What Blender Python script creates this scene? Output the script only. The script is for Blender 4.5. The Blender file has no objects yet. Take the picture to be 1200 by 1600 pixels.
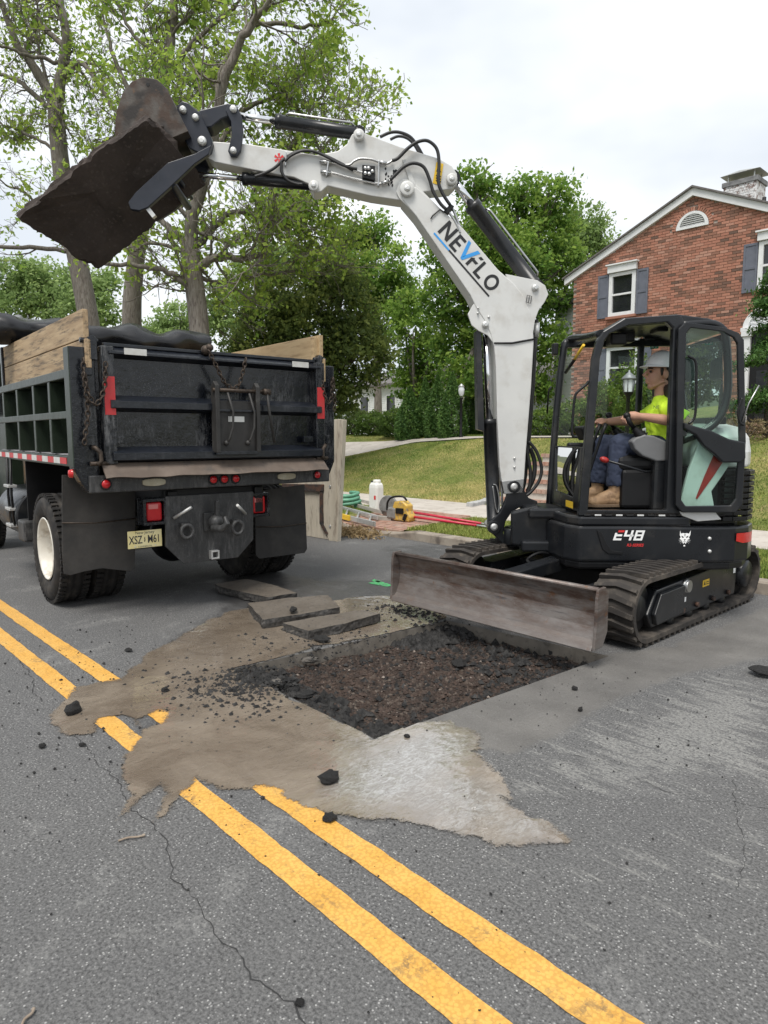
import bpy, math, random
import numpy as np
from mathutils import Vector, Matrix, Euler, noise as mnoise

random.seed(7)
rng = np.random.default_rng(7)
S = bpy.context.scene
COL = S.collection
R = math.radians

# ------------------------------------------------------------------ camera, sky, sun, exposure
FPX = 1063.0
PITCH = math.atan(120 / FPX)
CAM_H = 1.6
cam_data = bpy.data.cameras.new('camera')
cam_data.sensor_fit = 'HORIZONTAL'
cam_data.sensor_width = 36
cam_data.lens = FPX / 1200 * 36
cam_data.clip_start = 0.05
cam_data.clip_end = 3000
cam = bpy.data.objects.new('camera', cam_data)
cam.location = (0, 0, CAM_H)
cam.rotation_euler = (math.pi / 2 - PITCH, 0, 0)
COL.objects.link(cam)
S.camera = cam

SUN_EL, SUN_AZ = R(62), R(200)
world = bpy.data.worlds.new('World')
S.world = world
world.use_nodes = True
wt = world.node_tree
wt.nodes.clear()
w_out = wt.nodes.new('ShaderNodeOutputWorld')
w_bg = wt.nodes.new('ShaderNodeBackground')
w_sky = wt.nodes.new('ShaderNodeTexSky')
w_sky.sky_type = 'NISHITA'
w_sky.sun_disc = False
w_sky.sun_elevation = SUN_EL
w_sky.sun_rotation = SUN_AZ
w_sky.dust_density = 3.0
w_co = wt.nodes.new('ShaderNodeTexCoord')
w_map = wt.nodes.new('ShaderNodeMapping')
w_map.inputs['Scale'].default_value = (1, 1, 2.2)
w_n = wt.nodes.new('ShaderNodeTexNoise')
w_n.inputs['Scale'].default_value = 1.7
w_n.inputs['Detail'].default_value = 5
w_n.inputs['Roughness'].default_value = 0.5
w_cr = wt.nodes.new('ShaderNodeValToRGB')          # cloud cover, thin in places
w_cr.color_ramp.elements[0].position = 0.25
w_cr.color_ramp.elements[0].color = (0.80, 0.80, 0.80, 1)
w_cr.color_ramp.elements[1].position = 0.62
w_cr.color_ramp.elements[1].color = (0.985, 0.985, 0.985, 1)
w_cl = wt.nodes.new('ShaderNodeValToRGB')          # grey to white cloud
w_cl.color_ramp.elements[0].position = 0.40
w_cl.color_ramp.elements[0].color = (3.75, 4.0, 4.3, 1)
w_cl.color_ramp.elements[1].position = 0.70
w_cl.color_ramp.elements[1].color = (5.35, 5.45, 5.5, 1)
w_n2 = wt.nodes.new('ShaderNodeTexNoise')
w_n2.inputs['Scale'].default_value = 2.6
w_n2.inputs['Detail'].default_value = 4
w_mix = wt.nodes.new('ShaderNodeMixRGB')
L = wt.links.new
L(w_co.outputs['Generated'], w_map.inputs[0])
L(w_map.outputs[0], w_n.inputs['Vector'])
L(w_map.outputs[0], w_n2.inputs['Vector'])
L(w_n.outputs['Fac'], w_cr.inputs[0])
L(w_n2.outputs['Fac'], w_cl.inputs[0])
L(w_cr.outputs[0], w_mix.inputs[0])
L(w_sky.outputs[0], w_mix.inputs[1])
L(w_cl.outputs[0], w_mix.inputs[2])
L(w_mix.outputs[0], w_bg.inputs['Color'])
w_bg.inputs['Strength'].default_value = 0.1
L(w_bg.outputs[0], w_out.inputs['Surface'])

sun_d = bpy.data.lights.new('sun', 'SUN')
sun_d.energy = 1.5
sun_d.angle = R(25)
sun_d.color = (1.0, 0.96, 0.9)
sun = bpy.data.objects.new('sun', sun_d)
sdir = Vector((math.sin(SUN_AZ) * math.cos(SUN_EL), math.cos(SUN_AZ) * math.cos(SUN_EL), math.sin(SUN_EL)))
sun.rotation_euler = sdir.to_track_quat('Z', 'Y').to_euler()
sun.location = (0, 0, 30)
COL.objects.link(sun)

S.view_settings.view_transform = 'Standard'
S.view_settings.look = 'None'
S.view_settings.exposure = 1.18
S.view_settings.gamma = 1.0
S.view_settings.use_curve_mapping = False

# ------------------------------------------------------------------ frames: where a sight line meets a plane of the place
CP, SP = math.cos(PITCH), math.sin(PITCH)
CAM_O = Vector((0, 0, CAM_H))


def ray(u, v):
    a = (u - 600) / FPX
    b = (800 - v) / FPX
    return Vector((a, CP + b * SP, -SP + b * CP))


class Frame:
    """local axes: x right, y forward (heading in degrees from north), z up"""

    def __init__(s, ox, oy, heading, oz=0.0):
        h = R(heading)
        s.h = h
        s.o = Vector((ox, oy, oz))
        s.ax = (Vector((math.cos(h), -math.sin(h), 0)), Vector((math.sin(h), math.cos(h), 0)), Vector((0, 0, 1)))

    def at(s, u, v, ax, val):
        n = s.ax['xyz'.index(ax)]
        d = ray(u, v)
        t = ((s.o + n * val) - CAM_O).dot(n) / d.dot(n)
        p = CAM_O + d * t - s.o
        return Vector((p.dot(s.ax[0]), p.dot(s.ax[1]), p.dot(s.ax[2])))

    def w(s, x, y=None, z=None):
        if y is None:
            x, y, z = x
        return s.o + s.ax[0] * x + s.ax[1] * y + s.ax[2] * z

    def loc(s, p):
        p = Vector(p) - s.o
        return Vector((p.dot(s.ax[0]), p.dot(s.ax[1]), p.dot(s.ax[2])))


WD = Frame(0, 0, 0)
RD = Frame(0, 0, 46.6)          # x back along the road, y across it to the far kerb
TR = Frame(-1.50, 6.27, -39.28)  # truck: origin under the middle of the tailgate
EX = Frame(2.09, 6.42, -88)      # excavator house
BM = Frame(1.32, 6.60, -93)      # boom plane
UC = Frame(2.09, 6.42, -132.7)   # undercarriage


def ground(u, v, z=0.0):
    return WD.at(u, v, 'z', z)


# ------------------------------------------------------------------ objects
def tag(o, label=None, cat=None, group=None, kind=None):
    if label: o['label'] = label
    if cat: o['category'] = cat
    if group: o['group'] = group
    if kind: o['kind'] = kind
    return o


def empty(name, fr=None, label=None, cat=None, group=None, loc=None, rz=None):
    o = bpy.data.objects.new(name, None)
    o.empty_display_size = 0.2
    COL.objects.link(o)
    if fr is not None:
        o.location = fr.o
        o.rotation_euler = (0, 0, -fr.h)
    if loc is not None: o.location = loc
    if rz is not None: o.rotation_euler = (0, 0, rz)
    return tag(o, label, cat, group)


def link_mesh(name, me, m, parent=None):
    o = bpy.data.objects.new(name, me)
    if m is not None and not me.materials:
        me.materials.append(m)
    COL.objects.link(o)
    if parent is not None: o.parent = parent
    return o


def copy_tree(o, parent=None):
    c = o.copy()
    COL.objects.link(c)
    if parent is not None: c.parent = parent
    for ch in list(o.children): copy_tree(ch, c)
    return c


def orth(d):
    d = Vector(d).normalized()
    a = Vector((0, 0, 1)) if abs(d.z) < 0.9 else Vector((1, 0, 0))
    u = d.cross(a).normalized()
    return u, d.cross(u).normalized()


class MB:
    def __init__(s):
        s.v = []
        s.f = []
        s.sm = []

    def add(s, vs, fs, smooth=False):
        b = len(s.v)
        s.v += [tuple(p) for p in vs]
        s.f += [tuple(i + b for i in f) for f in fs]
        s.sm += [smooth] * len(fs)
        return s

    def box(s, c, d, rot=None):
        hx, hy, hz = d[0] / 2, d[1] / 2, d[2] / 2
        vs = [Vector((x, y, z)) for x in (-hx, hx) for y in (-hy, hy) for z in (-hz, hz)]
        if rot is not None:
            if not isinstance(rot, Matrix): rot = Euler(rot).to_matrix()
            vs = [rot @ v for v in vs]
        c = Vector(c)
        return s.add([v + c for v in vs], [(0, 1, 3, 2), (4, 6, 7, 5), (0, 4, 5, 1), (2, 3, 7, 6), (0, 2, 6, 4), (1, 5, 7, 3)])

    def bar(s, p0, p1, w, h, up=(0, 0, 1)):
        """box section beam from p0 to p1, w across, h along up"""
        p0, p1 = Vector(p0), Vector(p1)
        d = (p1 - p0).normalized()
        sd = d.cross(Vector(up)).normalized() * (w / 2)
        u = sd.cross(d).normalized() * (h / 2)
        vs = [p + a * sd + b * u for p in (p0, p1) for a, b in ((-1, -1), (1, -1), (1, 1), (-1, 1))]
        return s.add(vs, [(3, 2, 1, 0), (4, 5, 6, 7), (0, 1, 5, 4), (1, 2, 6, 5), (2, 3, 7, 6), (3, 0, 4, 7)])

    def prism(s, pts, vec):
        """closed outline of 3d points pushed along vec"""
        vec = Vector(vec)
        n = len(pts)
        a = [Vector(p) for p in pts]
        nrm = Vector((0, 0, 0))
        for i in range(n): nrm += a[i].cross(a[(i + 1) % n])
        if nrm.dot(vec) > 0: a.reverse()
        vs = a + [p + vec for p in a]
        fs = [tuple(range(n)), tuple(range(2 * n - 1, n - 1, -1))]
        fs += [(i, i + n, (i + 1) % n + n, (i + 1) % n) for i in range(n)]
        return s.add(vs, fs)

    def ring(s, outer, inner, vec):
        """frame between two outlines of equal length, pushed along vec"""
        vec = Vector(vec)
        n = len(outer)
        o = [Vector(p) for p in outer]
        i_ = [Vector(p) for p in inner]
        vs = o + i_ + [p + vec for p in o] + [p + vec for p in i_]
        fs = []
        for k in range(n):
            j = (k + 1) % n
            fs += [(k, j, n + j, n + k), (2 * n + j, 2 * n + k, 3 * n + k, 3 * n + j),
                   (k, 2 * n + k, 2 * n + j, j), (n + j, 3 * n + j, 3 * n + k, n + k)]
        return s.add(vs, fs)

    def tube(s, pts, r, n=8, closed=False, cap=True):
        pts = [Vector(p) for p in pts]
        m = len(pts)
        rs = r if isinstance(r, (list, tuple)) else [r] * m
        vs, fs = [], []
        pu = None
        for i, p in enumerate(pts):
            if closed: t = pts[(i + 1) % m] - pts[i - 1]
            else: t = pts[min(i + 1, m - 1)] - pts[max(i - 1, 0)]
            if t.length < 1e-9: t = Vector((0, 0, 1))
            t.normalize()
            if pu is None: u, w = orth(t)
            else:
                u = (pu - t * pu.dot(t))
                u = u.normalized() if u.length > 1e-6 else orth(t)[0]
                w = t.cross(u).normalized()
            pu = u
            for k in range(n):
                a = 2 * math.pi * k / n
                vs.append(p + (u * math.cos(a) + w * math.sin(a)) * rs[i])
        for i in range(m if closed else m - 1):
            a, b = i * n, ((i + 1) % m) * n
            for k in range(n):
                fs.append((a + k, a + (k + 1) % n, b + (k + 1) % n, b + k))
        s.add(vs, fs, True)
        if cap and not closed:
            b0 = len(s.v) - len(vs)
            s.f += [tuple(range(b0 + n - 1, b0 - 1, -1)), tuple(range(b0 + (m - 1) * n, b0 + m * n))]
            s.sm += [False, False]
        return s

    def cyl(s, p0, p1, r0, r1=None, n=20):
        r1 = r0 if r1 is None else r1
        return s.tube([p0, p1], [r0, r1], n)

    def lathe(s, prof, p0, d, n=24):
        """prof: list of (radius, height along d)"""
        p0, d = Vector(p0), Vector(d).normalized()
        u, w = orth(d)
        vs, fs = [], []
        for r_, h in prof:
            for k in range(n):
                a = 2 * math.pi * k / n
                vs.append(p0 + d * h + (u * math.cos(a) + w * math.sin(a)) * r_)
        for i in range(len(prof) - 1):
            for k in range(n):
                fs.append((i * n + k, i * n + (k + 1) % n, (i + 1) * n + (k + 1) % n, (i + 1) * n + k))
        return s.add(vs, fs, True)

    def ball(s, c, r, n=12, m=8):
        c = Vector(c)
        rx, ry, rz = r if isinstance(r, (tuple, list)) else (r, r, r)
        vs = [c + Vector((0, 0, rz))]
        for i in range(1, m):
            t = math.pi * i / m
            for k in range(n):
                a = 2 * math.pi * k / n
                vs.append(c + Vector((rx * math.sin(t) * math.cos(a), ry * math.sin(t) * math.sin(a), rz * math.cos(t))))
        vs.append(c - Vector((0, 0, rz)))
        fs = [(0, 1 + k, 1 + (k + 1) % n) for k in range(n)]
        for i in range(m - 2):
            for k in range(n):
                fs.append((1 + i * n + k, 1 + (i + 1) * n + k, 1 + (i + 1) * n + (k + 1) % n, 1 + i * n + (k + 1) % n))
        e = len(vs) - 1
        fs += [(e, 1 + (m - 2) * n + (k + 1) % n, 1 + (m - 2) * n + k) for k in range(n)]
        return s.add(vs, fs, True)

    def mesh(s, name):
        me = bpy.data.meshes.new(name)
        me.from_pydata(s.v, [], s.f)
        me.polygons.foreach_set('use_smooth', s.sm)
        me.validate()
        me.update()
        return me

    def build(s, name, m, parent=None, bevel=0.0, seg=2):
        o = link_mesh(name, s.mesh(name), m, parent)
        if bevel:
            b = o.modifiers.new('bevel', 'BEVEL')
            b.width = bevel
            b.segments = seg
            b.limit_method = 'ANGLE'
            b.angle_limit = R(40)
        return o


def npmesh(name, verts, faces, k, m, parent=None, attrs=None, smooth=False):
    """fast mesh from arrays; faces all have k corners"""
    me = bpy.data.meshes.new(name)
    nv, nf = len(verts), len(faces)
    me.vertices.add(nv)
    me.vertices.foreach_set('co', np.ascontiguousarray(verts, dtype=np.float32).ravel())
    me.loops.add(nf * k)
    me.loops.foreach_set('vertex_index', np.ascontiguousarray(faces, dtype=np.int32).ravel())
    me.polygons.add(nf)
    me.polygons.foreach_set('loop_start', np.arange(0, nf * k, k, dtype=np.int32))
    me.polygons.foreach_set('use_smooth', np.full(nf, smooth))
    for an, (dom, data) in (attrs or {}).items():
        a = me.attributes.new(an, 'FLOAT', dom)
        a.data.foreach_set('value', np.ascontiguousarray(data, dtype=np.float32))
    me.update(calc_edges=True)
    me.validate()
    return link_mesh(name, me, m, parent)


def gridmesh(name, X, Y, Z, m, parent=None, keep=None, attrs=None, smooth=True):
    ny, nx = X.shape
    v = np.stack([X, Y, Z], -1).reshape(-1, 3)
    i = np.arange(ny * nx).reshape(ny, nx)
    f = np.stack([i[:-1, :-1], i[:-1, 1:], i[1:, 1:], i[1:, :-1]], -1)
    f = f[keep] if keep is not None else f.reshape(-1, 4)
    used = np.unique(f)
    remap = np.full(ny * nx, -1)
    remap[used] = np.arange(len(used))
    at = {k: (d, a.reshape(-1)[used]) for k, (d, a) in (attrs or {}).items()}
    return npmesh(name, v[used], remap[f], 4, m, parent, at, smooth)


def vnoise(x, y, sc, seed=0, octv=4):
    """value noise on arrays, about -1..1"""
    out = np.zeros_like(x, dtype=float)
    amp, tot = 1.0, 0.0
    r_ = np.random.default_rng(1000 + seed)
    T = r_.random((256, 256))
    for o_ in range(octv):
        fx, fy = x * sc, y * sc
        ix, iy = np.floor(fx).astype(int), np.floor(fy).astype(int)
        tx, ty = fx - ix, fy - iy
        tx, ty = tx * tx * (3 - 2 * tx), ty * ty * (3 - 2 * ty)
        g = lambda a, b: T[(b + o_ * 17) % 256, (a + o_ * 31) % 256]
        v = (g(ix, iy) * (1 - tx) + g(ix + 1, iy) * tx) * (1 - ty) + (g(ix, iy + 1) * (1 - tx) + g(ix + 1, iy + 1) * tx) * ty
        out += amp * (v * 2 - 1)
        tot += amp
        amp *= 0.5
        sc *= 2.0
    return out / tot * 1.6


def polydist(x, y, poly):
    """signed distance to a polygon, positive inside"""
    P = np.array(poly, dtype=float)
    n = len(P)
    d = np.full(x.shape, 1e9)
    ins = np.zeros(x.shape, bool)
    for i in range(n):
        a, b = P[i], P[(i + 1) % n]
        ex, ey = b - a
        t = np.clip(((x - a[0]) * ex + (y - a[1]) * ey) / (ex * ex + ey * ey + 1e-12), 0, 1)
        d = np.minimum(d, np.hypot(x - a[0] - t * ex, y - a[1] - t * ey))
        c = (a[1] > y) != (b[1] > y)
        with np.errstate(divide='ignore', invalid='ignore'):
            xi = (b[0] - a[0]) * (y - a[1]) / (b[1] - a[1]) + a[0]
        ins ^= c & (x < xi)
    return np.where(ins, d, -d)


# ------------------------------------------------------------------ materials
def srgb(r, g, b):
    def c(x):
        x /= 255.0
        return x / 12.92 if x <= 0.04045 else ((x + 0.055) / 1.055) ** 2.4
    return (c(r), c(g), c(b))


class NT:
    def __init__(s, name):
        s.m = bpy.data.materials.new(name)
        s.m.use_nodes = True
        s.t = s.m.node_tree
        s.p = s.t.nodes['Principled BSDF']
        s.out = s.t.nodes['Material Output']
        s.tc = s.t.nodes.new('ShaderNodeTexCoord')

    def n(s, kind, **kw):
        x = s.t.nodes.new('ShaderNode' + kind)
        for k, v in kw.items():
            if k in x.inputs: x.inputs[k].default_value = v
            else: setattr(x, k, v)
        return x

    def l(s, a, b): s.t.links.new(a, b)

    def noise(s, scale, detail=4, rough=0.55, coord='Object', dist=0.0, sc3=None):
        x = s.n('TexNoise', Scale=scale, Detail=detail, Roughness=rough, Distortion=dist)
        src = s.tc.outputs[coord]
        if sc3:
            mp = s.n('Mapping')
            mp.inputs['Scale'].default_value = sc3
            s.l(src, mp.inputs[0])
            src = mp.outputs[0]
        s.l(src, x.inputs['Vector'])
        return x.outputs['Fac']

    def ramp(s, fac, a, b, ca=(0, 0, 0), cb=(1, 1, 1)):
        x = s.n('ValToRGB')
        e = x.color_ramp.elements
        e[0].position, e[1].position = a, b
        e[0].color, e[1].color = (*ca, 1), (*cb, 1)
        s.l(fac, x.inputs[0])
        return x.outputs[0]

    def mix(s, fac, a, b, mode='MIX'):
        x = s.n('MixRGB', blend_type=mode)
        for i, q in ((0, fac), (1, a), (2, b)):
            if hasattr(q, 'links') or hasattr(q, 'is_linked'): s.l(q, x.inputs[i])
            elif i == 0: x.inputs[0].default_value = q
            else: x.inputs[i].default_value = (*q, 1)
        return x.outputs[0]

    def math(s, op, a, b=0.0):
        x = s.n('Math', operation=op)
        for i, q in ((0, a), (1, b)):
            if hasattr(q, 'is_linked'): s.l(q, x.inputs[i])
            else: x.inputs[i].default_value = q
        return x.outputs[0]

    def attr(s, name):
        return s.n('Attribute', attribute_name=name).outputs['Fac']

    def bump(s, h, strength, dist=0.01):
        x = s.n('Bump', Strength=strength, Distance=dist)
        s.l(h, x.inputs['Height'])
        s.l(x.outputs[0], s.p.inputs['Normal'])

    def set(s, col=None, rough=None, metal=None, spec=None):
        for k, v in (('Base Color', col), ('Roughness', rough), ('Metallic', metal), ('Specular IOR Level', spec)):
            if v is None: continue
            if hasattr(v, 'is_linked'): s.l(v, s.p.inputs[k])
            elif k == 'Base Color': s.p.inputs[k].default_value = (*v, 1)
            else: s.p.inputs[k].default_value = v
        return s.m


def mat(name, col, rough=0.5, metal=0.0, col2=None, ns=6.0, lo=0.35, hi=0.65, dirt=None, ds=3.0, dlo=0.55, dhi=0.75,
        bump=0.0, bs=60.0, spec=0.5, rvar=0.12, sc3=None):
    t = NT(name)
    c2 = col2 if col2 is not None else tuple(min(1, x * 1.18) for x in col)
    c = t.mix(t.ramp(t.noise(ns, 5, sc3=sc3), lo, hi), col, c2)
    if dirt is not None:
        c = t.mix(t.ramp(t.noise(ds, 6, 0.62, sc3=sc3), dlo, dhi), c, dirt)
    rr = t.n('MapRange')
    rr.inputs[3].default_value = max(0.02, rough - rvar)
    rr.inputs[4].default_value = min(1.0, rough + rvar)
    t.l(t.noise(ns * 2.3, 4), rr.inputs[0])
    if bump: t.bump(t.noise(bs, 4), bump, 0.006)
    return t.set(c, rr.outputs[0], metal, spec)


def glass(name, tint=(0.86, 0.93, 0.9), ior=1.45, rough=0.01):
    t = NT(name)
    tr = t.n('BsdfTransparent')
    tr.inputs['Color'].default_value = (*tint, 1)
    gl = t.n('BsdfGlossy', Roughness=rough)
    fr = t.n('Fresnel', IOR=ior)
    mx = t.n('MixShader')
    t.l(fr.outputs[0], mx.inputs[0])
    t.l(tr.outputs[0], mx.inputs[1])
    t.l(gl.outputs[0], mx.inputs[2])
    t.l(mx.outputs[0], t.out.inputs['Surface'])
    return t.m


M = {}
M['white_paint'] = mat('white_paint', (0.56, 0.56, 0.545), 0.34, 0, (0.63, 0.63, 0.61), 2.2, dirt=(0.43, 0.41, 0.37), ds=5, dlo=0.5, dhi=0.85, bump=0.04, bs=8)
M['dark_paint'] = mat('dark_paint', (0.009, 0.010, 0.012), 0.30, 0, (0.013, 0.0145, 0.017), 3, dirt=(0.048, 0.044, 0.039), ds=3, dlo=0.52, dhi=0.85, spec=0.4)
M['navy_black'] = mat('navy_black', (0.006, 0.009, 0.017), 0.36, 0, (0.016, 0.019, 0.03), 4, dirt=(0.05, 0.046, 0.042), ds=6, dlo=0.62, dhi=0.85)
M['black'] = mat('black', (0.005, 0.005, 0.0055), 0.45, 0, (0.008, 0.008, 0.009), 6, spec=0.35)
M['rubber'] = mat('rubber', (0.012, 0.0115, 0.011), 0.75, 0, (0.022, 0.020, 0.019), 7, dirt=(0.075, 0.066, 0.056), ds=9, dlo=0.5, dhi=0.8, bump=0.25, bs=80, spec=0.3)
M['hose'] = mat('hose', (0.012, 0.012, 0.013), 0.5, 0, (0.02, 0.02, 0.02), 20)
M['chrome'] = mat('chrome', (0.75, 0.76, 0.78), 0.13, 1.0, (0.8, 0.8, 0.8), 8, rvar=0.05)
M['steel'] = mat('steel', (0.42, 0.42, 0.41), 0.36, 1.0, (0.5, 0.5, 0.5), 20)
M['zinc'] = mat('zinc', (0.55, 0.55, 0.54), 0.45, 0.7, (0.62, 0.62, 0.6), 12)
M['rust'] = mat('rust', (0.11, 0.05, 0.028), 0.75, 0.1, (0.05, 0.035, 0.028), 12, dirt=(0.03, 0.027, 0.026), ds=9, dlo=0.45, dhi=0.6, bump=0.3, bs=90)
M['red_lens'] = mat('red_lens', (0.42, 0.012, 0.018), 0.18, 0, (0.5, 0.02, 0.022), 10)
M['red_paint'] = mat('red_paint', (0.32, 0.02, 0.018), 0.35, 0, (0.38, 0.03, 0.025), 10)
M['reflect_red'] = mat('reflect_red', (0.52, 0.025, 0.03), 0.4, 0, (0.45, 0.04, 0.04), 14)
M['reflect_white'] = mat('reflect_white', (0.6, 0.6, 0.58), 0.4, 0, (0.5, 0.49, 0.46), 14)
M['amber_lens'] = mat('amber_lens', (0.33, 0.30, 0.22), 0.25, 0, (0.4, 0.37, 0.28), 14)
M['yellow_sticker'] = mat('yellow_sticker', (0.75, 0.48, 0.02), 0.4, 0, (0.8, 0.52, 0.04), 10)
M['sticker_black'] = mat('sticker_black', (0.01, 0.01, 0.011), 0.4)
M['sticker_blue'] = mat('sticker_blue', (0.03, 0.26, 0.62), 0.4)
M['sticker_white'] = mat('sticker_white', (0.75, 0.75, 0.74), 0.4)
M['sticker_red'] = mat('sticker_red', (0.55, 0.03, 0.03), 0.4)
M['glass'] = glass('glass', (0.90, 0.95, 0.93))
M['door_glass'] = glass('door_glass', (0.70, 0.86, 0.80))
M['window_glass'] = mat('window_glass', (0.014, 0.016, 0.018), 0.06, 0, (0.02, 0.022, 0.025), 2, rvar=0.02, spec=0.7)
# ------------------------------------------------------------------ ground, road, pit, mud
def place(o, fr):
    o.location = fr.o
    o.rotation_euler = (0, 0, -fr.h)
    return o


def gpoly(pts, fr=RD, z=0.0):
    """sight lines onto the ground -> outline in the frame's own plan"""
    return [tuple(fr.loc(ground(u, v, z)))[:2] for u, v in pts]


def sstep(t):
    t = np.clip(t, 0, 1)
    return t * t * (3 - 2 * t)


far_m = mat('far_ground_soil', (0.05, 0.07, 0.025), 0.95, 0, (0.08, 0.085, 0.04), 0.3)
g = MB()
g.add([(-1500, -1500, -0.5), (1500, -1500, -0.5), (1500, 1500, -0.5), (-1500, 1500, -0.5)], [(0, 1, 2, 3)])
tag(g.build('ground', far_m), kind='structure')

# --- asphalt
t = NT('asphalt')
co = t.tc.outputs['Object']
big = t.noise(0.9, 5, 0.6)
mid = t.noise(7, 6, 0.65)
fine = t.noise(85, 5, 0.75)
vor = t.n('TexVoronoi', Scale=75.0)
t.l(co, vor.inputs['Vector'])
vor2 = t.n('TexVoronoi', Scale=34.0)
t.l(co, vor2.inputs['Vector'])
c = t.mix(t.ramp(fine, 0.36, 0.62), (0.029, 0.0285, 0.028), (0.172, 0.169, 0.165))
c = t.mix(t.ramp(vor.outputs['Distance'], 0.16, 0.30), t.mix(t.ramp(vor.outputs['Color'], 0.3, 0.8), (0.10, 0.10, 0.10), (0.42, 0.415, 0.40)), c)
c = t.mix(t.math('MULTIPLY', t.ramp(mid, 0.35, 0.7), 0.25), c, (0.13, 0.13, 0.128))
# pale worn patches where the binder has gone
pale = t.math('MULTIPLY', t.ramp(t.noise(2.1, 7, 0.72, dist=0.6), 0.55, 0.72), t.ramp(t.noise(38, 4, 0.7), 0.42, 0.58))
c = t.mix(t.math('MULTIPLY', pale, 0.75), c, (0.31, 0.305, 0.29))
# dried slurry scuffs (stain with a shape of its own)
dn = t.math('ADD', t.attr('dust'), t.math('MULTIPLY', t.math('SUBTRACT', t.noise(9, 7, 0.75, sc3=(0.35, 1.6, 1)), 0.5), 1.9))
dust = t.math('MULTIPLY', t.ramp(dn, 0.47, 0.62), t.ramp(t.noise(60, 4, 0.7), 0.40, 0.56))
c = t.mix(t.math('MULTIPLY', dust, 0.7), c, (0.30, 0.295, 0.275))
dm = t.math('ADD', t.attr('damp'), t.math('MULTIPLY', t.math('SUBTRACT', t.noise(6, 6, 0.7), 0.5), 0.5))
damp = t.ramp(dm, 0.40, 0.58)
c = t.mix(t.math('MULTIPLY', damp, 0.75), c, t.mix(t.ramp(t.noise(3, 5), 0.3, 0.7), (0.115, 0.108, 0.098), (0.19, 0.18, 0.165)))
wt_ = t.math('ADD', t.attr('wet'), t.math('MULTIPLY', t.math('SUBTRACT', t.noise(5, 6, 0.7), 0.5), 0.6))
wet = t.ramp(wt_, 0.42, 0.60)
c = t.mix(t.math('MULTIPLY', wet, 0.72), c, (0.030, 0.029, 0.029))
c = t.mix(t.math('MULTIPLY', t.ramp(big, 0.3, 0.7), 0.28), c, (0.075, 0.075, 0.078))
rg = t.n('MapRange')
rg.inputs[3].default_value, rg.inputs[4].default_value = 0.82, 0.38
t.l(t.math('MAXIMUM', wet, t.math('MULTIPLY', damp, 0.7)), rg.inputs[0])
h = t.math('ADD', t.math('MULTIPLY', fine, 0.7), t.math('MULTIPLY', vor.outputs['Distance'], -0.9))
hb = t.n('Bump', Strength=0.55, Distance=0.006)
t.l(h, hb.inputs['Height'])
t.l(hb.outputs[0], t.p.inputs['Normal'])
M['asphalt'] = t.set(c, rg.outputs[0], 0, 0.4)

HX0, HX1, HY0, HY1 = -3.90, -2.46, 2.345, 4.43
HOLE = {(0, 0): (-4.01, 2.364), (1, 0): (-2.54, 2.33), (0, 1): (-3.81, 4.36), (1, 1): (-2.37, 4.50)}


def warp(X, Y):
    tx = np.clip((X - HX0) / (HX1 - HX0), 0, 1)
    ty = np.clip((Y - HY0) / (HY1 - HY0), 0, 1)
    dx = np.zeros_like(X)
    dy = np.zeros_like(X)
    for (i, j), (hx, hy) in HOLE.items():
        w_ = (tx if i else 1 - tx) * (ty if j else 1 - ty)
        dx += w_ * (hx - (HX1 if i else HX0))
        dy += w_ * (hy - (HY1 if j else HY0))
    d = np.hypot(np.maximum(0, np.maximum(HX0 - X, X - HX1)), np.maximum(0, np.maximum(HY0 - Y, Y - HY1)))
    f = np.exp(-(d / 0.5) ** 2)
    return X + dx * f, Y + dy * f


def axis(lo, a, b, hi, st, extra):
    core = np.arange(a, b, st)
    l_ = lo + (a - lo) * (1 - np.linspace(1, 0, 24)[:-1] ** 2)
    h_ = b + (hi - b) * np.linspace(0, 1, 24) ** 2
    q = np.concatenate([l_, core, h_, extra])
    q = np.unique(np.round(q, 4))
    keep = np.ones(len(q), bool)
    for e in extra:
        keep &= (np.abs(q - e) > st * 0.45) | (np.abs(q - e) < 1e-4)
    return q[keep]


xs = axis(-90, -8, 1.2, 60, 0.05, [HX0, HX1])
ys = axis(-8, 0.2, 7.0, 7.42, 0.05, [HY0, HY1])
GX, GY = np.meshgrid(xs, ys)
cx, cy = (xs[:-1] + xs[1:]) / 2, (ys[:-1] + ys[1:]) / 2
CX, CY = np.meshgrid(cx, cy)
keep = ~((CX > HX0) & (CX < HX1) & (CY > HY0) & (CY < HY1))
WX, WY = warp(GX, GY)
MUD = gpoly([(80, 1120), (112, 1074), (190, 1062), (232, 1022), (300, 985), (352, 958), (420, 945), (470, 950), (540, 935), (605, 930), (660, 948), (700, 965), (640, 985),
             (480, 1015), (366, 1046), (470, 1098), (585, 1154), (640, 1128), (700, 1128), (745, 1150), (748, 1180), (800, 1240), (868, 1290), (888, 1314),
             (820, 1328), (740, 1312), (690, 1300), (640, 1288), (560, 1290), (500, 1268), (440, 1240), (400, 1232), (350, 1236), (308, 1216), (282, 1236),
             (262, 1275), (240, 1288), (252, 1258), (268, 1240), (250, 1222), (215, 1250), (184, 1284), (205, 1246), (180, 1222), (188, 1186), (206, 1172), (224, 1154), (210, 1134), (192, 1120), (162, 1124), (150, 1146), (104, 1150)])
MILK_SHEEN = gpoly([(470, 1190), (560, 1160), (600, 1140), (660, 1122), (705, 1126), (748, 1152), (748, 1185), (800, 1240), (868, 1290), (888, 1314), (820, 1328), (740, 1312), (640, 1288), (560, 1275), (500, 1240)])
DAMP = gpoly([(640, 1130), (740, 1085), (960, 1022), (1050, 1010), (1195, 950), (1260, 960), (1230, 1020), (1060, 1055), (960, 1095), (870, 1150), (800, 1178), (740, 1165)])
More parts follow.
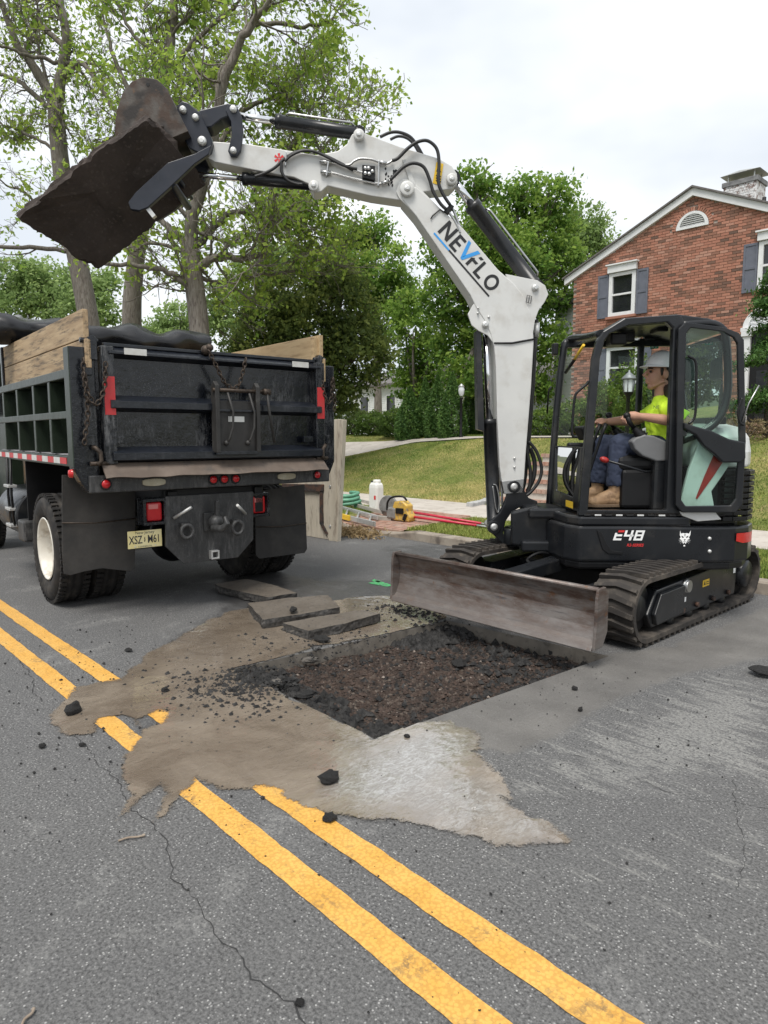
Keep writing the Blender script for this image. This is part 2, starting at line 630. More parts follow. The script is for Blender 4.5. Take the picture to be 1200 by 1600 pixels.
DUST = gpoly([(770, 1190), (870, 1150), (1060, 1060), (1260, 1030), (1260, 1250), (1050, 1235), (900, 1260), (800, 1230)])
DUST2 = gpoly([(560, 1330), (900, 1260), (1300, 1180), (1400, 1500), (900, 1560), (700, 1450)])
WET = gpoly([(300, 905), (420, 890), (520, 900), (640, 900), (700, 960), (480, 1000), (360, 1045), (200, 1070), (240, 1000), (320, 950)])
WET2 = gpoly([(560, 850), (720, 838), (900, 880), (1000, 920), (800, 930), (640, 900), (560, 870)])
soft = lambda P, w_: sstep(polydist(WX, WY, P) / w_ * 0.5 + 0.5)
gut = sstep((WY - 6.1) / 1.0) * sstep((WX + 9) / 2) * 0.25
road = gridmesh('road', WX, WY, np.zeros_like(WX), M['asphalt'], None, keep,
                {'dust': ('POINT', np.maximum(soft(DUST, 0.7) * 0.74, soft(DUST2, 1.0) * 0.47)), 'damp': ('POINT', soft(DAMP, 0.25)), 'wet': ('POINT', np.maximum(np.maximum(np.maximum(soft(WET, 0.4) * 0.6, soft(WET2, 0.6) * 0.5), gut), sstep((polydist(WX, WY, MUD) + 0.16) / 0.22) * 0.5))})
tag(place(road, RD), kind='structure')


def hole_pt(a, b):
    """a along x 0..1, b across 0..1"""
    p = [0, 0]
    for (i, j), q in HOLE.items():
        w_ = (a if i else 1 - a) * (b if j else 1 - b)
        p[0] += q[0] * w_
        p[1] += q[1] * w_
    return p


# --- cut asphalt faces round the pit
M['cut_asphalt'] = mat('cut_asphalt', (0.14, 0.125, 0.105), 0.6, 0, (0.19, 0.17, 0.145), 9, dirt=(0.06, 0.055, 0.05), ds=14, dlo=0.56, dhi=0.7, bump=0.4, bs=70)
wb = MB()
cor = [(0, 0), (1, 0), (1, 1), (0, 1)]
for k in range(4):
    (a0, b0), (a1, b1) = cor[k], cor[(k + 1) % 4]
    N = 40
    pr = None
    for i in range(N + 1):
        q = hole_pt(a0 + (a1 - a0) * i / N, b0 + (b1 - b0) * i / N)
        j = 0.004 * math.sin(i * 2.3 + k)
        cur = [(q[0], q[1], 0.0), (q[0] + j, q[1] + j, -0.06), (q[0] - j, q[1] + j, -0.26)]
        if pr:
            for z_ in range(2):
                wb.add([pr[z_], cur[z_], cur[z_ + 1], pr[z_ + 1]], [(0, 1, 2, 3)], True)
        pr = cur
tag(place(wb.build('pit_wall', M['cut_asphalt']), RD), kind='structure')

# --- dug soil
t = NT('dug_soil')
c = t.mix(t.ramp(t.noise(3.2, 6, 0.65), 0.38, 0.62), (0.014, 0.0125, 0.0115), (0.046, 0.030, 0.022))
c = t.mix(t.ramp(t.noise(26, 6, 0.7), 0.45, 0.62), c, (0.075, 0.050, 0.037))
vv = t.n('TexVoronoi', Scale=48.0)
t.l(t.tc.outputs['Object'], vv.inputs['Vector'])
c = t.mix(t.ramp(vv.outputs['Color'], 0.62, 0.9), c, (0.13, 0.105, 0.085))
c = t.mix(t.ramp(t.noise(2.0, 5, 0.6), 0.56, 0.72), c, (0.014, 0.0135, 0.013))
t.bump(t.math('ADD', t.noise(42, 6, 0.75), t.math('MULTIPLY', vv.outputs['Distance'], -0.8)), 0.9, 0.02)
M['soil'] = t.set(c, 0.72, 0, 0.35)
a_ = np.linspace(-0.02, 1.02, 150)
b_ = np.linspace(-0.02, 1.02, 200)
A, B = np.meshgrid(a_, b_)
SX = sum((A if i else 1 - A) * (B if j else 1 - B) * q[0] for (i, j), q in HOLE.items())
SY = sum((A if i else 1 - A) * (B if j else 1 - B) * q[1] for (i, j), q in HOLE.items())


def soil_z(a, b, x, y):
    z = -0.105 + 0.028 * vnoise(x, y, 1.7, 3, 5) + 0.022 * vnoise(x, y, 9, 4, 4) + 0.010 * np.abs(vnoise(x, y, 32, 5, 3))
    z = z + 0.055 * np.exp(-(b / 0.10) ** 2) * (0.7 + 0.5 * vnoise(x, y, 4, 8)) + 0.05 * np.exp(-((1 - a) / 0.09) ** 2) * (0.6 + 0.5 * vnoise(x, y, 3, 9))
    z = z + 0.05 * np.exp(-((a / 0.12) ** 2 + ((b - 0.95) / 0.2) ** 2))
    return np.minimum(z, 0.012 * vnoise(x, y, 20, 2) - 0.012)


soil = gridmesh('dug_soil', SX, SY, soil_z(A, B, SX, SY), M['soil'])
tag(place(soil, RD), kind='stuff')

# --- yellow double line
t = NT('road_paint_yellow')
c = t.mix(t.ramp(t.noise(6, 5), 0.3, 0.7), (0.62, 0.325, 0.06), (0.70, 0.41, 0.105))
wear = t.ramp(t.noise(70, 6, 0.8), 0.60, 0.68)
wear2 = t.math('MULTIPLY', t.ramp(t.noise(5, 6, 0.7), 0.54, 0.68), t.ramp(t.noise(45, 5, 0.75), 0.45, 0.55))
vy = t.n('TexVoronoi', Scale=75.0)
t.l(t.tc.outputs['Object'], vy.inputs['Vector'])
c = t.mix(t.math('MULTIPLY', t.ramp(vy.outputs['Distance'], 0.42, 0.6), 0.35), c, (0.30, 0.15, 0.03))
c = t.mix(t.math('MAXIMUM', t.math('MULTIPLY', wear, 0.75), t.math('MULTIPLY', wear2, 0.7)), c, (0.085, 0.075, 0.06))
t.bump(t.noise(85, 5, 0.75), 0.45, 0.005)
M['yellow_line'] = t.set(c, 0.62, 0, 0.4)
for y0 in (1.295, 1.558):
    n = 900
    X = np.concatenate([np.linspace(6, -9, n), np.linspace(-9.3, -90, 60)])
    e0 = y0 - 0.0115 * (X + 0.74) + 0.0035 * vnoise(X, X * 0, 11, int(y0 * 100), 3)
    e1 = y0 + 0.117 - 0.0115 * (X + 0.74) + 0.0035 * vnoise(X, X * 0 + 3, 11, int(y0 * 100) + 1, 3)
    XX = np.stack([X, X])
    YY = np.stack([e0, e1])
    keepy = np.ones((1, len(X) - 1), bool)
    o = gridmesh('road_marking', XX, YY, np.full_like(XX, 0.004), M['yellow_line'], None, keepy[..., :] if False else None)
    tag(place(o, RD), kind='structure')

# --- mud slurry: a thin uneven layer that thins out over the road
t = NT('mud_slurry')
c = t.mix(t.ramp(t.noise(2.6, 7, 0.68, dist=0.8), 0.36, 0.64), (0.165, 0.130, 0.097), (0.265, 0.218, 0.168))
mk = t.ramp(t.math('ADD', t.attr('milk_sheen'), t.math('MULTIPLY', t.math('SUBTRACT', t.noise(3.2, 6, 0.6, sc3=(1.2, 0.7, 1)), 0.5), 1.2)), 0.38, 0.85)  # milky slurry zone; sky sheen on the water film is painted in too
foam_glint = t.ramp(t.noise(42, 5, 0.7, dist=1.2, sc3=(1.0, 0.5, 1)), 0.42, 0.66)  # pale ripple streaks in the colour, standing in for sky glints
c = t.mix(t.math('MULTIPLY', mk, 0.9), c, t.mix(foam_glint, (0.20, 0.18, 0.155), (0.40, 0.395, 0.38)))
c = t.mix(t.ramp(t.noise(120, 3, 0.7), 0.66, 0.72), c, (0.03, 0.028, 0.026))
c = t.mix(t.math('MULTIPLY', t.ramp(t.math('ADD', t.attr('rim'), t.math('MULTIPLY', t.math('SUBTRACT', t.noise(6, 6, 0.7), 0.5), 2.2)), 0.72, 0.95), 0.6), c, (0.33, 0.31, 0.28))
rg = t.n('MapRange')
rg.inputs[3].default_value, rg.inputs[4].default_value = 0.30, 0.10
t.l(t.math('MULTIPLY', t.ramp(t.noise(2.2, 4), 0.35, 0.6), t.math('ADD', t.math('MULTIPLY', mk, 0.6), 0.4)), rg.inputs[0])
t.bump(t.math('ADD', t.noise(30, 3, 0.55, dist=1.2, sc3=(1, 0.5, 1)), t.math('MULTIPLY', t.noise(110, 3, 0.6), 0.3)), 0.42, 0.012)
M['mud'] = t.set(c, rg.outputs[0], 0, 0.6)
t.p.inputs['Coat Weight'].default_value = 1.0
t.p.inputs['Coat Roughness'].default_value = 0.035
t.p.inputs['Coat IOR'].default_value = 2.1
cb = t.n('Bump', Strength=0.16, Distance=0.01)
t.l(t.noise(24, 3, 0.55, dist=1.0, sc3=(1, 0.5, 1)), cb.inputs['Height'])
t.l(cb.outputs[0], t.p.inputs['Coat Normal'])
al = t.math('ADD', t.math('MULTIPLY', t.attr('edge'), 14.0), t.math('ADD', t.math('MULTIPLY', t.math('SUBTRACT', t.noise(11, 6, 0.7), 0.5), 0.9), t.math('MULTIPLY', t.math('SUBTRACT', t.noise(75, 5, 0.75), 0.5), 1.5)))
tp = t.n('BsdfTransparent')
mxs = t.n('MixShader')
t.l(t.math('MULTIPLY', t.ramp(al, -0.30, 0.20), t.ramp(t.math('ADD', t.math('MULTIPLY', t.attr('edge'), 3.0), t.noise(3.4, 6, 0.7)), 0.32, 0.55, (0.5, 0.5, 0.5), (1, 1, 1))), mxs.inputs[0])
t.l(tp.outputs[0], mxs.inputs[1])
t.l(t.p.outputs[0], mxs.inputs[2])
t.l(mxs.outputs[0], t.out.inputs['Surface'])
P = np.array(MUD)
x0, x1, y0, y1 = P[:, 0].min() - .25, P[:, 0].max() + .25, P[:, 1].min() - .25, P[:, 1].max() + .25
mx, my = np.meshgrid(np.arange(x0, x1, 0.014), np.arange(y0, y1, 0.014))
fd = polydist(mx, my, MUD) + 0.035 * vnoise(mx, my, 6, 21, 5)
hp = np.array([hole_pt(0, 0), hole_pt(1, 0), hole_pt(1, 1), hole_pt(0, 1)])
fh = polydist(mx, my, hp)
isl = polydist(mx, my, gpoly([(212, 1126), (246, 1112), (266, 1116), (248, 1134), (222, 1140)])) + 0.02 * vnoise(mx, my, 9, 31, 4)
fd = np.minimum(fd, -isl * 0.8 + 0.0)
fd = fd - 0.05 * sstep((vnoise(mx, my, 2.6, 40, 5) - 0.55) / 0.3) * (polydist(mx, my, MILK_SHEEN) < 0.1)
mz = 0.0066 + np.clip(fd * 0.02, -0.0012, 0.002) + 0.0010 * vnoise(mx, my, 14, 22, 3) * (fd > 0.02)
ok = (fd > -0.19) & (fh < 0.004)
kq = ok[:-1, :-1] & ok[1:, :-1] & ok[:-1, 1:] & ok[1:, 1:]
mud = gridmesh('mud', mx, my, mz, M['mud'], None, kq,
               {'milk_sheen': ('POINT', sstep(polydist(mx, my, MILK_SHEEN) / 0.5 * 0.5 + 0.45)), 'edge': ('POINT', np.clip(fd, -0.25, 0.3)), 'rim': ('POINT', np.exp(-(np.clip(fd, 0, 1) / 0.014) ** 2) * 0.85)})
tag(place(mud, RD), kind='stuff')

# --- cracks in the old surface
M['crack'] = mat('crack_shadow', (0.026, 0.026, 0.026), 0.95)


def crack(pts, w0=0.004, seed=0):
    r_ = random.Random(seed)
    q = [Vector(ground(*p)) for p in pts]
    line = []
    for a, b in zip(q, q[1:]):
        n = max(2, int((b - a).length / 0.025))
        for i in range(n): line.append(a.lerp(b, i / n))
    line.append(q[-1])
    vs, fs = [], []
    off = Vector((0, 0, 0))
    for i, p in enumerate(line):
        d = (line[min(i + 1, len(line) - 1)] - line[max(0, i - 1)]).normalized()
        nn = Vector((-d.y, d.x, 0))
        off = off * 0.8 + nn * r_.uniform(-0.012, 0.012)
        w_ = w0 * r_.uniform(0.15, 1.5)
        vs += [p + off - nn * w_ + Vector((0, 0, 0.0015)), p + off + nn * w_ + Vector((0, 0, 0.0015))]
    for i in range(len(line) - 1): fs.append((2 * i, 2 * i + 1, 2 * i + 3, 2 * i + 2))
    o = MB().add(vs, fs).build('road_crack', M['crack'])
    tag(o, kind='structure')


crack([(118, 1150), (165, 1200), (205, 1262), (238, 1292), (265, 1345), (275, 1378), (315, 1410), (350, 1462), (392, 1492), (402, 1525), (462, 1562), (480, 1600)], 0.0024, 1)
crack([(8, 1000), (45, 1060), (70, 1095)], 0.003, 2)
crack([(1150, 1215), (1145, 1290), (1165, 1330), (1152, 1390)], 0.0014, 4)
crack([(895, 1180), (960, 1200), (1060, 1245), (1200, 1260)], 0.0010, 5)

# --- kerb of long stones, with a dropped length at the brick apron
M['kerb'] = mat('kerb_concrete', (0.24, 0.20, 0.16), 0.85, 0, (0.33, 0.29, 0.24), 3, dirt=(0.12, 0.10, 0.085), ds=5, dlo=0.48, dhi=0.7, bump=0.35, bs=45)
kerb = place(tag(bpy.data.objects.new('kerb', None), kind='structure'), RD)
COL.objects.link(kerb)


def kerb_h(x):
    return 0.13 - 0.085 * float(sstep((-7.2 - x) / 0.6) * sstep((x + 9.4) / 0.6))


kx = -40.0
while kx < 12:
    ln = 2.0
    b = MB()
    n = 5
    pr = []
    for i in range(n + 1):
        x = kx + 0.006 + (ln - 0.012) * i / n
        h_ = kerb_h(x) + random.uniform(-.002, .002)
        pr.append([(x, 7.40, -0.1), (x, 7.415, h_ - 0.02), (x, 7.435, h_), (x, 7.575, h_ + 0.004), (x, 7.58, -0.1)])
    vs = [p for r_ in pr for p in r_]
    fs = [(i * 5 + k, i * 5 + k + 1, i * 5 + k + 6, i * 5 + k + 5) for i in range(n) for k in range(4)]
    fs += [(4, 3, 2, 1, 0), tuple(n * 5 + k for k in range(5))]
    b.add(vs, fs)
    b.build('kerb_stone', M['kerb'], kerb)
    kx += ln

# --- terrain beyond the kerb
ZX = [-60, -30, -22, -18.1, -14.6, -12, -9, 40]
ZV = [0.4, 0.45, 0.6, 0.8, 1.36, 1.5, 1.52, 1.5]


def ter_z(x, y):
    x = np.asarray(x, float)
    y = np.asarray(y, float)
    zc = np.interp(x, ZX, ZV)
    s_ = sstep((y - 10.95) / 4.2)
    s_ = 0.35 * np.clip((y - 10.95) / 4.2, 0, 1) + 0.65 * s_
    z = np.where(y < 7.58, 0.11, 0.125 + 0.06 * np.clip((y - 7.58) / 3.3, 0, 1))
    z = z + (zc - 0.185) * s_
    return z + np.clip(1.57 - zc, 0, 1) * sstep((y - 14.9) / 3.4) * np.clip((x + 34) / 10, 0, 1)


t = NT('lawn_soil')
c = t.mix(t.ramp(t.noise(0.55, 6, 0.65, sc3=(1, 1.7, 1)), 0.36, 0.62), (0.15, 0.185, 0.045), (0.40, 0.33, 0.13))
c = t.mix(t.ramp(t.noise(1.3, 5, 0.65), 0.58, 0.72), c, (0.33, 0.25, 0.13))
c = t.mix(t.ramp(t.noise(24, 5, 0.7), 0.42, 0.66), c, (0.075, 0.105, 0.022))
t.bump(t.noise(55, 5, 0.7), 0.8, 0.04)
M['lawn'] = t.set(c, 0.95, 0, 0.2)
tx, ty = np.meshgrid(np.concatenate([np.linspace(-90, -22, 35)[:-1], np.linspace(-22, 6, 180), np.linspace(6, 60, 20)[1:]]), np.concatenate([np.linspace(10.9, 18, 60), np.linspace(18.4, 120, 40)]))
lawn = gridmesh('lawn', tx, ty, ter_z(tx, ty) + 0.012 * vnoise(tx, ty, 1.2, 50), M['lawn'])
tag(place(lawn, RD), kind='structure')
vx_, vy_ = np.meshgrid(np.linspace(-60, 30, 900), np.linspace(7.57, 9.36, 14))
verge = gridmesh('verge', vx_, vy_, ter_z(vx_, vy_) - 0.004 + 0.006 * vnoise(vx_, vy_, 2, 51) - 0.25 * ((vx_ > -9.42) & (vx_ < -7.55)), M['lawn'])
tag(place(verge, RD), kind='structure')

# grass blades
t = NT('grass_blade')
tone = t.attr('tone')
gr = t.n('ValToRGB')
e = gr.color_ramp.elements
e[0].position, e[0].color = 0.0, (0.10, 0.165, 0.03, 1)
e[1].position, e[1].color = 0.5, (0.25, 0.29, 0.065, 1)
q = gr.color_ramp.elements.new(1.0)
q.color = (0.56, 0.45, 0.20, 1)
t.l(tone, gr.inputs[0])
M['grass'] = t.set(gr.outputs[0], 0.7, 0, 0.25)


def grass(name, n, xr, yr, hgt, dry, bare=None):
    x = rng.uniform(*xr, n)
    y = rng.uniform(*yr, n)
    if bare is not None:
        k = bare(x, y)
        x, y = x[k], y[k]
        n = len(x)
    z = ter_z(x, y) - 0.01
    h_ = hgt * rng.uniform(0.5, 1.25, n)
    a = rng.uniform(0, 6.283, n)
    w_ = 0.006 * rng.uniform(0.7, 1.6, n)
    lx, ly = rng.normal(0, 0.45, n) * h_, rng.normal(0, 0.45, n) * h_
    v = np.empty((n, 3, 3))
    v[:, 0] = np.stack([x - np.cos(a) * w_, y - np.sin(a) * w_, z], -1)
    v[:, 1] = np.stack([x + np.cos(a) * w_, y + np.sin(a) * w_, z], -1)
    v[:, 2] = np.stack([x + lx, y + ly, z + h_], -1)
    tn = np.clip((0.32 if dry < 0.9 else 0.44) + dry * (0.5 * vnoise(x, y * 1.7, 0.55, 60, 4) + 0.25 * vnoise(x, y, 2.5, 61, 3)) + rng.normal(0, 0.14, n), 0, 1)
    o = npmesh(name, v.reshape(-1, 3), np.arange(3 * n).reshape(-1, 3), 3, M['grass'], None, {'tone': ('POINT', np.repeat(tn, 3))})
    return tag(place(o, RD), kind='stuff')


path_keep = lambda x, y: ~((y > 15.05) & (y < 17.3) & (x < -9.0))
grass('lawn_grass', 150000, (-24, -1.0), (10.95, 16.0), 0.05, 1.1, path_keep)
grass('verge_grass', 70000, (-7.5, 0.5), (7.6, 9.3), 0.055, 0.35)
grass('verge_grass', 30000, (-24, -9.6), (7.6, 9.3), 0.06, 0.35)
grass('far_lawn_grass', 50000, (-32, -4.0), (17.3, 22.0), 0.07, 0.5)

# --- pavement slabs
M['concrete'] = mat('concrete', (0.42, 0.38, 0.335), 0.85, 0, (0.50, 0.46, 0.41), 1.7, dirt=(0.30, 0.26, 0.22), ds=5, dlo=0.52, dhi=0.75, bump=0.15, bs=60)
sw = place(tag(bpy.data.objects.new('sidewalk', None), kind='structure'), RD)
COL.objects.link(sw)
x = -34.0
while x < 10:
    b = MB()
    z0 = 0.02
    zz = lambda y: float(ter_z(0, y)) + 0.012
    d = random.uniform(-.004, .004)
    vs = [(x + .012, 9.36, zz(9.36) + d), (x + 1.488, 9.36, zz(9.36) - d), (x + 1.488, 10.93, zz(10.93)), (x + .012, 10.93, zz(10.93))]
    b.prism(vs, (0, 0, -0.12))
    b.build('concrete_slab', M['concrete'], sw, 0.006)
    x += 1.5
bs_ = MB()
bs_.add([(-90, 9.3, .1), (40, 9.3, .1), (40, 11, .12), (-90, 11, .12)], [(0, 1, 2, 3)])
tag(place(bs_.build('sidewalk_bed', M['soil']), RD), kind='structure')

# --- front path along the top of the slope
px_ = np.linspace(-60, -7.0, 160)
pX, pY = np.meshgrid(px_, np.linspace(0, 1, 8))
lo_ = 15.1 + 0.15 * np.sin(px_ * 0.4)
pYY = lo_[None, :] + 2.1 * pY
path = gridmesh('path', pX, pYY, ter_z(pX, pYY) + 0.035, M['concrete'])
tag(place(path, RD), kind='structure')

# --- brick apron between kerb and pavement, laid brick by brick
M['paver'] = mat('paver_brick', (0.33, 0.17, 0.12), 0.85, 0, (0.42, 0.26, 0.20), 5, dirt=(0.32, 0.26, 0.21), ds=6, dlo=0.44, dhi=0.75, bump=0.2)
ap = MB()
for i, x in enumerate(np.arange(-9.35, -7.6, 0.205)):
    for j, y in enumerate(np.arange(7.62, 9.32, 0.102)):
        xx = x + (0.1 if j % 2 else 0)
        zz_ = 0.055 + 0.11 * (y - 7.6) / 1.75 + random.uniform(-.003, .003)
        ap.box((xx, y, zz_), (0.196, 0.094, 0.06), (random.uniform(-.02, .02), 0.0, random.uniform(-.01, .01)))
apron = place(ap.build('brick_apron', M['paver']), RD)
tag(apron, kind='stuff')
# ------------------------------------------------------------------ lettering helpers
FONTCU = {}


def text_mesh(s, size, depth=0.0, bold=0.0, shear=0.0, spacing=1.0):
    cu = bpy.data.curves.new('lettering', 'FONT')
    cu.body = s
    cu.size = size
    cu.extrude = depth
    cu.offset = bold
    cu.shear = shear
    cu.space_character = spacing
    cu.align_x = 'CENTER'
    cu.align_y = 'CENTER'
    cu.resolution_u = 3
    o = bpy.data.objects.new('lettering', cu)
    COL.objects.link(o)
    bpy.context.view_layer.update()
    me = bpy.data.meshes.new_from_object(o.evaluated_get(bpy.context.evaluated_depsgraph_get()))
    bpy.data.objects.remove(o)
    return me


def letters(name, s, size, m, parent, pos, right, up, **kw):
    """flat printed lettering, reading along right with up as its top"""
    sx = kw.pop('sx', 1.0)
    me = text_mesh(s, size, **kw)
    right, up = Vector(right).normalized(), Vector(up).normalized()
    mt = Matrix((right * sx, up, right.cross(up))).transposed().to_4x4()
    mt.translation = Vector(pos)
    me.transform(mt)
    me.materials.clear()
    return link_mesh(name, me, m, parent)


# ------------------------------------------------------------------ dump truck
def streaky(name, base, dust, amt_lo, amt_hi, rough=0.45):
    t = NT(name)
    a = t.noise(1.6, 7, 0.72, sc3=(2.2, 2.2, 0.9))
    b_ = t.noise(22, 6, 0.78, sc3=(2.2, 2.2, 0.4))
    c_ = t.noise(90, 4, 0.7)
    k = t.math('MULTIPLY', t.ramp(a, amt_lo, amt_hi), t.ramp(b_, 0.44, 0.64))
    k = t.math('ADD', t.math('MULTIPLY', k, 0.8), t.math('MULTIPLY', t.math('MULTIPLY', t.ramp(c_, 0.56, 0.68), t.ramp(t.noise(2.2, 4), 0.4, 0.6)), 0.45))
    c = t.mix(k, base, dust)
    c = t.mix(t.math('MULTIPLY', t.ramp(t.noise(5, 5), 0.3, 0.8), 0.5), c, tuple(x * 1.6 + 0.003 for x in base))
    rr = t.n('MapRange')
    rr.inputs[3].default_value, rr.inputs[4].default_value = rough - 0.12, 0.85
    t.l(k, rr.inputs[0])
    t.bump(t.noise(5, 5, 0.6), 0.25, 0.03)
    return t.set(c, rr.outputs[0], 0, 0.5)


M['truck_body'] = streaky('truck_body', (0.004, 0.0052, 0.008), (0.30, 0.30, 0.30), 0.50, 0.70, 0.34)
M['truck_rib'] = streaky('truck_rib', (0.0065, 0.0085, 0.013), (0.13, 0.13, 0.135), 0.52, 0.80, 0.40)
M['truck_green'] = streaky('truck_green', (0.011, 0.019, 0.010), (0.08, 0.09, 0.07), 0.62, 0.88, 0.5)
M['hitch_paint'] = streaky('hitch_paint', (0.022, 0.0225, 0.023), (0.19, 0.185, 0.18), 0.38, 0.68, 0.6)
M['chute_steel'] = mat('chute_steel', (0.020, 0.019, 0.018), 0.6, 0, (0.036, 0.034, 0.032), 5, dirt=(0.10, 0.097, 0.09), ds=5, dlo=0.56, dhi=0.8)
M['apron_steel'] = mat('apron_steel', (0.10, 0.075, 0.058), 0.6, 0.1, (0.16, 0.125, 0.10), 4, dirt=(0.06, 0.055, 0.05), ds=9, dlo=0.55, dhi=0.75, bump=0.2, bs=60)
M['dusty_ledge'] = mat('dusty_ledge', (0.34, 0.34, 0.35), 0.9, 0, (0.16, 0.16, 0.165), 9, dirt=(0.08, 0.08, 0.085), ds=12, dlo=0.5, dhi=0.7)
M['wood_old'] = mat('wood_old', (0.31, 0.215, 0.125), 0.8, 0, (0.45, 0.33, 0.20), 5, dirt=(0.12, 0.09, 0.06), ds=9, dlo=0.5, dhi=0.66, bump=0.4, bs=22, sc3=(4, 0.35, 4))
M['wood_new'] = mat('wood_new', (0.45, 0.315, 0.17), 0.75, 0, (0.53, 0.39, 0.22), 5, dirt=(0.31, 0.21, 0.11), ds=8, dlo=0.52, dhi=0.68, bump=0.25, bs=20, sc3=(4, 0.35, 4))
M['wood_end'] = mat('wood_end', (0.42, 0.26, 0.13), 0.8, 0, (0.33, 0.20, 0.10), 30)
M['tarp'] = mat('tarp_vinyl', (0.010, 0.010, 0.011), 0.30, 0, (0.016, 0.016, 0.018), 5, bump=0.25, bs=12)
M['flap'] = mat('flap_rubber', (0.020, 0.019, 0.018), 0.7, 0, (0.034, 0.032, 0.030), 3, dirt=(0.075, 0.068, 0.06), ds=2.2, dlo=0.45, dhi=0.8, bump=0.15, bs=60)
M['rim'] = mat('rim_paint', (0.58, 0.55, 0.48), 0.42, 0, (0.68, 0.66, 0.60), 6, dirt=(0.30, 0.24, 0.17), ds=7, dlo=0.52, dhi=0.75)
M['plate_yellow'] = mat('plate_yellow', (0.66, 0.56, 0.24), 0.4, 0, (0.72, 0.65, 0.38), 8)
M['chain'] = mat('chain_steel', (0.040, 0.030, 0.024), 0.6, 0.6, (0.085, 0.065, 0.05), 30, bump=0.2)

truck = empty('dump_truck', TR, 'dark dump truck backed up to the pit, with plank sideboards and a yellow licence plate', 'truck')


def tt(u, v, ax='y', val=0.0): return TR.at(u, v, ax, val)


# side walls (each side mirrored), floor, bulkhead
for sgn in (-1, 1):
    x = sgn * 1.09
    b = MB()
    b.box((x, 1.6, 1.76), (0.02, 3.06, 0.64))
    b.build('side_panel', M['black'], truck)
    b = MB()
    b.bar((sgn * 1.20, 0.11, 2.095), (sgn * 1.20, 3.14, 2.095), 0.14, 0.075)
    b.build('top_rail', M['truck_green'], truck, 0.008)
    b = MB()
    b.bar((sgn * 1.19, 0.11, 1.387), (sgn * 1.19, 3.14, 1.387), 0.16, 0.088)
    b.build('floor_rail', M['truck_green'], truck, 0.006)
    b = MB()
    b.box((sgn * 1.165, 1.6, 1.436), (0.13, 3.0, 0.008))
    b.build('ledge_dust', M['dusty_ledge'], truck)
    for y in (0.70, 1.28, 1.98, 2.66):
        b = MB()
        b.box((sgn * 1.185, y, 1.75), (0.165, 0.07, 0.615))
        b.build('side_rib', M['truck_green'], truck, 0.006)
    b = MB()
    b.box((sgn * 1.245, 1.6, 1.765), (0.05, 3.0, 0.062))
    b.build('side_rib', M['truck_green'], truck, 0.006)
    for i in range(14):
        y0 = 0.22 + i * 0.205
        b = MB()
        b.box((sgn * 1.272, y0 + 0.1, 1.388), (0.003, 0.20, 0.052))
        b.build('reflector_strip', M['reflect_red' if i % 2 == 0 else 'reflect_white'], truck)
    for k in range(2):
        b = MB()
        z0 = 2.135 + k * 0.235
        ze = 0.03 if k == 0 else -0.01
        b.box((sgn * 1.13, 1.55, z0 + 0.115), (0.045, 3.1 + 2 * ze, 0.228))
        b.build('sideboard_plank', M['wood_old' if sgn < 0 else 'wood_new'], truck, 0.005)
    b = MB()
    b.box((sgn * 1.10, 0.06, 2.36), (0.10, 0.05, 0.44))
    if sgn > 0: b.build('board_stake', M['wood_new'], truck, 0.005)
b = MB()
b.box((0, 1.6, 1.40), (2.16, 3.06, 0.06))
b.build('bed_floor', M['truck_body'], truck)
b = MB()
b.box((0, 3.12, 2.0), (2.36, 0.06, 1.2))
b.build('bulkhead', M['truck_body'], truck, 0.01)

# rear corner posts with the sloping foot
for sgn in (-1, 1):
    b = MB()
    pts = [(1.275, 2.30), (1.075, 2.30), (1.075, 1.27), (1.17, 1.13), (1.225, 1.22), (1.275, 1.33)]
    b.prism([(sgn * a, 0.0, c) for a, c in pts], (0, 0.14, 0))
    b.build('corner_post', M['truck_body'] if sgn > 0 else M['truck_body'], truck, 0.01)
    b = MB()
    b.box((sgn * 1.262, 0.075, 1.82), (0.03, 0.146, 0.96))
    b.build('post_side', M['truck_green'], truck, 0.006)
    b = MB()
    pts = [(1.13, 2.20), (1.06, 2.20), (1.06, 2.37), (1.085, 2.40), (1.13, 2.38)]
    b.prism([(sgn * a, -0.03, c) for a, c in pts], (0, 0.10, 0))
    b.cyl((sgn * 1.04, 0.02, 2.355), (sgn * 1.18, 0.02, 2.355), 0.022)
    b.build('hinge_arm', M['truck_body'], truck, 0.006)
    b = MB()                                     # latch hook at the foot
    b.tube([(sgn * 1.13, -0.03, 1.50), (sgn * 1.12, -0.06, 1.50), (sgn * 1.085, -0.07, 1.46), (sgn * 1.08, -0.07, 1.39), (sgn * 1.11, -0.07, 1.36)], 0.018, 8)
    b.cyl((sgn * 1.16, -0.04, 1.37), (sgn * 1.02, -0.04, 1.37), 0.017)
    b.build('latch_hook', M['chain'], truck)
    for z in (1.56, 2.12):
        b = MB()
        b.box((sgn * 1.15, -0.012, z), (0.09, 0.03, 0.085))
        b.build('chain_bracket', M['truck_body'], truck, 0.005)
    for z in (1.56,):
        b = MB()
        b.box((sgn * 0.93, -0.03, z), (0.11, 0.035, 0.06))
        b.build('chain_bracket', M['truck_body'], truck, 0.005)

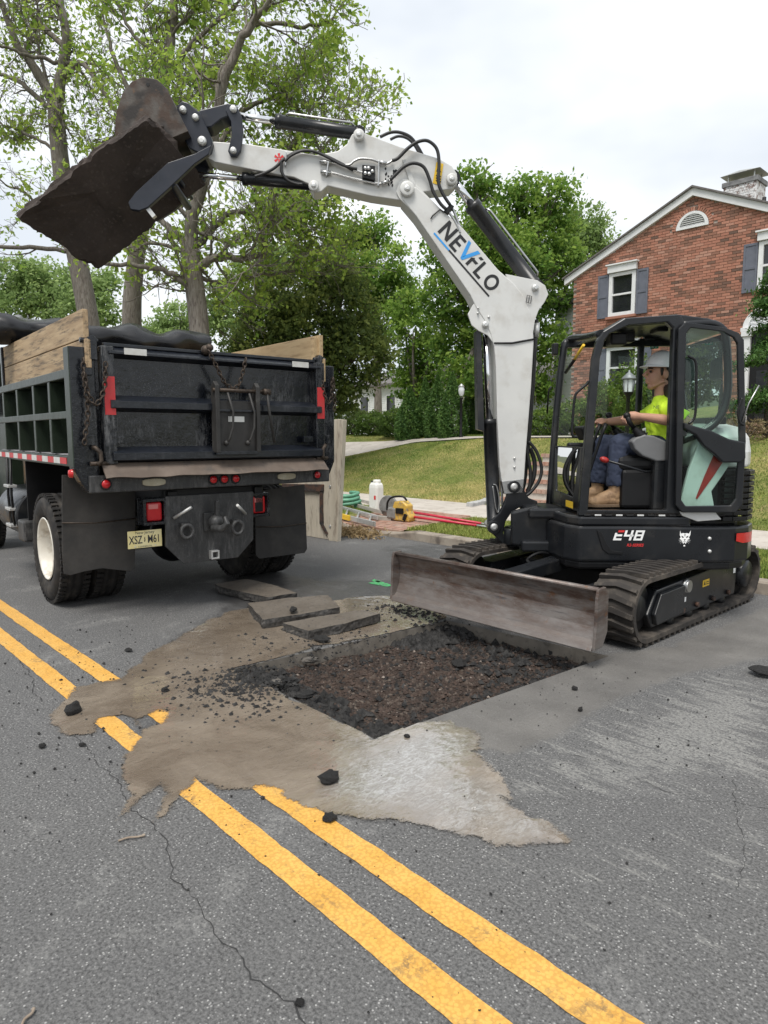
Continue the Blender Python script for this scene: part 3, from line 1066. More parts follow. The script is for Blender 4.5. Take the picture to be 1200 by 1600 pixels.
# tailgate
gate = MB()
gate.box((0.03, 0.05, 1.83), (2.12, 0.03, 0.98))
gate = gate.build('tailgate', M['truck_body'], truck)
for nm, z0, z1, dp in (('tailgate_rail', 2.235, 2.32, 0.07), ('tailgate_rib', 1.80, 1.925, 0.075), ('tailgate_rib', 1.372, 1.50, 0.085)):
    b = MB()
    pts = [(0.04, z0 - 0.008), (-dp, z0 + 0.022), (-dp, z1 - 0.045), (0.03, z1 + 0.004), (0.04, z1 + 0.004)]
    b.prism([(-0.985, y, z) for y, z in pts], (2.06, 0, 0))
    b.build(nm, M['truck_rib'], gate, 0.003)
for sgn in (-1, 1):
    b = MB()
    b.box((0.04 + sgn * 1.03, 0.0, 1.84), (0.10, 0.11, 0.955))
    b.build('tailgate_stile', M['truck_body'], gate, 0.008)
    b = MB()
    b.box((0.043 + sgn * 1.03, -0.058, 1.92), (0.085, 0.004, 0.31))
    b.build('reflector', M['reflect_red'], gate)
    b = MB()
    b.box((0.03 + sgn * 0.80, -0.072, 2.283), (0.185, 0.004, 0.052))
    b.build('reflector', M['reflect_white'], gate)
b = MB()
b.bar((-1.0, 0.03, 2.335), (1.1, 0.03, 2.335), 0.05, 0.03)
b.build('tailgate_rail', M['truck_rib'], gate, 0.006)

# coal chute in the tailgate
ch = MB()
c0, c1, z0, z1 = -0.10, 0.335, 1.445, 2.03
ch.box(((c0 + c1) / 2, -0.10, (z0 + z1) / 2 - 0.06), (c1 - c0 - 0.07, 0.02, z1 - z0 - 0.12))
chute = ch.build('chute_door', M['chute_steel'], gate, 0.004)
for xx in (c0 + 0.015, c1 - 0.015):
    b = MB()
    b.prism([(xx - 0.02, -0.145, z0), (xx - 0.02, -0.145, z1 + 0.01), (xx - 0.02, -0.10, z1 + 0.05), (xx - 0.02, -0.05, z1), (xx - 0.02, -0.05, z0)], (0.04, 0, 0))
    b.build('chute_guide', M['chute_steel'], gate, 0.004)
b = MB()
b.cyl((c0 - 0.02, -0.12, z1 - 0.03), (c1 + 0.08, -0.12, z1 - 0.03), 0.017)
b.cyl((c1 + 0.05, -0.12, z1 - 0.03), (c1 + 0.12, -0.12, z1 - 0.03), 0.03)
b.build('chute_bar', M['chain'], gate)
b = MB()
b.tube([(c1 + 0.085, -0.13, z1 - 0.03), (c1 + 0.10, -0.14, z1 - 0.2), (c1 + 0.15, -0.14, z1 - 0.50)], 0.013, 8)
b.build('chute_lever', M['chute_steel'], gate)
b = MB()
b.bar((c0, -0.125, z0 - 0.005), (c1, -0.125, z0 - 0.005), 0.03, 0.03)
b.bar((c0, -0.125, z1 - 0.21), (c1, -0.125, z1 - 0.21), 0.02, 0.02)
b.build('chute_guide', M['truck_rib'], gate, 0.003)
for xx in (c0 + 0.13, c1 - 0.09):
    b = MB()
    b.tube([(xx - 0.01, -0.13, z1 - 0.05), (xx + 0.03, -0.15, z1 - 0.22), (xx + 0.02, -0.16, z1 - 0.36), (xx - 0.01, -0.15, z1 - 0.46), (xx - 0.03, -0.13, z1 - 0.50)], 0.011, 8)
    b.ball((xx - 0.03, -0.125, z1 - 0.50), 0.024)
    b.build('chute_rod', M['chute_steel'], gate)
b = MB()
b.box(((c0 + c1) / 2 - 0.01, -0.114, z1 - 0.285), (0.16, 0.004, 0.05))
b.build('data_plate', M['zinc'], gate)

# spill apron and rear sill with lamps
b = MB()
n = 40
vs, fs = [], []
for i in range(n + 1):
    x = -1.07 + 2.17 * i / n
    w_ = 0.003 * math.sin(i * 0.55) + 0.010 * mnoise.noise(Vector((i * 0.3, 0, 0)))
    for (y, z) in ((-0.03, 1.372), (-0.13, 1.275), (-0.15, 1.255), (-0.14, 1.250), (-0.02, 1.36)):
        vs.append((x, y + (w_ if y < -.1 else 0), z + (w_ if y < -.1 else 0)))
for i in range(n):
    for k in range(5): fs.append((i * 5 + k, i * 5 + (k + 1) % 5, (i + 1) * 5 + (k + 1) % 5, (i + 1) * 5 + k))
b.add(vs, fs)
b.build('spill_apron', M['apron_steel'], truck)
b = MB()
b.box((0.01, 0.02, 1.20), (2.36, 0.10, 0.145))
sill = b.build('rear_sill', M['hitch_paint'], truck, 0.01)
for u, v, big in ((165, 758, 0), (495, 748, 0), (333, 755, 0), (350, 754.5, 0), (368, 754, 0)):
    p = tt(u, v, 'y', -0.03)
    b = MB()
    r_ = 0.036 if big == 0 else 0.03
    b.lathe([(0, 0.024), (r_ * 0.6, 0.021), (r_ * 0.95, 0.012), (r_, 0.0)], (p.x, -0.035, 1.20), (0, -1, 0), 16)
    lamp = b.build('marker_lamp', M['red_lens'], sill)
    b = MB()
    b.lathe([(r_ + 0.012, 0), (r_ + 0.012, 0.007), (r_ - 0.001, 0.012), (r_ - 0.001, 0)], (p.x, -0.033, 1.20), (0, -1, 0), 18)
    b.build('lamp_bezel', M['black'], sill)
for u in (240, 447):
    p = tt(u, 755, 'y', -0.03)
    b = MB()
    b.prism([(p.x + 0.08 * max(-1, min(1, 1.35 * math.cos(a))) + 0.02 * math.cos(a), -0.03, 1.20 + 0.033 * math.sin(a)) for a in [2 * math.pi * k / 20 for k in range(20)]], (0, -0.022, 0))
    b.build('oval_lamp', M['amber_lens'], sill, 0.004)
b = MB()
b.lathe([(0.0, 0.03), (0.03, 0.026), (0.036, 0)], (-1.275, 0.06, 1.29), (-1, 0, 0), 16)
b.build('marker_lamp', M['red_lens'], truck)

# tail lamps, plate, hitch plate
for u, v in ((243, 800), (407, 789)):
    p = tt(u, v, 'y', 0.06)
    b = MB()
    b.ring([(p.x + sx_ * 0.105, 0.06, p.z + sz_ * 0.115) for sx_, sz_ in ((-1, -1), (1, -1), (1, 1), (-1, 1))],
           [(p.x + sx_ * 0.078, 0.06, p.z + sz_ * 0.09) for sx_, sz_ in ((-1, -1), (1, -1), (1, 1), (-1, 1))], (0, 0.13, 0))
    b.box((p.x, 0.20, p.z), (0.22, 0.02, 0.24))
    box_ = b.build('lamp_box', M['truck_body'], truck, 0.004)
    b = MB()
    b.box((p.x, 0.11, p.z - 0.0), (0.145, 0.05, 0.17))
    b.build('tail_lamp', M['red_lens'], box_, 0.02, 4)
    b = MB()
    b.box((p.x - .01, 0.083, p.z + 0.045), (0.085, 0.006, 0.04))
    b.build('reverse_lens', mat('lamp_pale_lens', (0.50, 0.16, 0.15), 0.25), box_)
pc = tt(226.5, 842, 'y', 0.10)
b = MB()
b.box(pc, (0.30, 0.004, 0.152))
plate = b.build('licence_plate', M['plate_yellow'], truck, 0.0)
pf = Vector((pc.x, pc.y - 0.0035, pc.z))
M['plate_ink'] = mat('plate_ink', (0.012, 0.014, 0.022), 0.5)
for s_, dx in (('XSZ', -0.082), ('M61', 0.078)):
    letters('plate_lettering', s_, 0.098, M['plate_ink'], plate, pf + Vector((dx, 0, -0.006)), (1, 0, 0), (0, 0, 1), bold=0.0012, spacing=0.98, sx=0.66)
letters('plate_lettering', 'New Jersey', 0.036, M['plate_ink'], plate, pf + Vector((0, 0, 0.058)), (1, 0, 0), (0, 0, 1))
letters('plate_lettering', 'COMMERCIAL', 0.020, M['plate_ink'], plate, pf + Vector((0, 0, -0.065)), (1, 0, 0), (0, 0, 1))
b = MB()                                       # small state outline between the two groups
nj = [(0, 2.2), (.7, 1.6), (.6, .6), (.9, -.3), (.3, -1.7), (-.3, -2.2), (-.8, -1.2), (-.1, -.2), (-.6, .8)]
b.add([pf + Vector((-0.004 + a * 0.007, -0.0005, -0.004 + c * 0.0105)) for a, c in nj], [tuple(range(9))[::-1]])
b.build('plate_emblem', M['plate_ink'], plate)
for sx_ in (-1, 1):
    b = MB()
    b.cyl(pf + Vector((sx_ * 0.09, 0.002, -0.062)), pf + Vector((sx_ * 0.09, -0.004, -0.062)), 0.006)
    b.build('screw', M['zinc'], plate)

hp_ = [tt(u, v, 'y', 0.05) for u, v in ((259, 776), (396, 768), (396, 843), (372, 871), (287, 881), (259, 854))]
b = MB()
b.prism(hp_, (0, 0.025, 0))
hitch = b.build('hitch_plate', M['hitch_paint'], truck, 0.004)
for u, v in ((291, 828), (370, 822)):
    p = tt(u, v, 'y', 0.0)
    b = MB()
    ring_ = [p + Vector((0.055 * math.cos(a), -0.02, -0.012 + 0.06 * math.sin(a))) for a in [2 * math.pi * k / 18 for k in range(18)]]
    b.tube(ring_, 0.017, 8, closed=True)
    b.box(p + Vector((0, 0.02, 0.045)), (0.085, 0.06, 0.035))
    b.build('tow_ring', M['hitch_paint'], hitch)
p = tt(336, 815, 'y', 0.0)
b = MB()
b.box(p + Vector((0, 0.035, 0)), (0.19, 0.03, 0.17))
b.ball(p + Vector((0, -0.03, 0)), (0.075, 0.07, 0.07))
b.tube([p + Vector((-0.05, -0.05, -0.05)), p + Vector((0, -0.15, -0.05)), p + Vector((0.03, -0.19, 0.0)), p + Vector((0.02, -0.16, 0.06))], [0.035, 0.035, 0.03, 0.015], 10)
b.bar(p + Vector((0, -0.04, 0.05)), p + Vector((0, -0.05, 0.20)), 0.035, 0.05, (0, 1, 0))
b.build('pintle_hook', M['hitch_paint'], hitch, 0.006)
for u, v, dx, dz in ((285, 801, 0.06, 0.05), (377, 796, -0.07, 0.05)):
    p = tt(u, v, 'y', -0.02)
    b = MB()
    b.tube([p + Vector((-dx, 0.05, -dz)), p + Vector((dx, -0.06, dz))], 0.014, 8)
    b.build('air_coupling', M['zinc'], hitch)
p = tt(337, 867, 'y', 0.0)
b = MB()
o_ = 0.04
b.ring([p + Vector((a * o_, 0, c * o_)) for a, c in ((-1, -1), (1, -1), (1, 1), (-1, 1))], [p + Vector((a * .026, 0, c * .026)) for a, c in ((-1, -1), (1, -1), (1, 1), (-1, 1))], (0, 0.09, 0))
b.build('receiver_tube', M['zinc'], hitch, 0.003)

# chassis, axle, inner dark parts under the bed
b = MB()
for sgn in (-1, 1):
    b.bar((sgn * 0.43, 0.08, 0.98), (sgn * 0.43, 6.2, 0.98), 0.09, 0.25)
b.box((0, 0.16, 1.02), (1.0, 0.08, 0.2))
b.box((0, 1.9, 1.02), (0.9, 0.12, 0.2))
b.build('chassis_frame', M['black'], truck, 0.01)
b = MB()
b.cyl((-0.95, 1.2, 0.52), (0.95, 1.2, 0.52), 0.09)
b.ball((0, 1.2, 0.52), (0.24, 0.28, 0.26), 16, 12)
b.cyl((0, 1.4, 0.55), (0, 3.4, 0.75), 0.05)
b.build('rear_axle', M['black'], truck)
for sgn in (-1, 1):
    b = MB()
    b.tube([(sgn * .43, .5, .95), (sgn * .43, .9, .66), (sgn * .43, 1.2, .62), (sgn * .43, 1.5, .66), (sgn * .43, 1.95, .95)], 0.05, 8)
    b.build('leaf_spring', M['black'], truck)
for sgn in (-1, 1):
    b = MB()
    b.box((sgn * 0.72, 2.05, 1.02), (0.98, 0.02, 0.62))
    b.build('splash_guard', M['black'], truck)


def tyre_mesh(r=0.525, w=0.285, blocks=True):
    b = MB()
    pr = [(0.292, -w / 2 + 0.035), (0.33, -w / 2 + 0.004), (0.41, -w / 2 - 0.006), (0.475, -w / 2 + 0.004), (r - 0.025, -w / 2 + 0.03), (r - 0.006, -w / 2 + 0.06)]
    for g_ in (-0.07, 0.0, 0.07):
        pr += [(r, g_ - 0.022), (r - 0.012, g_ - 0.009), (r - 0.012, g_ + 0.009), (r, g_ + 0.022)]
    pr += [(r - 0.006, w / 2 - 0.06), (r - 0.025, w / 2 - 0.03), (0.475, w / 2 - 0.004), (0.41, w / 2 + 0.006), (0.33, w / 2 - 0.004), (0.292, w / 2 - 0.035)]
    b.lathe(pr, (0, 0, 0), (1, 0, 0), 64)
    for k in range(56):
        a = 2 * math.pi * k / 56
        for sx_ in (-1, 1):
            c_ = Vector((sx_ * (w / 2 - 0.04), math.cos(a) * (r - 0.012), math.sin(a) * (r - 0.012)))
            b.box(c_, (0.06, 0.034, 0.03), Matrix.Rotation(a - math.pi / 2, 3, 'X'))
    return b


def rim_mesh(dish):
    """dish < 0: deep dish opening towards -x"""
    b = MB()
    b.lathe([(0.300, -0.135), (0.292, -0.142), (0.280, -0.13), (0.262, -0.08), (0.250, 0.02), (0.235, 0.07), (0.20, 0.085), (0.15, 0.08), (0.145, 0.06), (0.09, 0.05), (0.085, -0.02), (0.0, -0.03)], (0, 0, 0), (1, 0, 0), 48)
    for k in range(10):
        a = 2 * math.pi * k / 10
        b.cyl((0.075, math.cos(a) * 0.168, math.sin(a) * 0.168), (0.045, math.cos(a) * 0.168, math.sin(a) * 0.168), 0.014, None, 8)
    return b


tm, rm = tyre_mesh().mesh('tyre'), rim_mesh(-1).mesh('rim')
tm.materials.append(M['rubber'])
rm.materials.append(M['rim'])


def wheel(x, y, flip, z=0.525):
    w_ = bpy.data.objects.new('wheel', tm)
    COL.objects.link(w_)
    w_.parent = truck
    w_.location = (x, y, z)
    w_.rotation_euler = (random.uniform(0, 6), 0, math.pi if flip else 0)
    r_ = link_mesh('rim', rm, None, w_)
    return w_


for sgn in (-1, 1):
    wheel(sgn * 1.115, 1.2, sgn > 0)
    wheel(sgn * 0.795, 1.2, sgn < 0)
    wheel(sgn * 1.05, 5.35, sgn > 0)

# mud flaps
for nm, px_list in (('mud_flap', [(97, 742), (212, 748), (211, 888), (206, 893), (160, 888), (132, 893), (110, 899), (100, 897), (97, 860)]),
                    ('mud_flap', [(398, 768), (476, 757), (480, 858), (476, 864), (406, 873), (400, 868)])):
    pts = [tt(u, v, 'y', 0.42) for u, v in px_list]
    b = MB()
    b.prism(pts, (0, 0.012, 0))
    fl = b.build(nm, M['flap'], truck, 0.003)
    xs_ = [p.x for p in pts]
    zs_ = [p.z for p in pts]
    b = MB()
    zb = max(zs_) - 0.42
    b.tube([(min(xs_) + .01, 0.412, zb + .01), (sum(xs_) / len(xs_), 0.405, zb - 0.012), (max(xs_) - .01, 0.412, zb)], 0.006, 6)
    b.build('flap_wire', M['chain'], fl)

# chains, each a run of links too small to pick apart
def chain(pts, link=0.052, r=0.0065, parent=truck):
    pts = [Vector(p) for p in pts]
    dist = [0]
    for a, c_ in zip(pts, pts[1:]): dist.append(dist[-1] + (c_ - a).length)
    b = MB()
    n = max(2, int(dist[-1] / (link * 0.72)))
    for i in range(n):
        s_ = dist[-1] * (i + 0.5) / n
        k = max(j for j in range(len(dist)) if dist[j] <= s_)
        k = min(k, len(pts) - 2)
        p = pts[k].lerp(pts[k + 1], (s_ - dist[k]) / (dist[k + 1] - dist[k]))
        d = (pts[k + 1] - pts[k]).normalized()
        u, w_ = orth(d)
        if i % 2: u = w_
        loop = [p + d * (math.cos(a) * link * 0.5) + u * (math.sin(a) * link * 0.32) for a in [2 * math.pi * q / 10 for q in range(10)]]
        b.tube(loop, r, 5, closed=True)
    return tag(b.build('chain', M['chain'], parent), kind='stuff')


def curve_pts(px_list, y): return [tt(u, v, 'y', y) for u, v in px_list]


def smooth_line(pts, n=6):
    """Catmull-Rom through the points"""
    pts = [Vector(p) for p in pts]
    out = []
    for i in range(len(pts) - 1):
        p0, p1, p2, p3 = pts[max(0, i - 1)], pts[i], pts[i + 1], pts[min(len(pts) - 1, i + 2)]
        for k in range(n):
            t_ = k / n
            out.append(0.5 * ((2 * p1) + (p2 - p0) * t_ + (2 * p0 - 5 * p1 + 4 * p2 - p3) * t_ * t_ + (3 * p1 - p0 - 3 * p2 + p3) * t_ ** 3))
    out.append(pts[-1])
    return out


chain(smooth_line(curve_pts([(130, 560), (131, 580), (134, 605), (137, 632), (137, 655), (134, 675), (132, 694)], -0.06)))
chain(smooth_line(curve_pts([(131, 582), (136, 608), (143, 625), (149, 632), (157, 624), (163, 606), (165, 585), (165, 566)], -0.085)))
chain(smooth_line(curve_pts([(326, 548), (338, 572), (350, 596), (360, 605), (372, 603), (379, 584), (384, 560)], -0.10)))
chain(smooth_line(curve_pts([(504, 596), (506, 612), (512, 630), (518, 620), (519, 592)], -0.06)))
chain(smooth_line(curve_pts([(520, 590), (522, 610), (523, 628), (522, 642)], -0.06)))
b = MB()
p = tt(322, 547, 'y', -0.02)
b.ball(p, 0.045)
b.ball(p + Vector((0.02, -0.03, 0.02)), 0.035)
b.build('chain_knot', M['chain'], truck)

# rolled tarp over the front of the bed
b = MB()
n, k_ = 46, 14
vs, fs = [], []
for i in range(n + 1):
    x = -1.45 + 2.6 * i / n
    rr_ = 0.20 + 0.04 * mnoise.noise(Vector((i * 0.16, 3, 0))) - (0.05 * max(0, (i - n + 7) / 7))
    for k in range(k_):
        a = 2 * math.pi * k / k_
        w_ = 1 + 0.28 * mnoise.noise(Vector((i * 0.22, math.cos(a) * 1.7, math.sin(a) * 1.7 + i * 0.07)))
        lift = 0.07 * max(0, (i - n + 9) / 9)
        vs.append((x, 2.75 + math.cos(a) * rr_ * 1.25 * w_, 2.74 + lift + math.sin(a) * rr_ * 0.82 * w_ + 0.018 * math.sin(i * 0.5)))
for i in range(n):
    for k in range(k_): fs.append((i * k_ + k, i * k_ + (k + 1) % k_, (i + 1) * k_ + (k + 1) % k_, (i + 1) * k_ + k))
fs += [tuple(range(k_))[::-1], tuple(n * k_ + k for k in range(k_))]
b.add(vs, fs, True)
b.build('rolled_tarp', M['tarp'], truck)
b = MB()
b.tube([(1.12, 2.75, 2.72), (1.14, 2.3, 2.60), (1.16, 1.9, 2.46)], 0.012, 6)
b.build('tarp_arm', M['zinc'], truck)

# cab, tank and steps ahead of the bed
b = MB()
b.prism([(-1.08, 3.55, 1.0), (-1.08, 3.55, 2.55), (-1.05, 3.75, 2.68), (-1.05, 4.6, 2.66), (-1.1, 5.05, 1.95), (-1.05, 6.35, 1.75), (-1.0, 6.45, 0.85), (-1.0, 5.95, 0.85), (-1.0, 5.8, 1.2), (-1.0, 4.9, 1.2), (-1.0, 4.7, 0.75), (-1.05, 3.55, 0.75)], (2.12, 0, 0))
cabin = b.build('truck_cab', M['truck_green'], truck, 0.03)
b = MB()
b.prism([(-1.115, 3.85, 1.85), (-1.115, 3.85, 2.45), (-1.115, 4.55, 2.45), (-1.115, 4.85, 1.85)], (-0.006, 0, 0))
b.build('side_window', M['window_glass'], cabin)
b = MB()
b.box((-0.3, 3.54, 2.2), (1.2, 0.01, 0.4))
b.build('rear_window', M['window_glass'], cabin)
b = MB()
b.cyl((-0.98, 2.35, 0.72), (-0.98, 3.4, 0.72), 0.29, None, 28)
b.build('fuel_tank', M['dark_paint'], truck, 0.02)
for y in (2.45, 2.62):
    b = MB()
    b.tube([(-1.27, y, 1.36), (-1.28, y, 0.95), (-1.27, y - 0.02, 0.62)], 0.014, 8)
    b.build('ladder_rail', M['black'], truck)
for z in (0.62, 0.80, 1.05):
    b = MB()
    b.bar((-1.27, 2.42, z), (-1.27, 2.66, z), 0.09, 0.03)
    b.build('ladder_step', M['zinc'], truck, 0.004)
b = MB()
b.box((-1.15, 2.12, 0.60), (0.25, 0.28, 0.22))
b.build('battery_box', M['hitch_paint'], truck, 0.02)
b = MB()
b.tube([(-0.9, 3.4, 0.9), (-0.9, 3.42, 2.9), (-0.9, 3.5, 3.0)], 0.06, 12)
b.build('exhaust_stack', M['steel'], truck)
# ------------------------------------------------------------------ compact excavator
exc = empty('excavator', EX, 'white and charcoal compact excavator on rubber tracks, boom raised over the truck', 'excavator')


def to_ex(mb, fr):
    mb.v = [tuple(EX.loc(fr.w(p))) for p in mb.v]
    return mb


def bb(mb, name, m, parent=None, bevel=0.0, fr=None, seg=2):
    if fr is not None: to_ex(mb, fr)
    return mb.build(name, m, parent or exc, bevel, seg)


def bp(u, v, x=-0.125): return BM.at(u, v, 'x', x)


def ep(u, v, x=-0.77): return EX.at(u, v, 'x', x)


def bpoly(px_list, x0, x1, mb=None):
    """outline in the boom plane at x0, thick to x1 (parallel plates)"""
    mb = mb or MB()
    return mb.prism([bp(u, v, x0) for u, v in px_list], (x1 - x0, 0, 0))


def epoly(px_list, x0, x1, mb=None):
    mb = mb or MB()
    return mb.prism([ep(u, v, x0) for u, v in px_list], (x1 - x0, 0, 0))


# ---- boom
boom = bb(bpoly([(785, 757), (781, 730), (777, 655), (775, 575), (773, 545), (767, 522), (757, 500), (744, 480), (735, 461), (650, 337), (629, 312), (632, 296), (650, 292), (700, 336), (724, 357), (778, 421),
                 (802, 442), (818, 462), (828, 487), (833, 512), (834, 535), (830, 605), (822, 705), (819, 750), (812, 768), (795, 770)], -0.125, 0.125), 'boom', M['white_paint'], None, 0.007, BM)
ear_a = [(744, 470), (738, 478), (731, 491), (737, 508), (748, 517), (762, 524), (771, 536), (774, 560), (790, 560), (786, 520), (770, 490)]
ear_b = [(790, 428), (840, 438), (852, 446), (857, 460), (851, 472), (842, 484), (836, 500), (833, 520), (820, 520), (815, 480), (800, 455)]
ear_c = [(619, 300), (622, 286), (630, 280), (642, 281), (652, 290), (668, 306), (690, 328), (672, 352), (652, 340), (636, 322), (624, 310)]
for e_ in (ear_a, ear_b, ear_c):
    for x0 in (-0.118, 0.094):
        bb(bpoly(e_, x0, x0 + 0.024), 'boom_cheek', M['white_paint'], boom, 0.004, BM)


def pin(u, v, r, x0, x1, parent, m='zinc', boss=None):
    c0, c1 = bp(u, v, x0), bp(u, v, x0)
    c1 = c1 + Vector((x1 - x0, 0, 0))
    mb = MB()
    mb.lathe([(0, 0), (r * 0.75, 0), (r, 0.008), (r, x1 - x0), (0, x1 - x0)], c0, (1, 0, 0), 20)
    mb.cyl(c0 + Vector((-0.008, 0, 0)), c0, r * 0.5, None, 6)
    o = bb(mb, 'pivot_pin', M[m], parent, 0, BM)
    if boss:
        mb = MB()
        mb.lathe([(boss, -0.0), (boss, -0.022), (boss * 0.8, -0.028), (0, -0.028)], c0 + Vector((0.035, 0, 0)), (1, 0, 0), 24)
        bb(mb, 'pin_boss', M['white_paint'], parent, 0, BM)
    return o


pin(636.5, 293.5, 0.032, -0.175, 0.16, boom, boss=0.066)
pin(837, 449, 0.032, -0.145, 0.14, boom)
pin(759, 507, 0.032, -0.145, 0.14, boom)
for u, v, r in ((747.5, 481, 0.010), (747, 489, 0.010), (804, 716, 0.012), (804, 730, 0.012), (764, 495, 0.012)): pin(u, v, r, -0.137, -0.10, boom)
# strap round the boom
mb = MB()
loop = [bp(773, 536, -0.13), bp(800, 536, -0.132), bp(834, 530, -0.13), bp(834, 530, -0.13) + Vector((0.26, -0.01, 0)), bp(773, 536, -0.13) + Vector((0.26, 0.0, 0))]
mb.tube(loop, 0.009, 6, closed=True)
bb(mb, 'cable_tie', M['black'], boom, 0, BM)
# bolted collar at the boom foot
bb(bpoly([(784, 752), (819, 748), (817, 770), (788, 772)], -0.13, 0.13), 'boom_foot', M['steel'], boom, 0.004, BM)

# ---- NEVFLO lettering on the side of the boom
XF = -0.1275
o0, o1 = bp(678, 364, XF), bp(764, 463, XF)
rd = (o1 - o0).normalized()
up = Vector((0, -rd.z, rd.y))
if up.z < 0: up = -up
CAPH = 0.148


def decal(polys, px_, m, parent=boom, name='boom_lettering', s=CAPH, fr=BM, org=None, r_=rd, u_=up):
    o = bp(px_[0], px_[1], XF) if org is None else org
    mb = MB()
    for p in polys:
        pts = [o + r_ * (a * s) + u_ * (c * s) for a, c in p]
        mb.add(pts, [tuple(range(len(pts)))])
    return bb(mb, name, m, parent, 0, fr)


K = M['sticker_black']
decal([[(-.42, -.5), (-.22, -.5), (-.22, .5), (-.42, .5)], [(-.22, .5), (-.22, .18), (.22, -.5), (.22, -.18)], [(.22, -.5), (.42, -.5), (.42, .5), (.22, .5)]], (700, 361), K)
decal([[(-.3, -.5), (-.11, -.5), (-.11, .5), (-.3, .5)], [(-.11, .33), (.3, .33), (.3, .5), (-.11, .5)], [(-.11, -.08), (.25, -.08), (.25, .09), (-.11, .09)], [(-.11, -.5), (.3, -.5), (.3, -.33), (-.11, -.33)]], (715, 380), K)
decal([[(-.52, .55), (-.30, .55), (.04, -.28), (-.09, -.55)], [(-.09, -.55), (.08, -.55), (.56, .55), (.32, .55), (.0, -.2)]], (731, 395), M['sticker_blue'])
decal([[(-.28, -.5), (-.09, -.5), (-.09, .18), (-.28, .02)], [(-.09, -.08), (.2, -.08), (.28, .09), (-.09, .09)], [(.02, .33), (.24, .33), (.34, .5), (.1, .5)]], (741, 408), K)
decal([[(-.28, -.5), (-.09, -.5), (-.09, .5), (-.28, .5)], [(-.09, -.5), (.3, -.5), (.3, -.33), (-.09, -.33)]], (752, 422), K)
ring_ = []
for k in range(24):
    a0, a1 = 2 * math.pi * k / 24, 2 * math.pi * (k + 1) / 24
    ring_.append([(.45 * math.cos(a0), .5 * math.sin(a0)), (.45 * math.cos(a1), .5 * math.sin(a1)), (.27 * math.cos(a1), .32 * math.sin(a1)), (.27 * math.cos(a0), .32 * math.sin(a0))])
decal(ring_, (768, 441), K)
LN = (o1 - o0).length / CAPH
decal([[(0, -.05), (LN * .27, -.05), (LN * .27, .06), (0, .06)]], (678, 364), M['sticker_blue'])
decal([[(LN * .27, -.05), (LN, -.05), (LN, .06), (LN * .27, .06)]], (678, 364), K)
mb = MB()
for q in ([(824, 461), (831, 463), (829, 474), (822, 472)],):
    pts = [bp(u, v, -0.1305) for u, v in q]
    mb.tube(pts, 0.0035, 4, closed=True)
    mb.tube([(pts[0] + pts[1]) / 2, (pts[2] + pts[3]) / 2], 0.003, 4)
bb(mb, 'boom_sticker', K, boom, 0, BM)

# ---- arm
arm = bb(bpoly([(325, 226), (334, 221), (389, 225), (494, 242), (527, 236), (542, 225), (550, 210), (556, 206), (564, 205), (580, 212), (625, 229), (685, 247), (706, 259), (714, 271), (715, 286), (706, 295), (690, 297), (655, 300),
                (634, 314), (580, 306), (512, 290), (502, 299), (490, 301), (482, 287), (460, 277), (400, 266), (336, 253), (321, 244)], -0.10, 0.10), 'arm', M['white_paint'], None, 0.007, BM)
for u, v, r in ((561, 209, 0.034), (490, 289, 0.032), (706.5, 278.5, 0.034)): pin(u, v, r * 0.8, -0.155, 0.13, arm, boss=r * 1.45)
mb = MB()
mb.prism([bp(u, v, -0.102) for u, v in ((628, 250), (634, 250), (652, 296), (645, 300))], (-0.016, 0, 0))
bb(mb, 'arm_rib', M['white_paint'], arm, 0.003, BM)
mb = MB()
mb.add([bp(u, v, -0.1035) for u, v in ((682, 253), (693, 256), (688, 290), (676, 286))], [(0, 1, 2, 3)])
stk = bb(mb, 'warning_sticker', M['yellow_sticker'], arm, 0, BM)
mb = MB()
mb.add([bp(u, v, -0.1045) for u, v in ((684.5, 259), (689.5, 269), (681.5, 268))], [(0, 1, 2)])
for k in range(3): mb.add([bp(u, v + k * 4, -0.1045) for u, v in ((681, 273), (689, 275), (689, 277), (681, 275))], [(0, 1, 2, 3)])
bb(mb, 'sticker_print', K, arm, 0, BM)
sc = bp(436, 247.5, -0.1025)
mb = MB()
for k in range(3):
    a = R(90 + 60 * k)
    dx, dz = math.cos(a), math.sin(a)
    for s_ in (1, -1):
        d = Vector((0, dx * s_, dz * s_))
        n_ = Vector((0, -dz * s_, dx * s_))
        mb.add([sc + d * 0.006 - n_ * 0.004, sc + d * 0.042 - n_ * 0.013, sc + d * 0.046 + n_ * 0.011, sc + d * 0.008 + n_ * 0.005], [(0, 1, 2, 3)])
bb(mb, 'star_emblem', M['sticker_red'], arm, 0, BM)
mb = MB()
for k in range(14):
    cx_, cz_ = rng.uniform(600, 622), rng.uniform(262, 292)
    c_ = bp(cx_, cz_, -0.102)
    mb.add([c_ + Vector((0, math.cos(q) * 0.010 * rng.uniform(.3, 1.4), math.sin(q) * 0.016 * rng.uniform(.3, 1.5))) for q in np.linspace(0, 6.28, 7)[:-1]], [tuple(range(6))])
tag(bb(mb, 'grease_mark', M['black'], arm, 0, BM), kind='stuff')

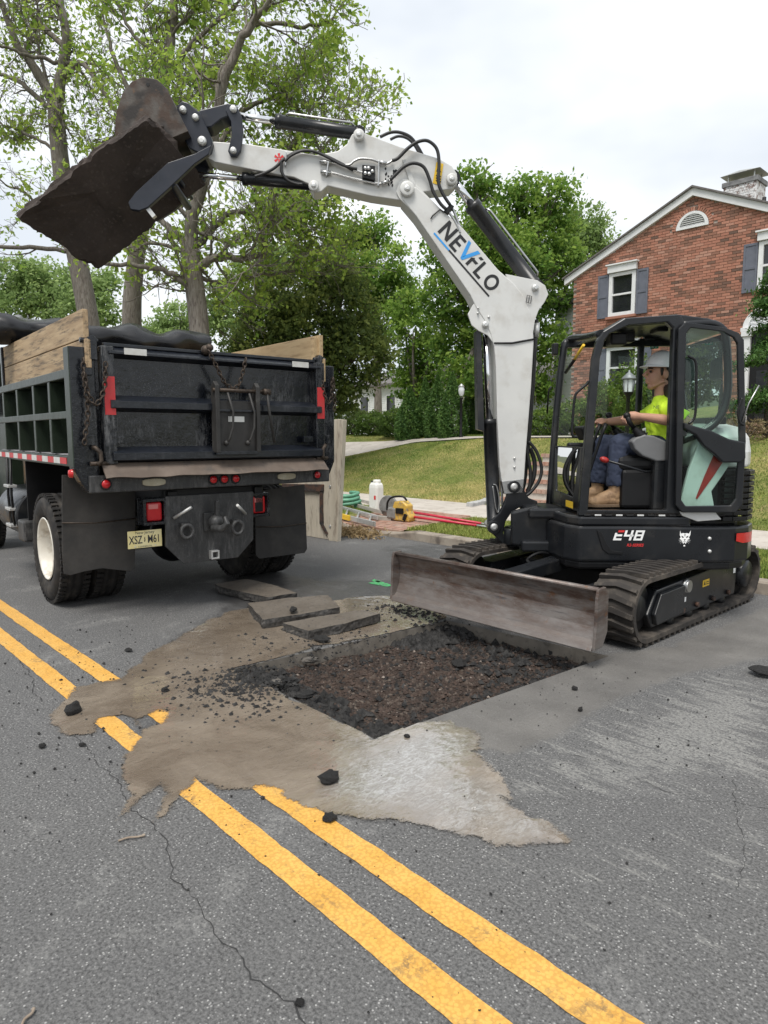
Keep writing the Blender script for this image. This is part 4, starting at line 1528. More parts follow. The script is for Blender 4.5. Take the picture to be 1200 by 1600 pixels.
# ---- hydraulic cylinders
def cylinder(a, b_, split, r_tube, r_rod, name='hydraulic_cylinder', x=0.0, tube_first=False):
    pa, pb = bp(*a, x), bp(*b_, x)
    pm = pa.lerp(pb, split)
    mb = MB()
    t0, t1 = (pa, pm) if tube_first else (pm, pb)
    d = (t1 - t0).normalized()
    L_ = (t1 - t0).length
    mb.lathe([(0, 0), (r_tube * 1.12, 0.0), (r_tube * 1.12, 0.05), (r_tube, 0.055), (r_tube, L_ - 0.03), (r_tube * 1.06, L_ - 0.028), (r_tube * 1.06, L_), (0, L_)] if not tube_first else
             [(0, 0), (r_tube * 1.06, 0), (r_tube * 1.06, 0.03), (r_tube, 0.032), (r_tube, L_ - 0.055), (r_tube * 1.12, L_ - 0.05), (r_tube * 1.12, L_), (0, L_)], t0, d, 22)
    o = bb(mb, name, M['dark_paint'], None, 0, BM)
    mb = MB()
    mb.cyl(*((pm, pb) if tube_first else (pa, pm)), r_rod)
    bb(mb, 'piston_rod', M['chrome'], o, 0, BM)
    mb = MB()
    for p in (pa, pb):
        mb.cyl(p - Vector((0.05, 0, 0)), p + Vector((0.05, 0, 0)), r_tube * 0.95)
    # small side pipe
    side = orth(d)[0]
    bb(mb, 'cylinder_eye', M['black'], o, 0, BM)
    mb = MB()
    off = Vector((-0.03, 0, 0)) + Vector((0, -d.z, d.y)) * (-r_tube * 1.25)
    mb.tube([t0.lerp(t1, 0.12) + off * 0.8, t0.lerp(t1, 0.16) + off, t0.lerp(t1, 0.9) + off, t0.lerp(t1, 0.93) + off * 0.7], 0.011, 8)
    bb(mb, 'oil_pipe', M['steel'], o, 0, BM)
    return o


cylinder((366, 180), (561, 209), 0.33, 0.057, 0.030, x=-0.02)
cylinder((298, 272), (490, 289), 0.42, 0.050, 0.026, x=-0.02)
cylinder((706.5, 280), (837, 449), 0.23, 0.071, 0.037, x=-0.0)
cylinder((759, 509), (772, 824), 0.455, 0.066, 0.036, x=-0.02)
mb = bpoly([(744, 517), (752, 513), (757, 674), (747, 671)], -0.10, 0.04)
bb(mb, 'cylinder_guard', M['dark_paint'], None, 0.003, BM)

# ---- hoses and pipes along boom and arm
def hose(px_list, x, r=0.015, m='hose', n=6, name='hydraulic_hose', parent=None, xe=None):
    k = len(px_list)
    pts = [bp(u, v, x if xe is None else x + (xe - x) * i / (k - 1)) for i, (u, v) in enumerate(px_list)]
    mb = MB()
    mb.tube(smooth_line(pts, n), r, 8)
    return bb(mb, name, M[m], parent, 0, BM)


hose([(613, 251), (622, 247), (637, 232), (652, 222), (668, 220), (682, 232), (686, 254), (685, 284), (692, 303), (703, 320)], -0.15, 0.0155)
hose([(610, 281), (619, 272), (632, 260), (647, 255), (662, 261), (671, 280), (677, 300), (688, 318), (697, 327)], -0.15, 0.0155)
hose([(594, 214), (610, 207), (625, 207), (641, 214), (652, 228), (660, 242)], 0.02, 0.015)
hose([(610, 218), (622, 213), (636, 216), (647, 226), (655, 240)], -0.04, 0.013)
hose([(398, 276), (410, 272), (428, 263), (445, 248), (462, 238), (482, 235), (505, 242), (528, 253), (552, 266)], -0.125, 0.014)
hose([(440, 250), (440, 268), (449, 281), (462, 287), (473, 288)], -0.125, 0.013)
hose([(445, 252), (455, 243), (472, 236), (492, 237), (512, 246), (535, 258), (558, 264)], -0.145, 0.012)
hose([(499, 252), (514, 253), (543, 258), (553, 252), (563, 248), (580, 249), (592, 253), (604, 256), (614, 250)], -0.125, 0.011, 'steel', name='steel_pipe')
hose([(501, 268), (518, 270), (548, 278), (580, 285), (596, 287), (610, 282)], -0.125, 0.011, 'steel', name='steel_pipe')
hose([(548, 264), (560, 268), (568, 270)], -0.125, 0.012, 'steel', name='steel_pipe')
for pts in (((500, 252), (518, 254.5)), ((501, 268), (517, 271)), ((592, 253), (604, 256)), ((596, 287), (608, 283))):
    mb = MB()
    mb.cyl(bp(*pts[0], -0.125), bp(*pts[1], -0.125), 0.018, None, 8)
    bb(mb, 'hose_coupling', M['steel'], arm, 0, BM)
mb = bpoly([(566, 257), (586, 259), (586, 282), (566, 277)], -0.16, -0.10)
blk = bb(mb, 'valve_block', M['black'], arm, 0.004, BM)
for u, v in ((571, 263), (576, 263), (571, 271), (577, 272), (582, 268)):
    mb = MB()
    c_ = bp(u, v, -0.16)
    mb.lathe([(0.0, -0.012), (0.016, -0.012), (0.017, 0)], c_, (1, 0, 0), 10)
    bb(mb, 'valve_plug', M['steel'], arm, 0, BM)
for q in ([(591, 250), (593, 250), (592, 290), (590, 290)], [(512, 252), (514, 252), (511, 274), (509, 274)], [(446, 237), (448, 237), (447, 258), (445, 258)]):
    bb(bpoly(q, -0.145, -0.1), 'pipe_bracket', M['steel'], arm, 0.002, BM)
hose([(703, 320), (710, 332), (716, 348), (722, 362)], -0.10, 0.012, 'steel', name='steel_pipe')
hose([(697, 327), (706, 338), (714, 352), (719, 364)], -0.12, 0.012, 'steel', name='steel_pipe')
bb(bpoly([(693, 330), (704, 318), (710, 322), (700, 334)], -0.15, -0.05), 'hose_clamp', M['black'], boom, 0.004, BM)
mb = MB()
mb.tube([bp(u, v, -0.135) for u, v in ((673, 342), (676, 337), (688, 327), (693, 331))], 0.006, 6)
bb(mb, 'step_bracket', M['black'], boom, 0, BM)
hose([(838, 500), (838, 520), (836, 540), (833, 600), (826, 690), (822, 730), (818, 760), (808, 790)], 0.05, 0.020)
hose([(836, 520), (835, 560), (829, 640), (824, 700), (829, 740), (826, 765), (815, 785)], -0.03, 0.018)
hose([(826, 690), (838, 705), (846, 730), (842, 752), (828, 770), (818, 776)], -0.06, 0.016)
hose([(828, 700), (835, 720), (834, 745), (824, 768)], 0.0, 0.022)
hose([(770, 760), (772, 775), (775, 795), (779, 800), (780, 780), (776, 760), (771, 757)], -0.10, 0.007, 'steel', name='steel_pipe')
mb = MB()
mb.cyl(bp(839, 505, -0.03), bp(838, 527, -0.03), 0.026)
bb(mb, 'hose_coupling', M['zinc'], boom, 0, BM)

# ---- bucket linkage, bucket, thumb
NB = M['navy_black']
for x0 in (-0.15, 0.11):
    bb(bpoly([(352, 172), (357, 162), (368, 163), (377, 180), (380, 205), (376, 235), (370, 244), (360, 244), (356, 236), (362, 212), (361, 190)], x0, x0 + 0.04), 'link_arm', NB, None, 0.006, BM)
bb(bpoly([(305, 178), (312, 172), (356, 161), (366, 164), (366, 178), (345, 186), (330, 198), (316, 200), (308, 190)], -0.10, 0.10), 'bucket_link', NB, None, 0.008, BM)
for u, v, r in ((364, 169, 0.036), (364, 234, 0.034)): pin(u, v, r * 0.85, -0.175, 0.16, arm)
bb(bpoly([(276, 165), (284, 157), (294, 160), (312, 175), (326, 205), (332, 222), (329, 236), (318, 243), (296, 232), (280, 205)], -0.17, 0.17), 'coupler', NB, None, 0.01, BM)
for u, v, r in ((285, 170, 0.036), (304.5, 182, 0.034), (315, 219, 0.046)): pin(u, v, r * 0.85, -0.20, 0.19, arm)
cheek = [(180, 215), (180, 190), (183, 170), (191, 146), (206, 127), (224, 120), (245, 124), (261, 138), (271, 160), (294, 205), (268, 216), (240, 214), (215, 222), (195, 226)]
t = NT('bucket_steel')
c = t.mix(t.ramp(t.noise(7, 3, 0.5), 0.42, 0.6), (0.050, 0.030, 0.020), (0.085, 0.075, 0.066))
c = t.mix(t.ramp(t.noise(4.5, 3, 0.5), 0.48, 0.62), c, (0.022, 0.018, 0.016))
c = t.mix(t.ramp(t.noise(11, 5, 0.6), 0.62, 0.72), c, (0.13, 0.065, 0.03))
t.bump(t.noise(60, 4), 0.2, 0.01)
M['bucket_steel'] = t.set(c, 0.55, 0.2, 0.4)
XB0, XB1 = -0.30, 0.42
mb = MB()
near = [bp(u, v, XB0) for u, v in cheek]
mb.prism(near, (0.022, 0, 0))
mb.prism([p + Vector((XB1 - XB0, 0, 0)) for p in near], (0.022, 0, 0))
bucket = bb(MB().prism(near, (0.022, 0, 0)), 'bucket', M['bucket_steel'], None, 0.004, BM)
bb(MB().prism([p + Vector((XB1 - XB0, 0, 0)) for p in near], (0.022, 0, 0)), 'bucket_cheek', M['bucket_steel'], bucket, 0.004, BM)
sh = MB()
back = near[1:11]
cen = sum((p for p in near), Vector()) / len(near)
for a, b_ in zip(back, back[1:]):
    ia, ib = a.lerp(cen, 0.06), b_.lerp(cen, 0.06)
    w_ = Vector((XB1 - XB0 + 0.02, 0, 0))
    e0 = Vector((0.003, 0, 0))
    vs = [a.lerp(cen, 0.01) + e0, b_.lerp(cen, 0.01) + e0, ib + e0, ia + e0]
    sh.add(vs + [p + w_ - e0 * 2 for p in vs], [(0, 1, 5, 4), (2, 3, 7, 6)])
bb(sh, 'bucket_shell', M['bucket_steel'], bucket, 0, BM)
mb = MB()
c_ = bp(231, 132, XB0 - 0.002)
mb.lathe([(0, -0.001), (0.014, -0.001)], c_, (1, 0, 0), 14)
bb(mb, 'bolt_hole', M['black'], bucket, 0, BM)
for x0 in (-0.42, 0.16):
    pl_ = [(330, 226), (304, 240), (262, 254), (236, 278), (212, 300), (200, 316), (204, 327), (218, 329), (231, 324), (262, 296), (304, 256), (326, 241)] if x0 < 0 else \
        [(336, 234), (318, 285), (272, 328), (245, 345), (225, 336), (222, 325), (262, 296), (300, 256)]
    bb(bpoly(pl_, x0, x0 + 0.05), 'thumb_plate', NB, None, 0.006, BM)
mb = MB()
mb.cyl(bp(268, 286, -0.40), bp(268, 286, -0.40) + Vector((0.6, 0, 0)), 0.035)
thb = bb(mb, 'thumb_plate', NB, None, 0.004, BM)
mb = MB()
mb.prism([bp(u, v, -0.40) for u, v in ((227, 326), (232, 322), (243, 336), (238, 340))], (0.05, 0, 0))
bb(mb, 'thumb_sticker', M['zinc'], thb, 0, BM)
mb = MB()
mb.cyl(bp(278, 278, -0.24), bp(278, 278, -0.24) + Vector((0.5, 0, 0)), 0.02)
bb(mb, 'pivot_pin', NB, thb, 0, BM)

# ---- kingpost and swing cylinder
DP = M['dark_paint']
king = bb(bpoly([(791, 757), (797, 751), (811, 752), (818, 763), (826, 778), (840, 783), (840, 791), (826, 792), (812, 793), (800, 800), (790, 815), (786, 834), (800, 840), (838, 842), (838, 852), (795, 856), (785, 850), (774, 838), (765, 830), (763, 817), (771, 811), (781, 801), (788, 787), (792, 775)], -0.13, -0.075), 'swing_post', DP, None, 0.008, BM)
bb(bpoly([(791, 757), (797, 751), (811, 752), (818, 763), (826, 778), (840, 783), (840, 791), (826, 792), (812, 793), (800, 800), (790, 815), (786, 834), (800, 840), (838, 842), (838, 852), (795, 856), (785, 850), (774, 838), (765, 830), (763, 817), (771, 811), (781, 801), (788, 787), (792, 775)], 0.075, 0.13), 'swing_post_plate', DP, king, 0.008, BM)
pin(804, 761, 0.036, -0.165, 0.15, king)
pin(772.5, 824, 0.036, -0.165, 0.15, king)
for u, v, r in ((804, 761, 0.058), (772.5, 824, 0.06)):
    mb = MB()
    c_ = bp(u, v, -0.148)
    mb.cyl(c_, c_ + Vector((0.06, 0, 0)), r, None, 24)
    bb(mb, 'pin_collar', DP, king, 0.004, BM)
mb = MB()
for v0, v1 in ((824, 831), (838, 856)):
    p0, p1 = bp(800, v0, 0.0), bp(800, v1, 0.0)
    mb.cyl(p0, p1, 0.085, None, 24)
mb.cyl(bp(800, 822, 0.0), bp(800, 858, 0.0), 0.07)
bb(mb, 'swing_pivot', DP, king, 0.006, BM)
mb = MB()
mb.tube([bp(812, 838, -0.16), bp(880, 842, -0.16)], 0.026, 12)
bb(mb, 'piston_rod', M['chrome'], king, 0, BM)
mb = MB()
mb.cyl(bp(797, 826, -0.13), bp(797, 850, -0.13), 0.062, None, 20)
bb(mb, 'swing_clevis', DP, king, 0.006, BM)
# front casting that carries the kingpost
fc = MB()
fc.prism([ep(u, v, -0.30) for u, v in ((800, 800), (840, 790), (880, 806), (905, 822), (905, 870), (880, 868), (852, 858), (800, 852))], (0.10, 0, 0))
bb(fc, 'front_casting', DP, None, 0.02)
fc = MB()
fc.prism([ep(u, v, -0.05) for u, v in ((806, 800), (840, 796), (905, 812), (905, 870), (852, 858), (806, 850))], (0.10, 0, 0))
bb(fc, 'front_casting', DP, None, 0.02)
fc = MB()
fc.box((-0.1, 0.62, 0.60), (0.55, 0.42, 0.10))
fc.box((-0.1, 0.60, 0.90), (0.55, 0.34, 0.09))
bb(fc, 'front_casting', DP, None, 0.02)

# ---- upper structure
PLAN = [(-0.78, 0.42), (-0.785, 0.1), (-0.785, -0.5), (-0.78, -0.72), (-0.75, -0.88), (-0.66, -1.03), (-0.50, -1.14), (-0.28, -1.20), (0.0, -1.22), (0.3, -1.18), (0.55, -1.07), (0.72, -0.9), (0.79, -0.65), (0.79, 0.40), (0.6, 0.55), (0.1, 0.62), (-0.35, 0.60), (-0.66, 0.52)]


def planprism(pl_, z0, z1, sx=1.0, sy=1.0):
    return MB().prism([(x * sx, y * sy, z0) for x, y in pl_], (0, 0, z1 - z0))


TAIL = [p for p in PLAN]
house = bb(planprism(PLAN, 0.535, 0.845), 'house_skirt', DP, None, 0.025, None, 3)
bb(planprism([(x * 0.97, y * 0.97) for x, y in PLAN], 0.47, 0.54), 'house_base', M['black'], None, 0.02)
up_ = [(-0.78, 0.42), (-0.782, -0.43), (-0.775, -0.50), (-0.5, -0.52), (0.7, -0.5), (0.74, 0.35), (0.1, 0.56), (-0.35, 0.56), (-0.66, 0.50)]
bb(planprism(up_, 0.842, 0.925), 'house_skirt', DP, house, 0.02)
mb = MB()
mb.prism([(-0.778, -0.50, 0.842), (-0.778, -0.44, 0.92), (-0.778, -0.40, 0.92), (-0.778, -0.40, 0.842)], (0.5, 0, 0))
bb(mb, 'skirt_ramp', DP, house, 0.006)
for k in range(9):
    mb = MB()
    y = 0.36 - k * 0.088
    mb.box((-0.742, y, 0.930), (0.075, 0.055, 0.014), (0, 0.12, 0))
    bb(mb, 'step_grip', M['zinc'] if k % 2 else M['black'], house, 0.003)
mb = MB()                                        # pressed recess on the side
pts = [ep(u, v, -0.787) for u, v in ((932, 828), (940, 832), (948, 850), (956, 860), (972, 862), (972, 866), (950, 865), (941, 858))]
mb.prism(pts, (-0.006, 0, 0))
bb(mb, 'side_press', M['black'], house, 0.004)
fwd, z_ = Vector((0, -1, 0)), Vector((0, 0, 1))
# E48 badge
E_ORG = ep(985, 836.5, -0.7895)
SW = M['sticker_white']


def badge(polys, m, name='model_badge', org=E_ORG, s=0.085, sl=0.28):
    mb = MB()
    for p in polys:
        pts = [org + fwd * ((a + c * sl) * s) + z_ * (c * s) for a, c in p]
        mb.add(pts, [tuple(range(len(pts)))])
    return bb(mb, name, m, house)


badge([[(-1.55, -.5), (-.75, -.5), (-.75, -.3), (-1.33, -.3), (-1.33, -.1), (-.80, -.1), (-.80, .1), (-1.33, .1), (-1.33, .24), (-1.55, .24)]], SW)
badge([[(-1.3, .3), (-.7, .3), (-.7, .5), (-1.3, .5)]], M['sticker_red'])
badge([[(-.62, -.12), (.30, -.12), (.30, .07), (-.62, .07)], [(-.02, -.5), (.20, -.5), (.20, .5), (-.02, .5)], [(-.62, .07), (-.40, .07), (-.40, .5), (-.62, .5)]], SW)
badge([[(.42, -.5), (1.28, -.5), (1.28, -.31), (.42, -.31)], [(.42, -.08), (1.28, -.08), (1.28, .10), (.42, .10)], [(.42, .31), (1.28, .31), (1.28, .5), (.42, .5)],
       [(.42, -.31), (.63, -.31), (.63, -.08), (.42, -.08)], [(1.07, -.31), (1.28, -.31), (1.28, -.08), (1.07, -.08)], [(.42, .10), (.63, .10), (.63, .31), (.42, .31)], [(1.07, .10), (1.28, .10), (1.28, .31), (1.07, .31)]], SW)
letters('series_badge', 'R2-SERIES', 0.033, M['sticker_red'], house, ep(992, 852, -0.7895), fwd, z_, shear=0.3, bold=0.0008)
# cat head badge
CB = ep(1070, 840.5, -0.7895)
S_ = 0.066
catp = [(-.62, .95), (-.5, .55), (-.25, .62), (.0, .58), (.25, .62), (.5, .55), (.70, .98), (.66, .35), (.50, .05), (.62, -.12), (.40, -.20), (.30, -.42), (.22, -.62), (.12, -.78), (.05, -.62), (-.10, -.62), (-.14, -.80), (-.24, -.62), (-.32, -.40), (-.46, -.22), (-.66, -.12), (-.52, .08), (-.64, .38)]
mb = MB()
mb.add([CB + fwd * (a * S_) + z_ * (c * S_) for a, c in catp], [tuple(range(len(catp)))])
for (x0, y0, x1, y1) in ((-.3, -.3, -.75, -.30), (-.3, -.35, -.70, -.55), (-.28, -.42, -.55, -.75), (.3, -.3, .75, -.30), (.3, -.35, .70, -.55), (.26, -.42, .52, -.75)):
    mb.add([CB + fwd * (a * S_) + z_ * (c * S_) for a, c in ((x0, y0 - .02), (x1, y1 - .012), (x1, y1 + .012), (x0, y0 + .03))], [(0, 1, 2, 3)])
mb.add([CB + fwd * (a * S_) + z_ * (c * S_) for a, c in ((-.1, -.9), (.08, -.9), (.1, -1.08), (-.12, -1.08))], [(0, 1, 2, 3)])
cat = bb(mb, 'head_emblem', SW, house)
mb = MB()
for q in ([(-.42, .28), (-.12, .12), (-.2, .0), (-.40, .10)], [(.42, .30), (.14, .12), (.20, .0), (.42, .12)], [(-.12, -.18), (.12, -.18), (.04, -.34), (-.04, -.34)], [(-.2, -.46), (.18, -.46), (.12, -.52), (-.14, -.52)], [(-.06, .5), (.06, .5), (.03, .2), (-.03, .2)]):
    mb.add([CB + Vector((-0.001, 0, 0)) + fwd * (a * S_) + z_ * (c * S_) for a, c in q], [(0, 1, 2, 3)])
bb(mb, 'emblem_print', K, house)
for u, v in ((1110, 842), (1110, 862)):
    mb = MB()
    p = ep(u, v, -0.80)
    mb.lathe([(0, -0.006), (0.013, -0.004), (0.016, 0.003), (0.016, 0.02)], p + Vector((0.01, 0, 0)), (1, 0, 0), 12)
    bb(mb, 'bolt', M['zinc'], house)
# red lamp on the tail corner
mb = MB()
a0 = Vector((-0.735, -0.93, 0.755))
for k in range(6):
    pass
tl = [(-0.752, -0.875), (-0.72, -0.945), (-0.67, -1.02), (-0.60, -1.075)]
mb = MB()
vs = []
for i, (x, y) in enumerate(tl):
    d = Vector((x, y + 0.45, 0)).normalized() * 0.014
    vs += [Vector((x, y, 0.70 + 0.02 * (i == 0))) + d, Vector((x, y, 0.785)) + d]
mb.add(vs, [(2 * i, 2 * i + 2, 2 * i + 3, 2 * i + 1) for i in range(3)], True)
bb(mb, 'tail_lamp', M['red_lens'], house)
# engine cover, grille
HOODP = [(-0.72, -0.50), (-0.74, -0.78), (-0.68, -0.98), (-0.52, -1.08), (-0.2, -1.13), (0.3, -1.12), (0.6, -1.0), (0.72, -0.75), (0.72, -0.45), (-0.3, -0.45)]
bb(planprism([(x * 0.95, y * 0.94) for x, y in HOODP], 0.84, 1.34), 'engine_bay', M['black'], None, 0.02)
hood = MB()
lay = [(1.0, 1.33), (1.0, 1.46), (0.96, 1.58), (0.86, 1.66), (0.6, 1.70)]
n = len(HOODP)
vs = []
for s_, z in lay: vs += [(x * s_, -0.75 + (y + 0.75) * s_, z) for x, y in HOODP]
fs = [(i * n + k, i * n + (k + 1) % n, (i + 1) * n + (k + 1) % n, (i + 1) * n + k) for i in range(len(lay) - 1) for k in range(n)]
fs += [tuple(range(n))[::-1], tuple((len(lay) - 1) * n + k for k in range(n))]
hood.add(vs, fs)
bb(hood, 'engine_cover', M['white_paint'], None, 0.03, None, 3)
arc = [(-0.745, -0.76), (-0.742, -0.84), (-0.70, -0.97), (-0.54, -1.09), (-0.2, -1.155), (0.2, -1.15)]
for k in range(9):
    z = 0.905 + k * 0.048
    mb = MB()
    for (x0, y0), (x1, y1) in zip(arc, arc[1:]):
        mb.bar((x0, y0, z), (x1, y1, z), 0.045, 0.034)
    bb(mb, 'grille_slat', M['black'], None, 0.004)
# pale side cover with the red wedge
cov = MB()
cov.prism([ep(u, v, -0.785) for u, v in ((1063, 800), (1064, 780), (1076, 735), (1092, 692), (1100, 684), (1150, 690), (1150, 712), (1128, 745), (1112, 768), (1118, 800), (1128, 812), (1090, 815), (1066, 806))], (0.04, 0, 0))
cover = bb(cov, 'side_cover', M['white_paint'], None, 0.008)
mb = MB()
mb.prism([ep(u, v, -0.787) for u, v in ((1117, 706), (1136, 712), (1116, 742), (1089, 780), (1087, 778), (1100, 745))], (-0.003, 0, 0))
bb(mb, 'red_wedge', M['red_paint'], cover)

# ---- cab
CABX0, CABX1 = -0.77, 0.13
mb = MB()
outer = [(904, 806), (926, 560), (933, 532), (942, 518), (976, 497), (1064, 491), (1070, 502), (1066, 640), (1063, 806)]
inner = [(919, 797), (938, 560), (945, 533), (953, 521), (983, 508), (1042, 503), (1052, 513), (1047, 640), (1041, 797)]
mb.ring([ep(u, v, CABX0) for u, v in outer], [ep(u, v, CABX0) for u, v in inner], (0.075, 0, 0))
cab = bb(mb, 'cab_frame', DP, None, 0.012)
far = [p + Vector((CABX1 - CABX0 - 0.02, 0, 0)) for p in [ep(u, v, CABX0) for u, v in outer]]
mb = MB()
pA, pB = ep(858, 792, CABX1), ep(881, 545, CABX1)
mb.tube(smooth_line([pA, ep(870, 640, CABX1), pB, ep(886, 536, CABX1), ep(893, 529, CABX1 - 0.03), (CABX1 - 0.35, ep(942, 518)[1], 2.47), ep(940, 521, CABX0 + 0.04)], 4), 0.034, 10)
bb(mb, 'front_pillar', DP, cab)
mb = MB()                                        # far side posts and rails
yb = ep(1052, 700)[1]
mb.bar((CABX1, yb, 0.96), (CABX1, yb, 2.50), 0.06, 0.05, (0, 1, 0))
bb(mb, 'cab_post', DP, cab, 0.008)
mb = MB()
mb.bar((CABX1, pB.y, 2.45), (CABX1, -0.72, 2.46), 0.06, 0.06)
bb(mb, 'cab_rail', DP, cab, 0.008)
mb = MB()
mb.bar((CABX1, pA.y - 0.02, 1.30), (CABX1, -0.72, 1.30), 0.05, 0.05)
bb(mb, 'cab_rail', DP, cab, 0.008)
mb = MB()
mb.box((CABX1, -0.15, 1.12), (0.03, 1.2, 0.34))
bb(mb, 'cab_panel', M['black'], cab)
for x in (CABX0 + 0.05, CABX1):
    mb = MB()
    mb.tube(smooth_line([ep(u, v, CABX0) + Vector((x - CABX0, 0, 0)) for u, v in ((1066, 506), (1112, 504), (1132, 512), (1139, 530), (1142, 605), (1131, 648), (1108, 671), (1068, 689))], 4), 0.034, 8)
    bb(mb, 'rear_pillar', DP, cab)
mb = MB()
mb.bar((CABX0 + 0.05, -0.74, 1.72), (CABX1, -0.74, 1.72), 0.06, 0.06)
bb(mb, 'cab_rail', DP, cab, 0.008)
roofp = [(940, 520), (976, 496.5), (1064, 490.5), (1112, 497), (1130, 503), (1139, 512), (1139, 518), (1064, 503), (980, 510)]
bb(MB().prism([ep(u, v, CABX0) + Vector((0.035, 0, 0.004)) for u, v in roofp], (CABX1 - CABX0 - 0.02, 0, 0)), 'cab_roof', DP, cab, 0.02, None, 3)
mb = MB()
mb.box(((CABX0 + CABX1) / 2, -0.2, 0.945), (CABX1 - CABX0, 1.15, 0.03))
bb(mb, 'cab_floor', M['rubber'], cab, 0.004)
# front lower panel with its own pane
fy = 0.425
zb, zt = 0.955, 1.50
f0, f1 = CABX0 + 0.07, CABX1 - 0.02
po = [(f0, fy, zb), (f1, fy + 0.06, zb), (f1, fy + 0.04, zt), (f0, fy - 0.02, zt)]
pi = [(f0 + 0.14, fy + .01, zb + 0.11), (f1 - 0.16, fy + 0.05, zb + 0.13), (f1 - 0.05, fy + 0.04, zt - 0.012), (f0 + 0.05, fy - 0.018, zt - 0.012)]
bb(MB().ring(po, pi, (0, -0.04, 0)), 'front_panel', DP, cab, 0.006)
mb = MB()
mb.add([Vector(p) + Vector((0, -0.012, 0)) for p in pi], [(0, 1, 2, 3)])
bb(mb, 'lower_window', M['glass'], cab)
mb = MB()
mb.add([(CABX1, pA.y - 0.04, 1.34), (CABX1, -0.72, 1.34), (CABX1, -0.72, 2.42), (CABX1, pB.y - 0.04, 2.42)], [(0, 1, 2, 3)])
bb(mb, 'side_window', M['glass'], cab)
mb = MB()
mb.add([ep(u, v, CABX0 + 0.05) for u, v in ((1070, 510), (1112, 509), (1132, 518), (1138, 605), (1128, 645), (1107, 668), (1072, 684))], [tuple(range(7))])
bb(mb, 'side_window', M['glass'], cab)
mb = MB()
mb.add([(CABX0 + 0.06, -0.745, 1.74), (CABX1, -0.745, 1.74), (CABX1, -0.70, 2.42), (CABX0 + 0.06, -0.70, 2.42)], [(0, 1, 2, 3)])
bb(mb, 'rear_window', M['glass'], cab)
# yellow sticker on front panel
mb = MB()
pts = [EX.at(u, v, 'y', fy + 0.015) for u, v in ((886, 781), (897.5, 784), (897.5, 795), (886, 791))]
mb.add([p + Vector((0, 0.012, 0)) for p in pts], [(0, 1, 2, 3)])
bb(mb, 'warning_sticker', M['yellow_sticker'], cab)
# grab handle by the door, wiper strut, work lamp, mirror
mb = MB()
mb.tube(smooth_line([ep(u, v, -0.79) for u, v in ((920, 595), (916, 601), (904, 611), (898, 622), (894, 668), (895, 681), (902, 683))], 4), 0.011, 8)
bb(mb, 'grab_handle', M['black'], cab)
mb = MB()
mb.cyl(EX.at(912, 539, 'y', 0.36), EX.at(898, 561, 'y', 0.38), 0.012)
bb(mb, 'window_strut', M['yellow_sticker'], cab)
mb = MB()
mb.cyl(EX.at(898, 561, 'y', 0.38), EX.at(884, 582, 'y', 0.39), 0.015)
bb(mb, 'window_strut', M['black'], cab)
mb = MB()
mb.box(ep(867, 546, 0.14), (0.10, 0.05, 0.11))
bb(mb, 'work_lamp', M['black'], cab, 0.01)
mb = MB()
mb.box(ep(963, 531, -0.45), (0.16, 0.14, 0.10))
mb.box(ep(978, 525, -0.3), (0.14, 0.12, 0.12))
bb(mb, 'roof_console', M['black'], cab, 0.015)
mb = MB()
mb.box(ep(1030, 514, -0.4), (0.2, 0.09, 0.07))
bb(mb, 'dome_lamp', M['black'], cab, 0.01)
mb = MB()
mb.tube([ep(855, 646, 0.16), ep(857, 612, 0.16), ep(861, 604, 0.14)], 0.008, 6)
bb(mb, 'mirror_stay', M['black'], cab)
# open door folded back against the rear side
DX = -0.835
do = [(1060, 514), (1071, 503), (1132, 511), (1155, 520), (1163, 531), (1166, 690), (1161, 788), (1150, 801), (1066, 801), (1056, 790)]
di = [(1073, 521), (1080, 512), (1130, 518), (1147, 527), (1153, 537), (1156, 690), (1150, 779), (1142, 790), (1072, 791), (1065, 781)]
door = bb(MB().ring([ep(u, v, DX) for u, v in do], [ep(u, v, DX) for u, v in di], (0.035, 0, 0)), 'cab_door', DP, None, 0.008)
mb = MB()
mb.add([ep(u, v, DX) + Vector((0.016, 0, 0)) for u, v in di], [tuple(range(len(di)))])
bb(mb, 'door_glass', M['door_glass'], door)
bb(epoly([(1070, 660), (1080, 664), (1112, 673), (1140, 686), (1165, 691), (1166, 716), (1158, 723), (1130, 723), (1117, 710), (1100, 697), (1088, 680), (1070, 670)], DX - 0.03, DX + 0.03), 'door_arm_panel', DP, door, 0.012, None, 3)
mb = MB()
mb.tube(smooth_line([ep(u, v, DX - 0.02) for u, v in ((1075, 556), (1078, 558), (1087, 566), (1088, 600), (1087, 640), (1084, 655), (1076, 662))], 4), 0.011, 8)
bb(mb, 'grab_handle', M['black'], door)
mb = MB()
mb.tube(smooth_line([ep(u, v, DX - 0.02) for u, v in ((1160, 622), (1156, 632), (1153, 645), (1156, 660), (1162, 664))], 4), 0.010, 8)
bb(mb, 'grab_handle', M['black'], door)
mb = MB()
mb.tube([ep(u, v, DX - 0.01) for u, v in ((1160, 660), (1170, 630), (1186, 602))], 0.006, 6)
bb(mb, 'door_stay', M['steel'], door)
for v in (540, 760):
    mb = MB()
    p = ep(1060, v, -0.79)
    mb.cyl(p - Vector((0, 0, 0.05)), p + Vector((0, 0, 0.05)), 0.018)
    bb(mb, 'door_hinge', M['black'], door)

